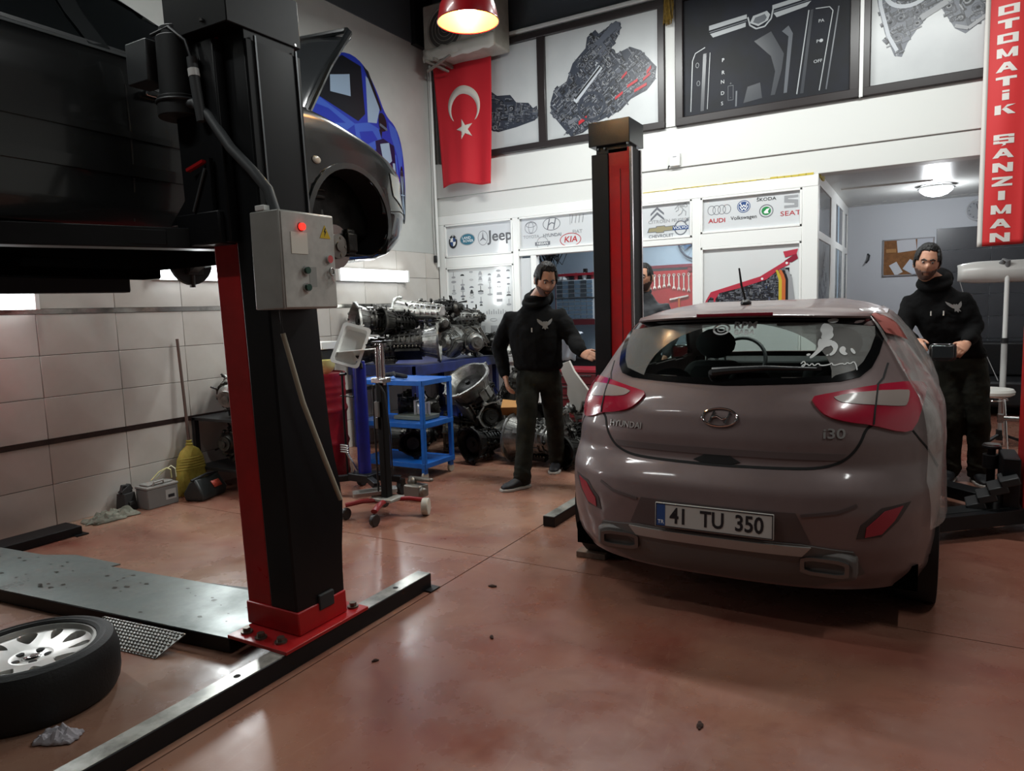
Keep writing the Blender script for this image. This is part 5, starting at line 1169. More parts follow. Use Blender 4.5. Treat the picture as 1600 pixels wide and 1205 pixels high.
    if z0 is not None:
        for c in kids:
            for v in c.data.vertices: lo = min(lo, (M3 @ v.co).z)
        t.location = (loc[0], loc[1], z0-lo+.001)
    return t
AL, AD, AB = alu, alu_d, alu_l
# ------------------------------------------------------------------ workbench with gearboxes
t = thing('workbench', 'dark blue steel workbench along the tiled wall loaded with gearboxes', 'workbench', (-4.9, 6.6, 0))
m = MB(); m.bb((-.47, -.85, .84), (.45, .92, .90)); m.build('bench_top', blueb, t, bevel=.004)
m = MB(); m.bb((-.47, -.852, .80), (.452, -.80, .905)); m.bb((.40, -.852, .80), (.455, .92, .905)); m.build('edge_rail', blueb, t, bevel=.003)
for x, y in ((.40, -.80), (.40, .0), (.40, .80), (-.42, -.80), (-.42, .8)):
    MB().bb((x-.03, y-.03, 0), (x+.03, y+.03, .84)).build('leg', blueb, t, bevel=.003)
MB().bb((-.45, -.8, .22), (.40, .85, .25)).build('lower_shelf', blueb, t)
gearbox('bare gearbox with a round open bell housing facing the room, left end of the workbench', (-5.07, 5.88, 0), (0, .05, radians(62)), .46, .185, (AL, AD), 3, z0=1.215)
gearbox('oily gearbox lying under the open bell housing at the left end of the workbench', (-5.06, 5.96, 0), (.3, 0, radians(15)), .52, .17, (AD, AD), 4, z0=.905)
gearbox('small dark gearbox between the open bell housing and the bright ribbed one', (-4.86, 6.02, 0), (.8, .1, radians(70)), .44, .14, (AD, iron), 5, z0=1.20)
gearbox('brightest ribbed aluminium gearbox on top of the workbench heap', (-4.74, 6.24, 0), (1.35, .06, radians(8)), .56, .145, (AB, AB), 6, z0=1.30, tail=False)
gearbox('large oily gearbox at the front of the workbench below the bright ribbed one', (-4.72, 6.08, 0), (.5, 0, radians(-150)), .58, .20, (AL, AD), 7, z0=.905)
gearbox('dark gearbox with a long selector rod behind the bright ribbed one', (-4.72, 6.62, 0), (.2, -.1, radians(12)), .50, .155, (AD, iron), 8, z0=1.26, tail=True)
gearbox('grey gearbox in the middle of the workbench with its round end forward', (-4.66, 6.62, 0), (.9, 0, radians(-70)), .50, .19, (AL, AL), 9, z0=.905, hollow=False)
gearbox('grey gearbox at the right rear of the workbench in front of the parts chart', (-4.60, 7.02, 0), (2.1, .1, radians(-40)), .50, .20, (AL, AL), 10, z0=.905)
gearbox('gearbox at the far right end of the workbench with its pale flange toward the man', (-4.46, 7.26, 0), (.4, 0, radians(180)), .42, .155, (AL, iron), 11, z0=.905)
o = MB().lathe([(.0, 0), (.10, 0), (.075, .04), (.07, .16), (.10, .27), (.115, .33), (.10, .34), (.0, .34)], (0, 0, 0), (0, 0, 1), 24).build('tail_casing', AL, None); o.location = (-4.80, 7.40, .903); tag(o, 'pale flared cylinder casing standing in front of the parts chart', 'casing'); o.location.z = .903; o.scale = (1, 1, 1.35)
o = MB().tube([(0, 0, 0), (.10, .02, .02), (.16, .03, .025)], [.008, .008, .013], 8).build('selector_rod', iron, None); o.location = (-4.60, 6.7, 1.535); tag(o, 'thin black rod lying on the dark gearbox, pointing at the parts chart', 'rod')
# ------------------------------------------------------------------ blue trolley
t = thing('tool_trolley', 'bright blue three-shelf steel trolley on castors', 'trolley', (-3.665, 4.80, 0)); w, d = .73, .41
for x, y, n in ((0, 0, 0), (-w, 0, 0), (0, d, 0), (-w, d, 0)):
    MB().bb((x-.018, y-.018, .10), (x+.018, y+.018, .875)).build('post', blue, t, bevel=.003)
for z, nm in ((.14, 'shelf'), (.49, 'shelf'), (.86, 'shelf')):
    m = MB(); m.bb((-w-.018, -.018, z), (.018, d+.018, z+.008))
    for a, b in (((-w-.02, -.02), (.02, -.014)), ((-w-.02, d+.014), (.02, d+.02)), ((-w-.02, -.02), (-w-.014, d+.02)), ((.014, -.02), (.02, d+.02))): m.bb((a[0], a[1], z-.03), (b[0], b[1], z+.012))
    m.build('shelf', blue, t, bevel=.002)
for x, y in ((-.01, .01), (-w+.01, .01), (-.01, d-.01), (-w+.01, d-.01)):
    m = MB(); m.box((x, y, .085), (.03, .05, .05)); c = m.build('castor', blue, t)
    MB().cyl((x-.012, y, .04), (x+.012, y, .04), .04, n=20).build('castor_wheel', M('cream_wheel', 'b5b0a3', .5), c, bevel=.004)
o = MB().bb((-.17, -.12, 0), (.17, .12, .035)).build('parts_tray', M('tray_green_grey', '6d7468', .4), None, bevel=.004); o.location = (-3.92, 5.05, .503); tag(o, 'flat grey-green parts tray on the middle shelf of the blue trolley', 'tray')
gearbox('oily valve block on the middle trolley shelf', (-4.06, 5.16, 0), (0, 0, .6), .24, .085, (AD, AD), 13, z0=.502)
o = MB(); o.bb((-.07, -.01, 0), (-.05, .01, .13)); o.bb((.06, -.01, 0), (.08, .01, .12)); o.tube([(-.06, 0, .125), (-.02, 0, .13), (.0, 0, .17), (.03, 0, .185), (.05, 0, .15), (.03, 0, .125)], .008, 8); o.box((.01, 0, .06), (.09, .05, .10)); o.sph((.0, -.02, .08), .035, 10)
o = o.build('pump_body', M('white_metal', 'd9d9d4', .35, .5), None, bevel=.004); o.location = (-3.84, 5.02, .542); o.rotation_euler = (0, 0, .3); tag(o, 'bright metal pump part with a hook, standing in the tray on the blue trolley', 'pump part')
o = MB().tube([(-.12, 0, .02), (-.05, .05, .03), (.02, .0, .05), (.08, -.04, .03), (.14, .02, .02), (.05, .08, .02), (-.06, .08, .035), (-.1, .02, .03)], .018, 8).build('oily_rag', M('rag_black', '1e1f22', .9), None); o.location = (-4.06, 4.90, .874); tag(o, 'bundled black cloth on the top shelf of the blue trolley', 'rag')
o = gearbox('black oily gearbox on the bottom shelf of the blue trolley', (-3.98, 5.06, 0), (0, 0, 2.2), .36, .12, (iron, iron), 14, z0=.153)
# ------------------------------------------------------------------ gearboxes on the floor
gearbox('gearbox casting with a big open mouth, tipped up in the heap beside the blue trolley', (-3.93, 6.10, 0), (.3, .95, radians(75)), .58, .26, (AL, AD), 20, z0=.24)
gearbox('dark gearbox under the open casting behind the blue trolley', (-4.0, 6.05, 0), (0, 0, radians(30)), .55, .20, (AD, iron), 21, z0=0)
gearbox('gearbox standing with its ribbed side to us on the floor behind the walking man', (-3.10, 5.78, 0), (.3, 0, radians(-10)), .50, .225, (AL, AL), 22, z0=0)
gearbox('black gearbox lying low between the trolley and the walking man', (-3.62, 5.72, 0), (1.2, 0, radians(80)), .46, .16, (iron, iron), 23, z0=0)
gearbox('upright dark gearbox leaning at the end of the workbench behind the walking man', (-3.90, 6.72, 0), (0, -1.35, radians(20)), .70, .17, (AD, AD), 24, z0=.06)
gearbox('oily gearbox on the floor right of the walking man near the far column', (-2.72, 6.20, 0), (.6, 0, radians(150)), .52, .19, (AD, iron), 25, z0=0)
gearbox('grey gearbox stacked on the oily one near the far column', (-2.74, 6.26, 0), (.2, .1, radians(200)), .44, .15, (AL, AD), 26, z0=.34)
gearbox('small gearbox on top of the floor heap behind the walking man', (-3.28, 6.16, 0), (.9, .2, radians(110)), .42, .15, (AD, AD), 27, z0=.20)
gearbox('gearbox at the back of the floor heap under the workbench end', (-3.45, 6.65, 0), (.4, .1, radians(60)), .55, .19, (AD, iron), 28, z0=0)
gearbox('black gearbox on the floor behind the blue trolley', (-4.55, 5.75, 0), (.2, 0, radians(40)), .50, .18, (iron, AD), 29, z0=0)
gearbox('gearbox casing on the lower workbench shelf seen through the trolley', (-4.72, 6.2, 0), (.5, 0, radians(-20)), .48, .16, (AD, AD), 30, z0=.252)
gearbox('ribbed dark gearbox wedged between the open casting and the walking man', (-3.52, 6.22, 0), (1.1, .3, radians(20)), .50, .17, (AD, AD), 61, z0=.12)
gearbox('small greasy gearbox on the floor just right of the blue trolley', (-3.72, 5.88, 0), (2.0, 0, radians(-60)), .36, .13, (AD, iron), 62, z0=0)
gearbox('grey half casing lying on the dark gearbox behind the trolley corner', (-3.78, 6.02, 0), (1.6, .2, radians(140)), .38, .14, (AL, AL), 63, z0=.24, tail=False)
gearbox('dark gearbox at the foot of the far column behind the striding leg', (-2.62, 5.78, 0), (.8, 0, radians(60)), .40, .14, (iron, AD), 64, z0=0)
gearbox('pale ribbed housing standing on the floor behind the striding leg', (-2.92, 6.02, 0), (.2, 1.1, radians(30)), .42, .16, (AL, AL), 65, z0=.02, tail=False)
gearbox('small oily gearbox lying across the middle of the workbench heap', (-4.58, 6.38, 0), (.4, .2, radians(-35)), .38, .12, (AL, AD), 66, z0=1.22)
gearbox('oily gearbox on the far end of the workbench behind the pale flange', (-4.72, 7.12, 0), (1.0, 0, radians(20)), .44, .15, (AD, AL), 67, z0=1.20)
m = MB(); m.loft([[(-.10, -.07, .0), (.10, -.07, 0), (.10, .07, 0), (-.10, .07, 0)], [(-.12, -.10, .09), (.11, -.09, .11), (.10, .08, .10), (-.11, .07, .11)]], smooth=False)
o = m.build('cardboard_piece', M('cardboard_brown', 'a9783f', .8), None, bevel=.003); o.location = (-3.38, 5.86, .455); o.rotation_euler = (.25, .1, .5); tag(o, 'torn piece of brown cardboard box lying on the gearbox heap', 'cardboard')
m = MB(); m.prism([(-.10, .30), (.02, .34), (.06, .24), (.22, .02), (.24, -.02), (.10, -.06), (.0, -.30), (-.02, -.16), (-.06, .0), (-.04, .1), (-.08, .2)], -.012, .012, plane_back(0, 0, 0)); o = m.build('white_packaging', M('white_card', 'c9c6bd', .7), None); o.location = (-2.86, 6.12, .62); o.rotation_euler = (.2, 0, -.2); tag(o, 'torn white cardboard sheet leaning on the heap right of the walking man', 'cardboard')
m = MB(); m.prism([(-.06, 0), (.06, .0), (.0, .12)], -.01, .01, plane_back(0, 0, 0)); o = m.build('paper_scrap', M('paper_white', 'd5d5d2', .7), None); o.location = (-3.02, 6.0, .44); tag(o, 'small white paper corner between the legs of the walking man', 'paper')
# ------------------------------------------------------------------ drum, drainer, transmission jack
t = thing('oil_drum', 'dark red steel oil drum behind the near lift column', 'oil drum', (-4.80, 4.68, 0)); dr = M('drum_red', '8a1420', .35, var='6d0f18', vs=5)
pr = [(0, .01), (.27, .01), (.285, 0), (.287, .02), (.28, .04)]
for z in (.30, .60): pr += [(.28, z-.04), (.29, z-.015), (.295, z), (.29, z+.015), (.28, z+.04)]
for z in (.70, .76, .82): pr += [(.28, z-.015), (.285, z), (.28, z+.015)]
pr += [(.28, .89), (.287, .91), (.285, .935), (.275, .935), (.27, .92), (0, .92)]
MB().lathe(pr, (0, 0, 0), (0, 0, 1), 48).build('drum_body', dr, t); MB().cyl((.15, -.1, .92), (.15, -.1, .935), .03).build('drum_bung', steel, t)
m = MB(); m.lathe([(.088, .13), (.085, .085), (.07, .04), (.03, .01), (.014, 0), (.014, -.0), (.010, 0), (.012, .012), (.03, .018), (.066, .045), (.080, .085), (.084, .13)], (0, 0, 0), (0, 0, 1), 30, True); m.lathe([(.012, 0), (.012, .02)], (0, 0, 0), (0, 0, 1), 12)
o = m.build('funnel', M('yellow_plastic', 'c3bd7c', .35), None); o.location = (-4.66, 4.70, .922); tag(o, 'translucent yellow plastic funnel bowl on top of the red oil drum', 'funnel')
o = MB().box((0, 0, .10), (.20, .16, .20), None, 1.08).build('plastic_tub', M('tub_black', '22221f', .5), None, bevel=.01); o.location = (-4.86, 4.84, .937); tag(o, 'dark tub on the red oil drum holding up a white tray', 'tub')
o = MB().box((0, 0, .035), (.26, .2, .07), None, 1.06).build('white_tray', white, None, bevel=.006); o.location = (-4.86, 4.84, 1.142); tag(o, 'white plastic tray on the dark tub above the red oil drum', 'tray')
t = thing('oil_drainer', 'blue column waste oil drainer with wheels and tilted steel pan', 'oil drainer', (-3.86, 4.26, 0))
bcol = M('column_blue', '17207e', .3, var='131a60'); 
m = MB(); m.cyl((0, 0, .16), (0, 0, 1.06), .052, n=26); m.cyl((0, 0, 1.06), (0, 0, 1.085), .045, n=24); m.build('column', bcol, t)
m = MB(); m.cyl((0, 0, 1.085), (0, 0, 1.13), .03); m.tube([(.02, -.02, 1.08), (.05, -.03, 1.06), (.06, -.04, 1.03)], .012); m.build('neck', iron, t)
m = MB()
for a in (-2.6, -.55, .35, 2.4):
    m.bar((0, 0, .15), (.30*cos(a), .30*sin(a), .13), .05, .05)
m.box((0, 0, .15), (.22, .18, .06)); m.build('base_frame', blk, t, bevel=.006)
for a in (-2.6, -.55, .35, 2.4):
    x, y = .30*cos(a), .30*sin(a); c = MB().box((x, y, .105), (.05, .05, .05)).build('castor', iron, t)
    MB().cyl((x-.02, y, .052), (x+.02, y, .052), .052, n=22).build('castor_wheel', rubber, c, bevel=.006)
m = MB(); m.tube([(-.16, -.03, .12), (-.165, -.03, .62), (-.17, -.02, 1.0)], .009); m.tube([(-.17, -.04, .98), (-.10, -.05, .985)], .012); m.tube([(-.2, -.02, .80), (-.05, -.03, .80)], .006); m.build('side_rod', iron, t)
m = MB()
for k in range(4): m.tube([(-.20+.0*k, -.05, .40-.018*k), (-.13, -.07, .405-.018*k), (-.10, -.07, .40-.018*k)], .007, 6)
m.bar((-.12, -.07, .35), (-.04, -.05, .20), .018, .012); m.tube([(-.09, -.06, .27), (-.07, -.05, .22), (-.08, -.05, .17)], .010, 6); m.build('hook_handle', steel, t)
# tilted steel pan
PT = Matrix.Translation((-3.875, 4.20, 1.215)) @ Euler((radians(-62), radians(0), radians(28))).to_matrix().to_4x4() @ Matrix.Rotation(radians(-10), 4, 'Y')
def rr_ring(w, h, r, z, n=5):
    out = []
    for cx, cy, a0 in ((w-r, h-r, 0), (-w+r, h-r, pi/2), (-w+r, -h+r, pi), (w-r, -h+r, 1.5*pi)):
        for i in range(n+1): a = a0+pi/2*i/n; out.append((cx+r*cos(a), cy+r*sin(a), z))
    return out
PT = Matrix.Translation((0, 0, 0)); Rp = Euler((radians(62), 0, 0)).to_matrix().to_4x4()
m = MB(); m.T = Matrix.Rotation(radians(30), 4, 'Z') @ Matrix.Rotation(radians(17), 4, 'Y') @ Rp
m.loft([rr_ring(.115, .18, .03, 0), rr_ring(.115, .18, .03, .006), rr_ring(.092, .157, .03, .004), rr_ring(.085, .15, .03, -.06), rr_ring(.001, .001, .0005, -.062)], False); m.loft([rr_ring(.115, .18, .03, 0), rr_ring(.09, .155, .03, -.002), rr_ring(.088, .153, .03, -.066), rr_ring(.001, .001, .0005, -.068)], False)
o = m.build('steel_pan', M('pan_steel', 'f0f0ec', .25, .3), None); o.location = (-3.875, 4.195, 1.215); tag(o, 'shiny stainless steel pan tilted on the blue oil drainer', 'pan')
o = MB().box((0, 0, 0), (.29, .10, .008), Matrix.Rotation(.35, 3, 'Z') @ Matrix.Rotation(-.06, 3, 'Y')).build('white_board', M('board_white', 'e2e2de', .4), None, bevel=.002); o.location = (-3.84, 4.20, 1.172); tag(o, 'narrow white board lying across the steel pan on the blue drainer', 'board')
o = MB().sph((0, 0, 0), (.1, .06, .03), 14)
o = None
# transmission jack
t = thing('transmission_jack', 'black column transmission jack with low red legs on castors', 'jack', (-3.31, 3.87, 0)); k0 = Vector((-3.31, 3.87, 0))
m = MB(); m.box((0, 0, .55), (.056, .066, .88)); m.build('column', M('jack_black', '0e0f10', .6, spec=.2), t, bevel=.008)
m = MB(); m.cyl((-.02, 0, .95), (-.02, 0, 1.25), .016, n=14); m.cyl((.022, 0, .95), (.022, 0, 1.25), .016, n=14); m.build('ram', chrome, t)
m = MB(); m.box((0, 0, 1.255), (.10, .06, .014)); m.bar((-.05, 0, 1.26), (-.10, -.02, 1.235), .04, .012); m.box((.09, 0, 1.262), (.10, .03, .010)); m.tube([(-.09, -.02, 1.225), (-.04, -.03, 1.22), (.01, -.02, 1.235)], .007); m.build('saddle', iron, t, bevel=.003)
m = MB(); m.box((0, 0, .985), (.11, .09, .035)); m.bar((0, -.03, .99), (.10, -.06, 1.0), .02, .012); m.build('collar', steel, t, bevel=.004)
m = MB(); m.box((-.01, -.045, .78), (.035, .02, .11)); m.cyl((-.02, -.045, .72), (-.02, -.045, .64), .011); m.build('valve', M('valve_grey', '8b8b87', .35, .7), t, bevel=.003)
m = MB(); m.tube([(.02, -.05, .97), (.07, -.05, .9), (.085, -.03, .6), (.08, -.02, .3)], .006); m.tube([(-.06, -.02, .95), (-.062, -.02, .5), (-.06, -.02, .15)], .007); m.build('cable', blackp, t)
jr = M('jack_red', '7c1416', .4)
legs = ((-.20, -.22), (.10, -.26), (.24, .12), (-.16, .16))
m = MB(); m.box((0, 0, .125), (.20, .16, .02)); m.build('base_plate', M('pale_plate', 'a9a79f', .4, .5), t, bevel=.003)
for i, (x, y) in enumerate(legs):
    l = MB().tube([(0, 0, .115), (x*.6, y*.6, .12), (x, y, .105)], .024, 8, True, .7).build('leg', jr, t)
    if i == 2: MB().cyl((x+.0, y-.02, .062), (x+.045, y-.0, .062), .062, n=26).build('castor_wheel', M('cream_wheel'), l, bevel=.006)
    else:
        MB().cyl((x-.016, y, .043), (x+.016, y, .043), .043, n=20).build('castor_wheel', M('dark_wheel', '241d1b', .5), l, bevel=.006)
o = MB(); o.T = Matrix.Rotation(.75, 4, 'Z'); 
o.loft([rr_ring(.16, .075, .03, 0), rr_ring(.16, .075, .03, .025), rr_ring(.135, .055, .025, .025), rr_ring(.125, .05, .02, .004), rr_ring(.001, .001, .0005, .004)], True)
o = o.build('drip_tray', M('tray_bright', 'a09e98', .3, .7), None); o.location = (-3.43, 3.88, .145); o.rotation_euler = (.0, -.06, 0); tag(o, 'long narrow metal drip tray on the base of the transmission jack', 'tray')
m = MB(); m.box((0, 0, .07), (.16, .12, .10)); m.sph((-.05, .02, .13), .04, 10); m.cyl((.06, -.02, .08), (.12, -.05, .08), .03); m.bar((-.1, .05, .15), (.16, .0, .165), .04, .03); o = m.build('steering_knuckle', M('knuckle_grey', '7d7870', .45, .6), None, bevel=.012); o.location = (-3.38, 4.30, 0); tag(o, 'grey cast metal part lying on the floor behind the transmission jack', 'metal part')
# ------------------------------------------------------------------ left wall corner: rack, broom, battery and boxes
t = thing('storage_rack', 'low black steel rack against the tiled wall behind the near column', 'rack', (-5.05, 3.95, 0))
rk = M('rack_black', '1c1c1d', .5)
for x, y in ((-.31, -.12), (.38, -.12), (-.31, .38), (.38, .38)): MB().bb((x-.02, y-.02, 0), (x+.02, y+.02, .62)).build('leg', rk, t)
for z in (.18, .60): MB().bb((-.325, -.14, z), (.40, .40, z+.025)).build('shelf', rk, t, bevel=.003)
gearbox('gearbox with a bright flange on the top shelf of the black rack', (-5.04, 4.06, 0), (.3, .25, radians(-70)), .46, .21, (AL, AD), 40, z0=.626)
gearbox('dark gearbox behind on the top shelf of the black rack', (-4.80, 4.24, 0), (.3, .1, radians(10)), .34, .13, (AD, AD), 43, z0=.626)
gearbox('oily gearbox on the lower shelf of the black rack', (-5.06, 4.06, 0), (.7, 0, radians(-80)), .44, .18, (AD, AD), 41, z0=.206)
gearbox('black gearbox on the lower shelf beside the red column', (-4.75, 4.05, 0), (.2, 0, radians(-120)), .36, .13, (iron, iron), 42, z0=.206)
t = thing('broom', 'yellow broom standing on its bristles against the tiled wall', 'broom', (-5.28, 3.70, 0)); by = M('broom_yellow', 'b9a548', .7, var='9d8a36', vs=12)
def brg(z, w, d): return [(d*sin(2*pi*i/20), w*cos(2*pi*i/20), z) for i in range(20)]
MB().loft([brg(.0, .135, .05), brg(.10, .145, .05), brg(.2, .14, .045), brg(.30, .125, .04), brg(.37, .085, .035), brg(.405, .03, .025), brg(.42, .022, .02)]).build('broom_head', by, t)
m = MB()
for k in range(5): z = .22+.022*k; m.loft([brg(z-.004, .139-.012*k*.5, .047-.001*k), brg(z, .1435-.013*k*.5, .050-.001*k), brg(z+.004, .139-.012*k*.5, .047-.001*k)], False)
m.build('binding', by, t); MB().lathe([(.024, 0), (.03, .012), (.018, .025), (.026, .04), (.0, .045)], (0, 0, .41), (0, 0, 1), 14).build('broom_neck', by, t)
rr = random.Random(2); m = MB()
for k in range(60): u = rr.uniform(-1, 1); x = .05*sqrt(max(0, 1-u*u))*rr.choice((-1, 1)); m.bar((x*.9, u*.135, .21), (x*1.04, u*.148, .004), .003, .003, (0, 1, 0))
m.build('bristles', by, t, kind='stuff')
MB().tube([(0, 0, .44), (-.03, .01, .8), (-.065, .015, 1.30)], [.013, .012, .012], 10).build('handle', M('broom_handle', '5d4b43', .6), t)
t = thing('car_battery', 'grey car battery with carry handle on the floor by the tiled wall', 'battery', (-5.20, 3.33, 0))
m = MB(); m.bb((-.075, -.13, 0), (.075, .13, .155)); m.build('case', M('battery_grey', '6e6c69', .5), t, bevel=.006)
m = MB(); m.bb((-.08, -.135, .155), (.08, .135, .175)); m.bb((-.06, -.11, .175), (.05, .11, .19)); m.build('lid', M('battery_lid', '8f8d88', .45), t, bevel=.006)
MB().tube([(.06, -.07, .18), (.07, -.065, .205), (.07, .01, .21), (.06, .02, .185)], .008).build('handle', M('battery_lid'), t)
MB().bb((.0745, .02, .045), (.0765, .11, .125)).build('label', M('label_pale', '9c9a96', .5), t); MB().bb((.0768, .04, .06), (.0775, .095, .085)).build('label_print', inkd, t)
for k, (y0, c) in enumerate(((-.02, 'c9c28a'), (.02, 'd6d2b4'))):
    o = MB().tube([(-.05, y0-.03, 0), (-.03, y0+.03, .06), (.0, y0+.08, .085+.01*k), (.02, y0+.10, .07), (.01, y0+.11, .0)], .012, 8, True, .35).build('yellow_strap', M('strap_%d' % k, c, .6), None); o.location = (-5.22, 3.38, .192); tag(o, ('pale yellow strap looped over the grey battery' if k == 0 else 'cream strap looped over the grey battery in front of the yellow one'), 'strap')
m = MB(); m.loft([[(-.07, -.10, 0), (.07, -.10, 0), (.07, .10, 0), (-.07, .10, 0)], [(-.075, -.11, .06), (.08, -.11, .06), (.08, .11, .06), (-.075, .11, .06)], [(-.03, -.10, .15), (.02, -.10, .17), (.02, .10, .17), (-.03, .10, .15)]], smooth=False)
t = thing('charger_case', 'black plastic case with an orange sticker on the floor in front of the yellow broom', 'case', (-5.06, 3.66, 0), .30); t.scale = (1.15, 1.5, 1.05)
m.build('case_body', M('case_black', '2a2e2d', .45), t, bevel=.012); MB().tube([(.0, -.11, .165), (.02, 0, .185), (.0, .11, .165)], .010).build('handle', blackp, t)
m = MB(); m.add([(.075, .0, .078), (.075, .065, .078), (.045, .065, .125), (.045, .0, .125)], [(0, 1, 2, 3)], False); o = m.build('orange_sticker', M('orange_red', 'c8503c', .5), t); sd = o.modifiers.new('s', 'SOLIDIFY'); sd.thickness = .006; sd.offset = 1
m = MB(); m.box((0, 0, .07), (.10, .12, .14), None, .8); m.box((.0, -.0, .16), (.04, .10, .05), Matrix.Rotation(.5, 3, 'X')); m.tube([(0, -.05, .14), (0, -.03, .20), (0, .04, .19), (0, .05, .14)], .012); m.box((.05, 0, .06), (.02, .05, .03))
o = m.build('plastic_bracket', M('bracket_dark', '2b2a2a', .6), None, bevel=.008); o.location = (-5.29, 3.13, 0); o.rotation_euler = (0, 0, .2); tag(o, 'dark broken plastic part between the rag and the grey battery', 'plastic part')
crumple('floor_rag', 'crumpled grey-green rag on the floor along the tiled wall', 'rag', (-5.19, 2.95, 0), .10, .19, .075, M('rag_grey', '8a8a7c', .9, var='6a6a5e', vs=14), 7., rz=0, n=26, sc=14)
# ================================================================== WALL THINGS
# tube lights on the tiled wall
tubem = M('tube_glow', 'f4fbff', .3, emit=7.)
for (y0, y1, z, lab) in ((5.62, 6.82, 1.885, 'glowing wall tube light above the heaped workbench'), (3.55, 4.45, 1.855, 'glowing wall tube light behind the raised black car'), (1.45, 2.66, 1.63, 'glowing wall tube light at the left edge under the lift arm')):
    t = thing('tube_light', lab, 'light', (W+.006, (y0+y1)/2, z)); h = (y1-y0)/2
    MB().bb((0, -h, -.07), (.03, h, .07)).build('batten', pvc, t, bevel=.003); MB().bb((.03, -h+.03, -.062), (.075, h-.03, .062)).build('diffuser', tubem, t, bevel=.02, seg=4)
    for s in (-1, 1): MB().box((.045, s*(h-.015), 0), (.07, .03, .14)).build('lamp_holder', pvc, t, bevel=.004)
    l = bpy.data.lights.new('tube_glow_light', 'AREA'); l.shape = 'RECTANGLE'; l.size = .1; l.size_y = y1-y0; l.energy = 22; l.color = (.95, 1, 1)
    o = bpy.data.objects.new('tube_glow_light', l); COL.objects.link(o); o.location = (W+.09, (y0+y1)/2, z); o.rotation_euler = (0, -pi/2, 0); o.rotation_euler = (Vector((1, 0, -.15))).to_track_quat('-Z', 'Y').to_euler()
# pendant lamp
t = thing('pendant_lamp', 'red bell pendant lamp with a glowing bulb above the flag', 'lamp', (-2.37, 3.725, 3.165))
shade = M('shade_red', 'b01822', .3, coat=.3); shin = M('shade_inside', 'e6b650', .4)
m = MB(); m.lathe([(.182, 0), (.18, .02), (.165, .09), (.13, .16), (.085, .20), (.05, .215), (.045, .27), (0, .272)], (0, 0, 0), (0, 0, 1), 48); m.build('lamp_shade', shade, t)
m = MB(); m.lathe([(.181, .0), (.177, .02), (.161, .088), (.126, .157), (.083, .195), (.0, .20)], (0, 0, 0), (0, 0, 1), 48); m.build('shade_lining', shin, t)
MB().tor((0, 0, 0), .182, .004, (0, 0, 1), 48).build('rim', shade, t)
MB().sph((0, 0, .085), (.055, .055, .075), 20).build('bulb', M('bulb_glow', 'ffe9c0', .3, emit=100.), t)
MB().cyl((0, 0, .27), (0, 0, 2.13), .006, n=8).build('cord', blackp, t)
# air conditioner outdoor unit, wrapped, on brackets
t = thing('air_conditioner', 'dusty white air conditioner unit on a bracket in the upper corner', 'air conditioner', (-4.68, 7.30, 4.42)); acm = M('ac_white', 'b9b4a9', .5, var='a29c90', vs=5)
MB().bb((-.50, -.16, 0), (.48, .19, .62)).build('casing', acm, t, bevel=.02)
m = MB(); m.tor((-.18, -.165, .31), .24, .012, (0, 1, 0), 40); 
for k in range(4): m.tor((-.18, -.165, .31), .05+.045*k, .004, (0, 1, 0), 32, 6)
m.build('fan_grille', M('ac_grey', '8b877e', .5), t); MB().cyl((-.18, -.158, .31), (-.18, -.162, .31), .24, n=40).build('fan_opening', M('fan_dark', '4a4844', .6), t)
m = MB()
for x in (-.42, -.30): m.bar((x, -.25, -.03), (x, .24, -.03), .03, .03)
m.bar((-.42, -.25, -.03), (-.30, .05, -.10), .025, .02); m.bar((-.5, -.1, -.10), (-.1, -.2, -.02), .03, .02); m.build('bracket', M('ac_grey'), t)
m = MB(); rg = []
for i in range(15):
    x = -.5+i*.07; rg.append([(x, -.18-.02*noise.noise((i*.8, k*.7, 2)), .12-.05*k+.03*noise.noise((i*.9, k*.9, 0))) for k in range(4)])
m.loft(rg, False, False); o = m.build('torn_wrapping', M('wrap_white', 'c2beb4', .5), t, ang=20); o.modifiers.new('s', 'SOLIDIFY').thickness = .006
# flag
t = thing('flag', 'red national flag with a white crescent and star hanging from the upper window', 'flag', (-4.86, 7.44, 2.98)); fr_ = M('flag_red', 'c41a28', .75, bump=.05, bs=200); fw = M('flag_white', 'd9d3c8', .75)
def fp(u, v, off=0.):   # u 0..1 across, v 0..1 down the cloth
    y = .030*sin(u*9+1.2*v)*(.35+.65*v)+.015*sin(u*17+2)*v-.05*v*v
    return Vector((-.415+.84*u+.02*v*(1-2*u)+.06*v*(1-u)*1.2, y-off, 1.50-1.50*v+.03*sin(u*5)*v-.02*(1-v)*sin(pi*u)))
m = MB(); m.loft([[fp(u/40, v/40) for u in range(41)] for v in range(41)], False, False); o = m.build('cloth', fr_, t, ang=180); o.modifiers.new('s', 'SOLIDIFY').thickness = .002
m = MB(); n = 40; cx, cy, ro = .50, .37, .285     # crescent turned with the cloth (flag hangs sideways)
def cres():
    out = []
    for i in range(n+1):
        a = radians(-60)+radians(300)*i/n; out.append((ro*cos(a), ro*sin(a)))
    return out
outer = []; inner = []
for i in range(n+1):
    a = radians(40+280*i/n); outer.append((ro*cos(a), ro*sin(a)))
dx = .065; ri = .23
for i in range(n+1):
    s = i/n; a = radians(52+256*s); inner.append((dx+ri*cos(a), ri*sin(a)))
outer[0] = inner[0] = ((outer[0][0]+inner[0][0])/2, (outer[0][1]+inner[0][1])/2); outer[-1] = inner[-1] = ((outer[-1][0]+inner[-1][0])/2, (outer[-1][1]+inner[-1][1])/2)
def hang(p): # rotate flag drawing a quarter turn: its fly side points down
    return fp(cx-p[1]*1.0, cy+p[0]*1.0*(.84/1.5), .004)
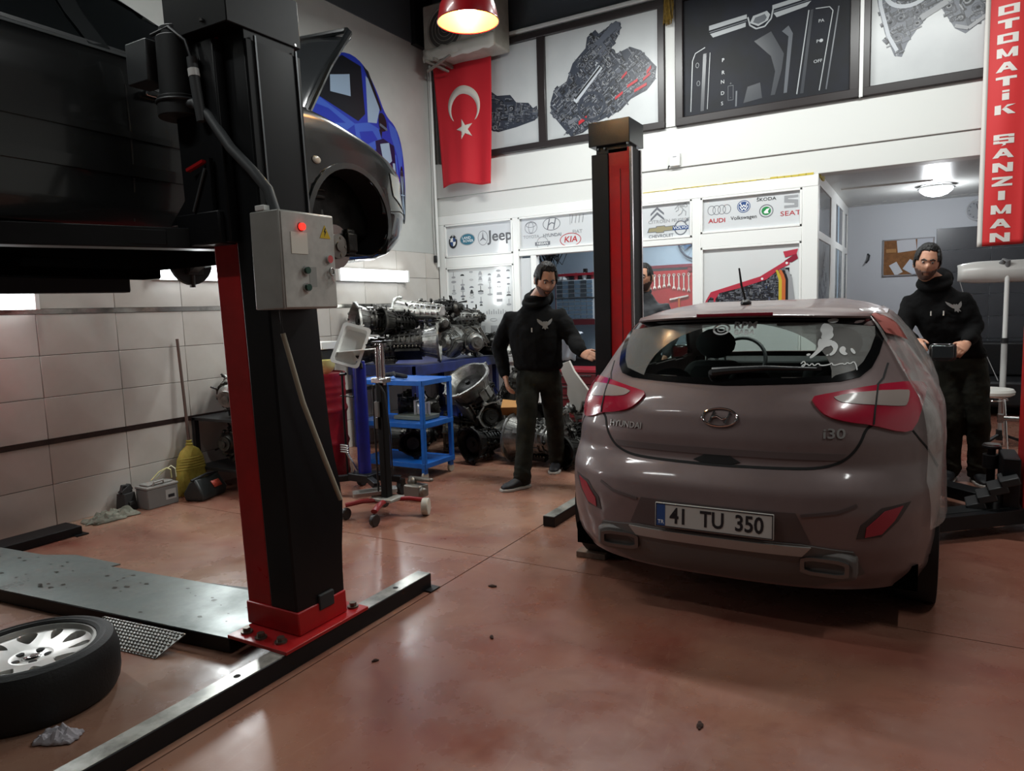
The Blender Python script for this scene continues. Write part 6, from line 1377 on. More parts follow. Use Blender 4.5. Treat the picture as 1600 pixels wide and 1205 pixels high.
m.loft([[hang(p) for p in outer], [hang(p) for p in inner]], False, False); o = m.build('crescent', fw, t, ang=180); o.modifiers.new('s', 'SOLIDIFY').thickness = .001
st = []
for i in range(10):
    r_ = .155 if i % 2 == 0 else .06; a = 2*pi*i/10+.35; st.append((.345+r_*cos(a), -.02+r_*sin(a)))
v_, f_ = grid_fill(st, .03); m = MB(); m.add([hang(p)+Vector((0, -.003, 0)) for p in v_], [list(q_) for q_ in f_]); o = m.build('star', fw, t, ang=180); o.modifiers.new('s', 'SOLIDIFY').thickness = .001
MB().tube([(-.45, 0, 1.505), (.45, 0, 1.51)], .01, 8).build('rod', blackp, t)
# hanging banner
t = thing('vertical_banner', 'red vertical cloth banner with white capital letters at the right edge', 'banner', (.62, 7.42, 1.86)); bred = M('banner_red', 'cf2a2c', .6)
def bp_(u, v, off=0.): return Vector((-.197+.33*u, .012*sin(u*6+v*3)-.01*v-off, 2.72-2.72*v+.008*u*v))
m = MB(); m.loft([[bp_(u/10, v/60) for u in range(11)] for v in range(61)], False, False); o = m.build('cloth', bred, t, ang=180); o.modifiers.new('s', 'SOLIDIFY').thickness = .002
m = MB(); m.loft([[bp_(u*.11, v/60, .003) for u in range(2)] for v in range(61)], False, False); o = m.build('white_border', M('banner_white', 'd8d4ce', .6), t); o.modifiers.new('s', 'SOLIDIFY').thickness = .001
bw = M('banner_letter', 'e2dcd6', .6)
def Q(*p): return list(p)
def hb(y0, y1, x0=-.5, x1=.5): return [(x0, y0), (x1, y0), (x1, y1), (x0, y1)]
ST = .27
GL = {'O': [hb(-.5, -.25), hb(.25, .5), hb(-.5, .5, -.5, -.22), hb(-.5, .5, .22, .5)], 'T': [hb(.22, .5), hb(-.5, .5, -.16, .16)], 'I': [hb(-.5, .5, -.17, .17)], '\u0130': [hb(-.5, .22, -.17, .17), hb(.34, .56, -.17, .17)],
      'N': [hb(-.5, .5, -.5, -.22), hb(-.5, .5, .22, .5), [(-.5, .5), (-.18, .5), (.5, -.5), (.18, -.5)]], 'Z': [hb(-.5, -.25), hb(.25, .5), [(-.5, -.3), (-.1, -.3), (.5, .3), (.1, .3)]],
      'M': [hb(-.5, .5, -.5, -.25), hb(-.5, .5, .25, .5), [(-.5, .5), (-.24, .5), (.06, -.45), (-.1, -.45)], [(.5, .5), (.24, .5), (-.06, -.45), (.1, -.45)]],
      'A': [[(-.52, -.5), (-.24, -.5), (.14, .5), (-.14, .5)], [(.52, -.5), (.24, -.5), (-.14, .5), (.14, .5)], hb(-.28, -.08, -.3, .3)],
      'K': [hb(-.5, .5, -.5, -.20), [(-.22, -.10), (-.05, .16), (.5, .5), (.10, .5)], [(-.16, .06), (.06, .20), (.52, -.5), (.14, -.5)]],
      '\u015e': [hb(.28, .5), hb(-.11, .11), hb(-.5, -.28), hb(0, .5, -.5, -.22), hb(-.5, 0, .22, .5), hb(.2, .42, .22, .5), hb(-.42, -.2, -.5, -.22), [(-.08, -.5), (.1, -.5), (.1, -.66), (-.12, -.78), (-.02, -.62)]]}
zN = .071; items = [(ch, zN+.1165*k) for k, ch in enumerate('NAMIZNA\u015e')]+[(ch, zN+.1165*7+.24+.1145*k) for k, ch in enumerate('K\u0130TAMOTO')]
for ch, z in items:
    m = MB()
    for k, poly in enumerate(GL[ch]):
        v_, f_ = grid_fill(poly, .25); e_ = .004+.00012*k; P = [(-.035+x*.145, z+y*.076) for x, y, _ in v_]; n = len(P)
        m.add([(x, bp_((x+.197)/.33, 1-zz/2.72).y-e_-.001, zz) for x, zz in P]+[(x, bp_((x+.197)/.33, 1-zz/2.72).y-.001, zz) for x, zz in P], [list(q_) for q_ in f_]+[[a_+n for a_ in q_][::-1] for q_ in f_])
    m.build('lettering', bw, t)
# thermostat, tassel
t = thing('thermostat', 'small white sensor box on the white beam right of the far column', 'sensor box', (-2.27, 7.544, 2.90)); MB().bb((-.055, -.035, 0), (.055, 0, .13)).build('cover', pvc, t, bevel=.006); MB().bb((-.02, -.037, .09), (.02, -.034, .10)).build('vent', inkl, t); MB().tube([(-.05, -.01, .02), (-.075, -.005, .01), (-.08, -.005, -.02)], .005).build('cable', blackp, t)
t = thing('gold_tassel', 'gold tassel bundle hanging on the white post between the upper windows', 'tassel', (-2.315, 7.50, 4.31)); m = MB(); rr = random.Random(6)
for k in range(70):
    a = rr.uniform(0, 6.28); r_ = rr.uniform(.0, .06); m.tube([(r_*.5*cos(a), r_*.3*sin(a)-.03, .42), (r_*cos(a), r_*.5*sin(a)-.03, .2), (r_*1.0*cos(a+.5), r_*.5*sin(a)-.03, rr.uniform(0, .08))], .004, 4)
m.build('fringe', M('gold_thread', '8f7433', .6, .3, var='6b5426', vs=40), t, kind='stuff'); MB().sph((0, -.03, .40), (.05, .035, .05), 12).build('knot', M('gold_thread'), t)
# blue car mural on the left wall
mural = thing('car_mural', 'blue sports car wall graphic on the grey wall behind the raised bonnet', 'wall graphic', (W+.001, 6.0, 2.4)); q = Print(mural, plane_left(0, -6.0, -2.4))
mb1 = M('mural_blue', '2338b0', .3); mb2 = M('mural_deep_blue', '18206e', .3); mb3 = M('mural_light_blue', '3f63c8', .3); mk = M('mural_black', '11141c', .3); mw = M('mural_sky', '9db4cc', .3); mg = M('mural_grey', '5c6a7c', .3); mn = M('mural_navy', '0f1440', .3)
q.M = plane_left(0.0005, 0, -2.4) ; q.M = Matrix(((0, 0, 1, .0005), (1, 0, 0, -6.0), (0, 1, 0, -2.4), (0, 0, 0, 1)))
body_ = smoothpoly([(4.6, 3.10), (4.9, 3.55), (5.4, 3.75), (5.55, 4.0), (5.95, 4.26), (6.28, 4.22), (6.50, 3.95), (6.62, 3.72), (6.82, 3.62), (6.92, 3.35), (6.93, 2.85), (6.88, 2.55), (6.75, 2.50), (6.60, 2.46), (6.3, 2.50), (5.6, 2.45), (4.7, 2.6)], 2)
q.poly(body_, mb1, 0)
q.poly([(5.60, 3.98), (5.95, 4.20), (6.24, 4.16), (6.27, 3.66), (6.15, 3.56), (5.55, 3.70)], mk, .0004); q.poly([(5.75, 3.95), (6.05, 4.03), (6.05, 3.80), (5.74, 3.78)], mw, .0008)
q.poly([(6.31, 4.08), (6.42, 4.02), (6.52, 3.76), (6.46, 3.60), (6.31, 3.58)], mw, .0006); q.poly([(6.27, 4.18), (6.36, 4.14), (6.56, 3.78), (6.54, 3.74), (6.33, 4.09)], mk, .0009)
q.poly([(5.2, 3.70), (5.6, 3.68), (6.1, 3.52), (5.85, 3.36), (5.3, 3.44)], mb3, .0004); q.poly([(5.3, 3.62), (5.7, 3.60), (5.95, 3.50), (5.6, 3.44)], mb1, .0007)
q.poly([(6.08, 3.52), (6.32, 3.58), (6.52, 3.54), (6.54, 3.40), (6.38, 3.28), (6.12, 3.30)], mb3, .0006); q.poly([(6.16, 3.45), (6.38, 3.50), (6.46, 3.42), (6.2, 3.30)], mb1, .0009)
q.poly([(5.75, 3.02), (6.35, 3.08), (6.40, 2.86), (5.85, 2.78)], mw, .0006); q.poly([(5.80, 2.98), (6.18, 3.03), (6.20, 2.87), (5.9, 2.83)], mk, .0009); q.poly([(6.22, 3.03), (6.33, 3.045), (6.35, 2.9), (6.24, 2.88)], mg, .0009); q.ring(6.29, 2.96, .04, .05, .012, mw, z=.0012)
q.poly([(6.42, 3.40), (6.56, 3.45), (6.75, 3.40), (6.80, 2.85), (6.72, 2.5), (6.55, 2.55), (6.46, 2.9)], mn, .0006); q.poly([(6.50, 3.38), (6.66, 3.42), (6.70, 3.22), (6.56, 3.12)], mw, .0009); q.poly([(6.58, 3.1), (6.68, 3.16), (6.70, 2.95), (6.62, 2.92)], mg, .0011)
q.line([(6.73, 3.20), (6.75, 2.80), (6.70, 2.62), (6.60, 2.60)], .04, mw, .0012); q.line([(6.77, 3.3), (6.80, 2.9)], .03, mb3, .0011)
for cx, cy, rx, ry in ((6.50, 2.86, .08, .26), (6.87, 2.85, .045, .34)):
    q.oval(cx, cy, rx, ry, mk, .0012); q.ring(cx, cy, rx*.85, ry*.85, rx*.22, mg, z=.0014)
    for k in range(6): a = 2*pi*k/6; q.line([(cx, cy), (cx+rx*.75*cos(a), cy+ry*.75*sin(a))], .012, mw, .0016)
q.poly(smoothpoly([(6.50, 3.72), (6.58, 3.74), (6.64, 3.64), (6.62, 3.54), (6.52, 3.52), (6.49, 3.6)], 1), mk, .0014); q.line([(6.51, 3.60), (6.64, 3.56)], .03, mg, .0016); q.poly([(6.49, 3.54), (6.55, 3.54), (6.53, 3.44)], mk, .0013)
q.poly([(6.66, 3.66), (6.80, 3.6), (6.90, 3.34), (6.86, 3.0), (6.80, 3.3), (6.70, 3.5)], mb3, .0005)
q.done('wall_print')
# ================================================================== WORKSHOP ROOM
t = thing('tool_board', 'red tool board with rows of hanging spanners seen through the partition window', 'tool board', (-2.85, 9.58, 1.2)); rb = M('board_red', 'b0242c', .5)
MB().bb((-.5, 0, 0), (.62, .015, .71)).build('board', rb, t); m = MB(); m.bb((-.8, -.04, .745), (.75, .0, .785)); m.bb((.13, -.03, .69), (.19, 0, .76)); m.bb((-.5, -.03, .69), (-.44, 0, .76)); m.build('rail', M('rail_dark_red', '7a1c34', .45), t)
spn = M('spanner_chrome', 'd9d4cd', .25, .8)
for k in range(14):
    x = -.40+.068*k; ln = (.20-.01*k if k < 5 else .20+.014*(k-5)); t2 = thing('spanner', '', 'spanner', (-2.85+x, 9.555, 1.86-ln))
    t2['label'] = ('leftmost', 'second', 'third', 'fourth', 'fifth', 'sixth', 'seventh', 'eighth', 'ninth', 'tenth', 'eleventh', 'twelfth', 'thirteenth', 'rightmost')[k]+' chrome spanner in the row hanging on the red tool board'; t2['group'] = 'spanners on the red tool board'
    m = MB(); m.bb((-.008, 0, .015), (.008, .006, ln-.02)); m.tor((0, .003, ln-.015), .016, .007, (0, 1, 0), 14, 6); m.build('shaft', spn, t2); m = MB(); m.prism([(-.018, .03), (.018, .03), (.02, -.005), (.008, -.005), (.006, .012), (-.006, .012), (-.008, -.005), (-.02, -.005)], -.003, .005, plane_back(0, .003, 0)); m.build('jaw', spn, t2)
t2 = thing('hammer', 'orange-handled hammer with a long pale head on the red tool board', 'hammer', (-2.84, 9.55, 1.36)); m = MB(); m.bb((-.012, 0, 0), (.012, .02, .17)); m.build('handle', M('handle_orange', 'c8642c', .5), t2); MB().bar((-.13, .01, .155), (.13, .01, .20), .02, .022).build('head', spn, t2)
t2 = thing('pliers', 'grey pliers hanging below the spanners on the red tool board', 'pliers', (-2.62, 9.55, 1.33)); m = MB(); m.bar((-.03, 0, 0), (.01, 0, .12), .016, .012); m.bar((.03, 0, 0), (-.01, 0, .12), .016, .012); m.sph((0, 0, .10), .02, 10); m.prism([(-.02, .1), (.02, .1), (.005, .17), (-.005, .17)], -.005, .005, plane_back(0, 0, 0)); m.build('jaws', M('grey_tool', '77797a', .4, .6), t2)
t2 = thing('hanging_fan', 'round wire fan hanging on the blue workshop wall above the tool board', 'fan', (-2.58, 9.54, 2.30)); m = MB(); m.tor((0, 0, 0), .26, .012, (0, 1, 0), 40)
for k in range(18): a = 2*pi*k/18; m.tube([(.03*cos(a), -.02, .03*sin(a)), (.26*cos(a), 0, .26*sin(a))], .0025, 4)
m.build('cage', M('fan_blue_black', '1f2a44', .5), t2); m = MB()
for k in range(4): a = pi/2*k+.3; m.loft([[(.04*cos(a+d), -.01+s, .04*sin(a+d)) for d, s in ((-.3, 0), (.3, .01))], [(.22*cos(a+d), -.01+s, .22*sin(a+d)) for d, s in ((-.5, -.015), (.35, .015))]], False, False)
m.build('blades', M('fan_blade', '5d7896', .4), t2)
t = thing('drawer_cabinet', 'wall cabinet of small translucent drawers in the workshop room', 'cabinet', (-4.28, 9.30, 1.28)); dw = M('drawer_white', 'c6ccd2', .4); db = M('drawer_blue_clear', '5f7488', .15, spec=.6)
MB().bb((-.30, 0, 0), (.30, .26, .56)).build('carcass', dw, t)
for r_ in range(9):
    for c in range(6):
        x = -.28+c*.094; z = .012+r_*.061; MB().bb((x, -.012, z), (x+.084, .0, z+.048)).build('drawer', db if (r_ < 5 or c % 2) else M('drawer_dark', '3a4148', .3), t)
MB().bb((-.31, -.02, .295), (.31, 0, .305)).build('divider', inkd, t)
t = thing('red_shelf', 'dark red wall shelf carrying the drawer cabinet in the workshop room', 'shelf', (-4.25, 9.30, 1.20)); m = MB(); m.bb((-.45, -.06, 0), (.40, .28, .075)); m.build('lower_board', M('shelf_dark_red', '5c1620', .5), t); m = MB(); m.bb((-.45, .0, .70), (.40, .28, .735)); m.bb((-.45, .22, .075), (-.41, .28, .70)); m.bb((.36, .22, .075), (.40, .28, .70)); m.build('upper_board', M('shelf_red', '9a2030', .5), t)
crumple('white_bag', 'crumpled white plastic bag on top of the drawer cabinet', 'bag', (-4.50, 9.36, 1.842), .09, .07, .12, M('bag_white', 'dadfe2', .4), 3., n=14)
for k in range(3):
    o = MB().lathe([(.03, 0), (.035, .06), (.02, .08), (.012, .10), (0, .10)], (0, 0, 0), (0, 0, 1), 12).build('spray_bottle', M('bottle_%d' % k, ('b44a52', 'c8ccd0', '98343c')[k], .4), None); o.location = (-4.28+.13*k, 9.36, 1.842); tag(o, ('reddish bottle next to the white bag on the drawer cabinet', 'white bottle in the middle on top of the drawer cabinet', 'dark red bottle at the right on top of the drawer cabinet')[k], 'bottle')
o = MB().bb((-.03, -.02, 0), (.03, .02, .06)).build('small_black_box', blackp, None, bevel=.006); o.location = (-4.16, 9.42, 1.937); tag(o, 'small black box on the upper red shelf in the workshop room', 'box')
t = thing('cable_bundle', 'bundle of black cables and belts hanging in the workshop room', 'cables', (-4.52, 9.0, 1.88)); m = MB(); rr = random.Random(9)
for k in range(26):
    a = rr.uniform(0, 6.28); x = rr.uniform(-.12, .14); w_ = rr.uniform(.05, .16); h_ = rr.uniform(.2, .5); z1 = .55; m.tube([(x, .02*sin(a), z1), (x+w_, .03*cos(a), z1-h_*.5), (x+w_*.3, .05*sin(a), max(.0, z1-h_)), (x-w_*.7, .0, z1-h_*.5), (x, -.02, z1)], rr.uniform(.006, .012), 6)
m.build('loops', M('cable_black', '15171b', .5), t, kind='stuff'); MB().tube([(-.2, 0, .56), (.25, 0, .56)], .012).build('hanging_bar', iron, t); MB().cyl((0, 0, .56), (0, 0, .79), .006).build('hook', iron, t)
t = thing('work_table', 'dark counter below the red shelf in the workshop room', 'table', (-4.05, 9.0, 0)); m = MB(); m.bb((-.6, -.3, .76), (.6, .35, .80)); m.build('top', M('counter_dark', '3a3d42', .5), t); MB().bb((-.58, -.2, 0), (.58, .33, .76)).build('cabinet_body', M('counter_black', '1d1f22', .5), t)
m = MB(); rg = []
for i in range(13):
    u = i/12; rg.append([(-.16+.32*u+.03*sin(v*5), -.33-.02*sin(u*11+v*2)-(.02 if v > .4 else 0), .30-.55*max(0, v-.35)+.06*(1-abs(2*u-1))*(v < .4)+.02*noise.noise((u*6, v*5, 1))) for v in [k/10 for k in range(11)]])
for r_ in rg:
    for k in range(11):
        if k < 4: r_[k] = (r_[k][0], -.33+.06*(3-k), r_[k][2])
m.loft(rg, False, False); o = m.build('white_cloth', M('cloth_white', 'd0d6dc', .8), None, ang=180); o.modifiers.new('s', 'SOLIDIFY').thickness = .003; o.location = (-4.12, 9.0, .80); tag(o, 'pale cloth hanging over the counter behind the walking man', 'cloth')
o = MB().bb((-.06, -.05, 0), (.06, .05, .07)).bb((.0, -.052, .01), (.05, -.05, .06)).build('yellow_label_box', M('box_dark_yellow', '55543a', .5), None, bevel=.004); o.location = (-3.72, 8.8, .802); tag(o, 'small dark box with a yellowish face on the workshop counter', 'box')
t = thing('tool_cabinet', 'dark red tool cabinet standing in the workshop doorway', 'tool cabinet', (-3.60, 8.05, 0)); m = MB(); m.bb((-.28, -.22, .05), (.28, .22, .66)); m.build('body', M('cabinet_dark_red', '4a1218', .4), t, bevel=.008); MB().bb((-.295, -.235, .66), (.295, .235, .70)).build('lid', M('cabinet_red', '8e1e2a', .35), t, bevel=.006)
for k in range(4): d_ = MB().bb((-.26, -.235, .10+.14*k), (.26, -.215, .225+.14*k)).build('drawer', M('cabinet_drawer_red', '5a151c', .4), t, bevel=.004); MB().bar((-.2, -.245, .205+.14*k), (.2, -.245, .205+.14*k), .01, .012).build('handle', steel, d_)
# ================================================================== OFFICE
t = thing('ceiling_lamp', 'round glowing ceiling lamp with a chrome rim in the office bay', 'lamp', (.137, 9.5, 2.688)); MB().lathe([(.15, 0), (.185, -.01), (.19, -.03), (.175, -.035), (.15, -.03)], (0, 0, 0), (0, 0, 1), 36, True).build('rim', chrome, t); MB().lathe([(.172, -.02), (.16, -.06), (.11, -.10), (.05, -.118), (0, -.12)], (0, 0, 0), (0, 0, 1), 32).build('diffuser', M('dome_glow', 'f6faff', .3, emit=9.), t)
point('office_lamp_light', (.137, 9.5, 2.50), 30, (.93, .97, 1), .1)
t = thing('cork_board', 'cork notice board with pinned papers on the office wall', 'notice board', (-.14, 10.9, 1.735)); MB().bb((-.29, -.02, 0), (.29, 0, .475)).build('cork', M('cork', '8b5f3a', .9, var='76502f', vs=25, bump=.2, bs=90), t); m = MB()
for a, b in (((-.30, 0), (-.285, .475)), ((.285, 0), (.30, .475)), ((-.30, .465), (.30, .48)), ((-.30, -.005), (.30, .01))): m.bb((a[0], -.028, a[1]), (b[0], 0, b[1]))
m.build('frame', M('frame_grey', '8c8d90', .5), t)
for i, (x, z, w_, h_, a, c) in enumerate(((-.02, .39, .22, .16, -.1, 'c4c6cc'), (.19, .37, .18, .20, .02, 'b9bdc6'), (-.14, .09, .10, .16, -.5, 'c9ccd2'), (.05, .10, .17, .15, .6, 'c3cad6'), (-.20, .33, .12, .05, 0, 'a87a48'), (.15, .25, .12, .1, 0, 'aab0b8'))):
    MB().box((x, -.024-.001*i, z), (w_, .002, h_), Matrix.Rotation(a, 3, 'Y')).build('paper', M('pinned_%d' % i, c, .7), t)
t = thing('wall_clock', 'round pale wall clock partly behind the red banner', 'clock', (.62, 10.89, 2.39)); MB().cyl((0, 0, .12), (0, -.03, .12), .125, n=36).build('clock_face', M('clock_face', '9a9da2', .4), t); MB().tor((0, -.03, .12), .125, .010, (0, 1, 0), 36).build('rim', M('clock_rim', 'bfc2c6', .3), t)
m = MB()
for k in range(12): a = pi/6*k; m.box((.095*sin(a), -.032, .12+.095*cos(a)), (.014, .003, .018), Matrix.Rotation(a, 3, 'Y'))
m.build('hour_marks', M('clock_mark', '6b6e74', .5), t); m = MB(); m.bar((0, -.034, .12), (.04, -.034, .16), .008, .003, (0, 1, 0)); m.bar((0, -.036, .12), (-.02, -.036, .20), .006, .003, (0, 1, 0)); m.build('hands', inkd, t)
t = thing('wall_hook', 'small black hook on the office wall beside the partition', 'hook', (-.62, 10.89, 1.92)); MB().tube([(0, 0, .12), (.02, -.03, .10), (.01, -.05, .04), (-.02, -.05, .0)], .012).build('hook', blackp, t)
# curved lamp hood on a telescopic stand
t = thing('stand_lamp', 'white telescopic stand holding a curved white lamp hood at the right edge', 'lamp stand', (.72, 8.20, 0)); hm = M('hood_white', 'c9c8c4', .3)
m = MB(); m.cyl((0, 0, .05), (0, 0, 1.02), .026, n=18); m.build('lower_tube', M('tube_grey_white', 'b6b6b4', .35), t); MB().cyl((0, 0, 1.0), (0, 0, 1.72), .020, n=18).build('upper_tube', pvc, t); MB().cyl((0, 0, .98), (0, 0, 1.03), .032, n=18).build('clamp', blackp, t)
m = MB()
for a in (-2.2, -.4, 1.3): m.bar((0, 0, .10), (.30*cos(a), .30*sin(a), .015), .03, .02)
m.cyl((0, 0, .04), (0, 0, .14), .04); m.build('tripod_foot', blackp, t)
m = MB(); rg = []
for i in range(13):
    u = i/12; s = 1-.25*max(0, (.3-u)/.3)**2; rg.append([(-.40+.70*u, .10-.13*s*cos(a), 1.66+.11*s*sin(a)) for a in [radians(-70+190*k/14) for k in range(15)]])
m.loft(rg, False, False); o = m.build('lamp_hood', hm, t, ang=60); o.modifiers.new('s', 'SOLIDIFY').thickness = .012
MB().bb((-.36, .02, 1.60), (.26, .10, 1.64)).build('reflector', M('reflector_grey', '8f9092', .3), t); m = MB(); m.tube([(0, 0, 1.70), (.0, -.03, 1.76), (-.03, -.02, 1.765), (-.05, .02, 1.74)], .022); m.build('bracket', M('bracket_grey', '77787a', .4), t)
MB().tube([(-.38, -.02, 1.58), (-.24, -.03, 1.1), (-.04, -.02, .62)], .004, 6).build('cable', M('thin_cable', '8b8b8b', .6), t)
t = thing('stool', 'round white padded stool with thin chrome legs at the right edge', 'stool', (.60, 7.93, 0)); 
MB().lathe([(0, .505), (.17, .505), (.195, .52), (.20, .545), (.185, .568), (.10, .575), (0, .575)], (0, 0, 0), (0, 0, 1), 36).build('seat', M('stool_white', 'd0cdc6', .5), t)
for k in range(4):
    a = pi/4+pi/2*k; MB().tube([(.12*cos(a), .12*sin(a), .505), (.15*cos(a), .15*sin(a), .48), (.17*cos(a), .17*sin(a), .30), (.20*cos(a), .20*sin(a), .0)], .011, 8).build('leg', chrome, t)
MB().tor((0, 0, .47), .145, .007).build('leg_ring', chrome, t)
t = thing('bench_seat', 'dark bench seat along the slate tiled office wall', 'bench', (1.2, 10.3, 0)); bm2 = M('seat_black', '161618', .6); MB().bb((-.95, -.30, .12), (1.5, .45, .42)).build('seat', bm2, t, bevel=.03); MB().bb((-.95, .36, .42), (1.5, .56, .85)).build('backrest', bm2, t, bevel=.03); m = MB()
for x in (-.85, .2, 1.4): m.bb((x-.03, -.25, 0), (x+.03, .4, .12))
m.build('feet', blackp, t)
# ================================================================== PEOPLE
skin = M('skin', 'c39277', .5, var='b58269', vs=30); hairm = M('hair_black', '0d0c0c', .6, bump=.4, bs=120); stub = M('stubble', '5a4036', .7, var='4a342c', vs=60)
hoodm = M('hoodie_black', '070708', .9, bump=.12, bs=60, spec=.2); trou = M('trousers_dark', '2a2a22', .9, var='1b1c18', vs=9, bump=.2, bs=40, spec=.2); shoe = M('shoe_black', '15151a', .6); sole = M('shoe_sole', 'b3afa8', .6)
def voxel(mb, name, mat, parent, size=.01, smooth=3, ang=180):
    me = bpy.data.meshes.new('tmp'); me.from_pydata([tuple(p) for p in mb.v], [], mb.f)
    bm = bmesh.new(); bm.from_mesh(me); bmesh.ops.recalc_face_normals(bm, faces=bm.faces[:]); bm.to_mesh(me); bm.free()
    o = bpy.data.objects.new('tmp', me); COL.objects.link(o)
    r = o.modifiers.new('r', 'REMESH'); r.mode = 'VOXEL'; r.voxel_size = size; r.use_smooth_shade = True
    if smooth: s = o.modifiers.new('s', 'SMOOTH'); s.factor = .5; s.iterations = smooth
    me2 = bpy.data.meshes.new_from_object(o.evaluated_get(bpy.context.evaluated_depsgraph_get())); bpy.data.objects.remove(o); bpy.data.meshes.remove(me)
    me2.name = name; me2.materials.clear()
    for m_ in (mat if isinstance(mat, (list, tuple)) else [mat]): me2.materials.append(m_)
    me2.polygons.foreach_set('use_smooth', [True]*len(me2.polygons)); me2.polygons.foreach_set('material_index', [0]*len(me2.polygons)); me2.update()
    o = bpy.data.objects.new(name, me2); COL.objects.link(o)
    if parent: o.parent = parent
    return o
def limb(mb, pts, rad, n=14, sq=1., up=None):
    mb.tube(pts, rad, n, True, sq, up); mb.sph(pts[0], rad[0]*.98, 12); mb.sph(pts[-1], rad[-1]*.98, 12)
def G(x, s): return math.exp(-(x/s)**2)
def headpt(d, k=1.):
    x, y, z = d; p = Vector((x*.074, y*.095, z*.118))
    if z < 0: p.x *= 1-.24*(-z)**1.3; 
    if z < 0 and y > 0: p.y *= 1-.45*(-z)**.8
    if y < 0:
        p.y -= .026*G(x, .16)*G(z+.17, .17)-.004*G(x, .25)*G(z-.12, .1)
        p.y += .011*(G(x-.38, .18)+G(x+.38, .18))*G(z-.08, .12)
        p.y -= .006*G(z-.24, .09)*G(x, .6)
        p.y -= .007*G(x, .26)*G(z+.50, .06)+.006*G(x, .26)*G(z+.60, .05)
        p.y += .004*G(x, .25)*G(z+.555, .03)
        p.y -= .012*G(x, .35)*G(z+.82, .16)
        p.x *= 1+.05*G(z+.1, .25)
    p.z += .004*(z > .6); return p*k
def head_mesh(mb, M4, n=36, k=28):
    vs = []
    for i in range(k+1):
        a = pi*i/k
        for j in range(n):
            t = 2*pi*j/n; vs.append(M4 @ headpt((sin(a)*cos(t), sin(a)*sin(t), cos(a))))
    mb.add(vs, [(i*n+j, (i+1)*n+j, (i+1)*n+(j+1) % n, i*n+(j+1) % n) for i in range(k) for j in range(n)])
def head_shell(M4, keep, off, n=56, k=44):
    """closed thin shell over a region of the head (hair, beard)"""
    ids = {}; vs = []; fs = []
    def vid(i, j):
        j %= n
        if (i, j) not in ids:
            a = pi*i/k; t = 2*pi*j/n; d = (sin(a)*cos(t), sin(a)*sin(t), cos(a)); ids[(i, j)] = len(vs); p = headpt(d); vs.append(M4 @ (p+Vector((d[0], d[1], d[2]))*off(d)))
        return ids[(i, j)]
    for i in range(k):
        for j in range(n):
            a = pi*(i+.5)/k; t = 2*pi*(j+.5)/n; d = (sin(a)*cos(t), sin(a)*sin(t), cos(a))
            if keep(d): fs.append((vid(i, j), vid(i+1, j), vid(i+1, j+1), vid(i, j+1)))
    m = MB(); m.add(vs, fs); return m
def hand(mb, w, tip, palm_n, curl=.5, s=1., thumb_side=1):
    """palm, four unequal fingers with two bends each, and a thumb leaving the side of the palm"""
    w = Vector(w); d = (Vector(tip)-w).normalized(); nn = Vector(palm_n); nn = (nn-d*nn.dot(d)).normalized(); sd = d.cross(nn).normalized()*thumb_side
    pl = .095*s
    mb.loft([[w+d*(pl*u)+sd*(wd*cos(a))+nn*(th*sin(a)) for a in [2*pi*i/12 for i in range(12)]] for u, wd, th in ((-.1, .028*s, .020*s), (.25, .036*s, .018*s), (.7, .042*s, .016*s), (1.0, .041*s, .013*s))])
    for k, (o, ln) in enumerate(((.030, .072), (.010, .080), (-.011, .074), (-.030, .058))):
        b = w+d*(pl*.93)+sd*o*s; ln *= s; c1 = curl*.8; c2 = curl*1.5; c3 = curl*2.0
        p1 = b+(d*cos(c1)+nn*sin(c1))*ln*.42; p2 = p1+(d*cos(c2)+nn*sin(c2))*ln*.33; p3 = p2+(d*cos(c3)+nn*sin(c3))*ln*.25
        mb.tube([b-d*.02*s, b, p1, p2, p3], [.0095*s, .0095*s, .009*s, .0082*s, .007*s], 8); mb.sph(p3, .0072*s, 8)
    b = w+d*(pl*.28)+sd*.030*s; p1 = b+(d*.62+sd*.62+nn*.35)*.040*s; p2 = p1+(d*.85+sd*.15+nn*.4)*.032*s
    mb.tube([b-sd*.012*s, b, p1, p2], [.014*s, .013*s, .0105*s, .0085*s], 8); mb.sph(p2, .0088*s, 8)
def ell(c, rx, ry, yaw, tilt=0, n=24, pw=2.3):
    out = []
    for i in range(n):
        a = 2*pi*i/n; x = rx*abs(cos(a))**(2/pw)*(1 if cos(a) > 0 else -1); y = ry*abs(sin(a))**(2/pw)*(1 if sin(a) > 0 else -1)
        out.append(Vector(c)+Vector((x*cos(yaw)-y*sin(yaw), x*sin(yaw)+y*cos(yaw), 0)))
    return out
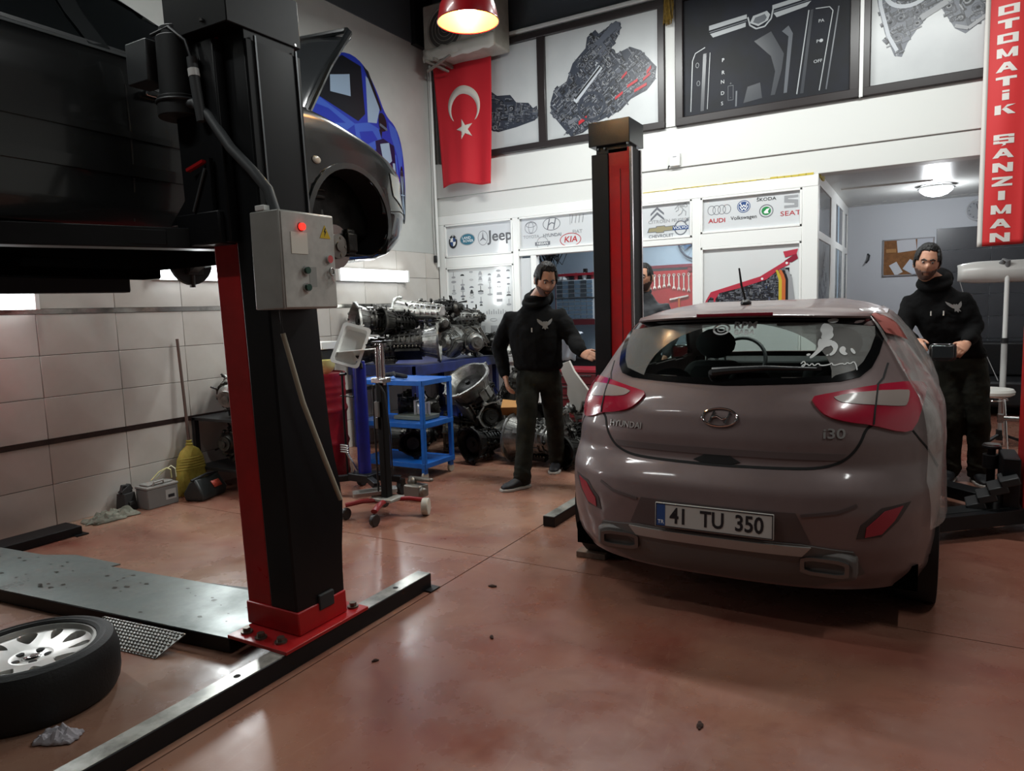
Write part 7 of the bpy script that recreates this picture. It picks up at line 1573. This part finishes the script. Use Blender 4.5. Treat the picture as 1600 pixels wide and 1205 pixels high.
def person(name, label, root, J, yaw, head, clothes):
    """J: joints in world coordinates; yaw: turn of the chest about z (0 faces -Y); head = (centre, yaw, pitch, roll)"""
    t = thing(name, label, 'person', root); r0 = Vector(root)
    J = {k: Vector(v)-r0 for k, v in J.items()}
    hc, hy, hp, hr = head; HM = Matrix.Translation(Vector(hc)-r0) @ Matrix.Rotation(hy, 4, 'Z') @ Matrix.Rotation(hp, 4, 'X') @ Matrix.Rotation(hr, 4, 'Y') @ Matrix.Scale(clothes.get('hs', 1.08), 4)
    pel = (J['hipR']+J['hipL'])/2; chest = (J['shR']+J['shL'])/2
    fw_ = Vector((sin(yaw), -cos(yaw), 0)); sr = Vector((cos(yaw), sin(yaw), 0))      # forward, viewer-right (the person's left)
    # --- one continuous body
    b = MB(); head_mesh(b, HM)
    for s in (-1, 1): b.sph(HM @ Vector((s*.077, .012, -.008)), (.010, .020, .032), 10, HM.to_3x3())
    nb = HM @ Vector((0, .025, -.075)); limb(b, [nb, (nb+J['neck'])/2, J['neck'], J['neck']-Vector((0, 0, .08))], [.055, .056, .062, .07])
    b.loft([ell(pel-Vector((0, 0, .06)), .13, .09, yaw), ell(pel, .14, .095, yaw), ell(pel.lerp(chest, .4), .125, .09, yaw), ell(pel.lerp(chest, .75), .14, .095, yaw), ell(chest, .11, .07, yaw), ell(chest+Vector((0, 0, .05)), .06, .05, yaw)])
    for s in 'RL':
        limb(b, [J['sh'+s]-sr*(-.05 if s == 'R' else .05)-Vector((0, 0, .05)), J['el'+s], J['wr'+s]], [.040, .038, .027])
        hand(b, J['wr'+s], J['tip'+s], J['palm'+s]+r0, J.get('curl'+s, Vector((.45, 0, 0))+0*r0).x if False else clothes.get('curl'+s, .45), 1.05, 1 if clothes.get('th'+s, 1) > 0 else -1)
        limb(b, [J['hip'+s], J['kn'+s], J['an'+s]], [.078, .052, .038]); f = J['an'+s]; limb(b, [f, f+J['ft'+s]*.2-Vector((0, 0, .045))], [.034, .028])
    voxel(b, 'body', skin, t, .0065, 2)
    # face details
    for s in (-1, 1):
        e = MB(); e.sph(HM @ Vector((s*.028, -.0810, .012)), .0105, 12); e.build('eye', M('eye_white', 'a79b92', .3), t); e = MB(); e.sph(HM @ Vector((s*.028, -.0893, .010)), .0052, 10); e.build('iris', M('iris_dark', '120c0a', .2), t)
        m = MB(); m.tube([HM @ (headpt(Vector((s*sx, -sqrt(max(0, 1-sx*sx-z*z)), z)))+Vector((0, -.002, 0))) for sx, z in ((.14, .22), (.36, .28), (.58, .22))], [.0045, .006, .0035], 6); m.build('eyebrow', hairm, t)
    m = MB(); m.tube([HM @ (headpt(Vector((x, -sqrt(max(0, 1-x*x-.5476**2)), -.555)))+Vector((0, -.0005, 0))) for x in (-.26, -.12, 0, .12, .26)], [.002, .004, .0045, .004, .002], 6); m.build('mouth', M('lips', '86503f', .5), t)
    hk = clothes.get('hairline', .42)
    def thr(d):
        ky = ((-1, hk+.27), (-.55, hk+.22), (-.33, .62), (-.24, .25), (-.06, .10), (.06, .20), (.28, .12), (.45, -.36), (1.1, -.42)); u_ = -.4
        for (a, u), (b_, v) in zip(ky[:-1], ky[1:]):
            if d[1] <= b_: u_ = u+(v-u)*(d[1]-a)/(b_-a); break
        ax = abs(d[0])
        if d[1] < .0: q_ = min(1, max(0, (ax-.60)/.16)); u_ = u_*(1-q_)+min(u_, .16)*q_          # hair frames the temples
        if -.36 < d[1] < -.10 and ax > .85: u_ = min(u_, -.24)                                  # sideburns
        return u_+.06*noise.noise((d[0]*9, d[1]*9, d[2]*3+hk))
    m = head_shell(HM, lambda d: d[2] > thr(d), lambda d: .003+(clothes.get('hair', .010)*1.5)*min(1, max(0, (d[2]-thr(d))/.22))*(.40+.60*max(0, d[2])**.7)+.005*noise.noise((d[0]*14, d[1]*14, d[2]*14))*min(1, max(0, (d[2]-thr(d))/.2)), 90, 70)
    ho = m.build('hair', hairm, t, ang=180); ho.modifiers.new('s', 'SOLIDIFY').thickness = .008
    if clothes.get('beard', 0):
        m = head_shell(HM, lambda d: d[1] < -.05 and d[2] < -.28-.25*max(0, -d[1]-.45) and not (abs(d[0]) < .24 and -.64 < d[2] < -.47) and d[2] > -.93 and (abs(d[0]) > .45 or d[2] < -.42 ), lambda d: clothes['beard']); bo = m.build('beard', clothes.get('beardm', stub), t, ang=180); bo.modifiers.new('s', 'SOLIDIFY').thickness = .003
    # --- top: sweatshirt or jacket
    h = MB(); hem = pel+Vector((0, 0, .045)); w = clothes.get('w', 1.)
    sp = lambda u: hem.lerp(chest, u)+fw_*clothes.get('belly', .02)*sin(pi*min(1, u))
    wd = (J['shL']-J['shR']).length/2
    hn = J['neck']; h.loft([ell(sp(-.02), .168*w, .118*w, yaw), ell(sp(.03), .182*w, .13*w, yaw), ell(sp(.25), .190*w, .140*w, yaw), ell(sp(.5), .198*w, .142*w, yaw), ell(sp(.75), .205*w, .138*w, yaw), ell(sp(.92), .195*w, .118*w, yaw), ell(chest+Vector((0, 0, .04)), .165, .098, yaw), ell(chest.lerp(hn, .55), .118, .088, yaw), ell(chest.lerp(hn, .85), .088, .078, yaw), ell(hn+Vector((0, 0, .012)), .076, .076, yaw)])
    for s in 'RL':
        sg = -1 if s == 'R' else 1; sh_ = J['sh'+s]
        limb(h, [sh_-sr*sg*.06+Vector((0, 0, -.035)), sh_+Vector((0, 0, -.008)), sh_.lerp(J['el'+s], .5), J['el'+s], J['el'+s].lerp(J['wr'+s], .55), J['wr'+s].lerp(J['el'+s], .10)], [.080*w, .072*w, .070*w, .062*w, .055*w, .045*w])
        for k in range(3):
            p = J['el'+s].lerp(J['wr'+s], .62+.11*k); dd = (J['wr'+s]-J['el'+s]).normalized(); h.tor(p, .046*w-.002*k, .009, dd, 18, 6)
            p = J['el'+s].lerp(sh_, .08+.12*k); dd = (sh_-J['el'+s]).normalized(); h.tor(p, .058*w+.002*k, .009, dd+Vector((.2, .1, .1*k)), 18, 6)
    for k in range(3): z = .06+.10*k; h.loft([ell(sp(z-.02), .18*w, .13*w, yaw), ell(sp(z), .197*w, .143*w, yaw), ell(sp(z+.02), .18*w, .13*w, yaw)])
    top = voxel(h, clothes['topname'], clothes['top'], t, .011, 22)
    tx = bpy.data.textures.get('cloth') or bpy.data.textures.new('cloth', 'CLOUDS'); tx.noise_scale = .09; dm = top.modifiers.new('folds', 'DISPLACE'); dm.texture = tx; dm.strength = .022; dm.mid_level = .5
    if clothes.get('hood'):
        m = MB(); nk = J['neck']
        m.tor(nk+Vector((0, 0, .012))-fw_*.008, .083, .030, Vector((0, 0, 1))+fw_*.30, 26, 10); m.sph(nk-fw_*.085+Vector((0, 0, .0)), (.12, .07, .095), 16, Matrix.Rotation(yaw, 3, 'Z')); m.tor(nk+fw_*.012+Vector((0, 0, -.03)), .098, .028, Vector((0, 0, 1))+fw_*.45, 26, 10)
        hd = voxel(m, 'hood', clothes['top'], t, .009, 3)
        # drawstrings and chest emblem (a winged bird)
        fx = lambda a, u, o=.0: sp(u)+sr*(.205*w*abs(sin(a))**(2/2.3)*(1 if a > 0 else -1))+fw_*(.14*w*abs(cos(a))**(2/2.3)+o)
        for a_ in ((-.16, .16) if clothes['hood'] == 2 else (.12,)):
            p = fx(a_, .80, .012); MB().cyl(p, p-Vector((0, 0, .035)), .005, n=8).build('drawstring_tip', M('cord_white', 'cfcbc4', .6), t)
        wing = [(0, .035), (.008, .045), (.02, .042), (.018, .03), (.05, .058), (.075, .075), (.07, .045), (.055, .02), (.035, .0), (.02, -.008), (.03, -.04), (.012, -.03), (0, -.05)]
        bird = wing+[(-x, z) for x, z in wing[-2:0:-1]]
        ca = .62; m = MB(); v, f = grid_fill(bird, .012)
        mk = lambda x, z, o: fx(ca+x*5.2*.8, .84+z/1.0*.9/(chest-hem).length*.8, o)
        nv = len(v); m.add([mk(x, z, .016) for x, z, _ in v]+[mk(x, z, .004) for x, z, _ in v], [list(q) for q in f]+[[i+nv for i in q][::-1] for q in f]); m.build('chest_emblem', M('emblem_grey', '8b8b89', .6), t)
    # --- trousers
    p = MB(); p.loft([ell(pel+Vector((0, 0, .09)), .155, .108, yaw), ell(pel+Vector((0, 0, .02)), .165, .118, yaw), ell(pel-Vector((0, 0, .06)), .165, .115, yaw), ell(pel-Vector((0, 0, .12)), .13, .09, yaw)])
    for s in 'RL':
        H_, K_, A_ = J['hip'+s]-Vector((0, 0, .02)), J['kn'+s], J['an'+s]+Vector((0, 0, -.025)); limb(p, [H_, H_.lerp(K_, .5), K_, K_.lerp(A_, .45), A_.lerp(K_, .03)], [.104, .096, .080, .074, .070])
        for k in range(3): p.tor(A_.lerp(K_, .02+.07*k), .068+.002*k, .010, (K_-A_)+Vector((.15*(k-1), .1, 0)), 18, 6); 
        for k in range(2): p.tor(K_.lerp(A_, -.10+.16*k), .070, .009, (K_-A_)+Vector((.1, .25*(k-.5), 0)), 18, 6)
    tr_ = voxel(p, 'trousers', clothes.get('trou', trou), t, .011, 3); dm = tr_.modifiers.new('folds', 'DISPLACE'); dm.texture = tx; dm.strength = .018; dm.mid_level = .5
    # --- shoes
    for s in 'RL':
        A_ = J['an'+s]; f = J['ft'+s]; fd = Vector((f.x, f.y, 0)).normalized(); sd = Vector((-fd.y, fd.x, 0)); gz = J['gz'+s].z if ('gz'+s) in J else 0
        def srg(u, w_, h0, h1, n=14): c = Vector((A_.x, A_.y, 0))+fd*u; return [c+sd*w_*cos(2*pi*i/n)+Vector((0, 0, (h0+h1)/2+(h1-h0)/2*sin(2*pi*i/n)+gz)) for i in range(n)]
        m = MB(); m.loft([srg(-.075, .012, .035, .06), srg(-.07, .033, .018, .095), srg(-.02, .043, .016, .115), srg(.05, .045, .016, .10), srg(.11, .05, .016, .072), srg(.165, .045, .016, .058), srg(.195, .025, .02, .04)]); so = voxel(m, 'shoe', shoe, t, .007, 2)
        out = [(-.082, .0), (-.075, .03), (-.02, .046), (.06, .048), (.12, .055), (.17, .05), (.205, .025)]; pts = out+[(u, -w_) for u, w_ in out[::-1]]
        m = MB(); mm = Matrix(((fd.x, sd.x, 0, A_.x), (fd.y, sd.y, 0, A_.y), (0, 0, 1, gz), (0, 0, 0, 1))); m.prism(pts, .001, .022, mm); m.build('sole', sole, so, bevel=.004)
    return t, J, HM, sr, fw_
# --- man walking in front of the far column
J = dict(neck=(-2.775, 5.27, 1.545), shR=(-3.01, 5.25, 1.385), shL=(-2.585, 5.30, 1.39), elR=(-3.155, 5.26, 1.13), wrR=(-3.02, 5.13, .885), tipR=(-2.955, 5.07, .72), palmR=(.75, .5, 0), elL=(-2.47, 5.30, 1.20), wrL=(-2.315, 5.16, 1.085), tipL=(-2.16, 5.05, 1.07), palmL=(.2, .6, -.5),
         hipR=(-2.885, 5.28, .90), hipL=(-2.70, 5.32, .90), knR=(-2.795, 5.06, .50), knL=(-2.735, 5.46, .47), anR=(-2.775, 4.92, .09), anL=(-2.80, 5.62, .10), ftR=(-.10, -.20, 0), ftL=(.06, -.22, 0))
def vecs(J, keys=('palmR', 'palmL', 'ftR', 'ftL'), root=(0, 0, 0)):
    for k in keys: J[k] = Vector(J[k])+Vector(root)
    return J
r1 = (-2.79, 5.25, 0)
J['palmR'] = Vector((.75, .5, 0)); J['palmL'] = Vector((.2, .6, -.5))
def mk_person(name, label, root, J, yaw, head, clothes):
    J = {k: Vector(v) for k, v in J.items()}
    for k in ('ftR', 'ftL'): J[k] = J[k]+Vector(root)
    for k in ('palmR', 'palmL'): J[k] = J[k]
    return person(name, label, root, J, yaw, head, clothes)
mk_person('person', 'man in a black hooded sweatshirt walking beside the far red column, looking down', r1, J, .10, ((-2.645, 5.18, 1.68), .80, .38, .04),
          dict(top=hoodm, topname='hooded_sweatshirt', hood=1, w=1.14, curlR=.55, curlL=.30, thL=1, thR=-1, hair=.015, beard=.0025, hairline=.50))
# --- man behind the hatchback on the right
J = dict(neck=(.10, 6.37, 1.58), shR=(-.06, 6.42, 1.425), shL=(.285, 6.36, 1.435), elR=(-.10, 6.30, 1.18), wrR=(-.02, 6.15, 1.12), tipR=(.02, 6.0, 1.08), palmR=(.3, .2, -.6), elL=(.375, 6.36, 1.20), wrL=(.315, 6.17, 1.10), tipL=(.245, 6.05, 1.035), palmL=(-.3, .3, -.5),
         hipR=(.20, 6.46, .93), hipL=(.37, 6.44, .93), knR=(.25, 6.40, .50), knL=(.42, 6.38, .50), anR=(.25, 6.46, .09), anL=(.43, 6.45, .09), ftR=(-.05, -.22, 0), ftL=(.06, -.22, 0))
mk_person('person', 'bearded man in a black hooded sweatshirt behind the right door mirror, looking at us', (.30, 6.45, 0), J, -.15, ((.045, 6.255, 1.70), .05, .12, .12),
          dict(top=hoodm, topname='hooded_sweatshirt', hood=2, w=1.0, curlR=.6, curlL=.9, thL=-1, thR=1, hair=.013, beard=.0025, hairline=.50))
# --- man behind the far column
J = dict(neck=(-2.385, 6.80, 1.58), shR=(-2.60, 6.80, 1.42), shL=(-2.17, 6.78, 1.425), elR=(-2.68, 6.78, 1.16), wrR=(-2.62, 6.62, .95), tipR=(-2.60, 6.55, .80), palmR=(.6, .3, 0), elL=(-2.07, 6.78, 1.17), wrL=(-2.10, 6.60, .95), tipL=(-2.12, 6.54, .80), palmL=(-.6, .3, 0),
         hipR=(-2.48, 6.80, .92), hipL=(-2.29, 6.80, .92), knR=(-2.48, 6.76, .50), knL=(-2.28, 6.76, .50), anR=(-2.48, 6.82, .09), anL=(-2.28, 6.82, .09), ftR=(0, -.22, 0), ftL=(0, -.22, 0))
jk = M('jacket_dark', '23262b', .7, bump=.1, bs=50)
t3, J3, HM3, sr3, fw3 = mk_person('person', 'bearded man with glasses and a dark jacket standing half behind the far red column', (-2.38, 6.8, 0), J, .05, ((-2.35, 6.74, 1.72), -.05, .08, .0),
          dict(top=jk, topname='jacket', hood=0, w=1.0, hair=.008, beard=.006, beardm=M('beard_brown', '3a2820', .8), hairline=.52))
m = MB(); g = lambda x, z: HM3 @ Vector((x, -.108, z))
for s in (-1, 1): m.tube([g(s*.032+.021*cos(2*pi*i/16), .010+.016*sin(2*pi*i/16)) for i in range(17)], .0018, 6, False); m.tube([g(s*.053, .014), HM3 @ Vector((s*.076, -.06, .014)), HM3 @ Vector((s*.080, .01, .012))], .0018, 6)
m.tube([g(-.011, .014), g(.011, .014)], .0018, 6); m.build('glasses', M('glasses_frame', '2a1c18', .3), t3)
sh3 = M('shirt_grey', '7b7974', .8, bump=.15, bs=70); m = MB(); ck = J3['neck']
m.loft([[ck+sr3*(x*k)+fw3*(.105+.03*(1-abs(x)/.09)-.045*(i == 3)-.02*(i == 2))+Vector((0, 0, z)) for x in (-.09, -.05, 0, .05, .09)] for i, (z, k) in enumerate(((-.55, .9), (-.30, .85), (-.12, .65), (.01, .45)))], False, False)
o = m.build('shirt_front', sh3, t3); o.modifiers.new('s', 'SOLIDIFY').thickness = .006
for k in range(4): p = ck+fw3*.142+Vector((0, 0, -.18-.09*k)); MB().sph(p, .006, 8).build('shirt_button', inkd, t3)
m = MB(); m.tor(ck+Vector((0, 0, .0)), .072, .018, Vector((0, 0, 1))+fw3*.5, 24, 8); voxel(m, 'jacket_collar', jk, t3, .009, 2)
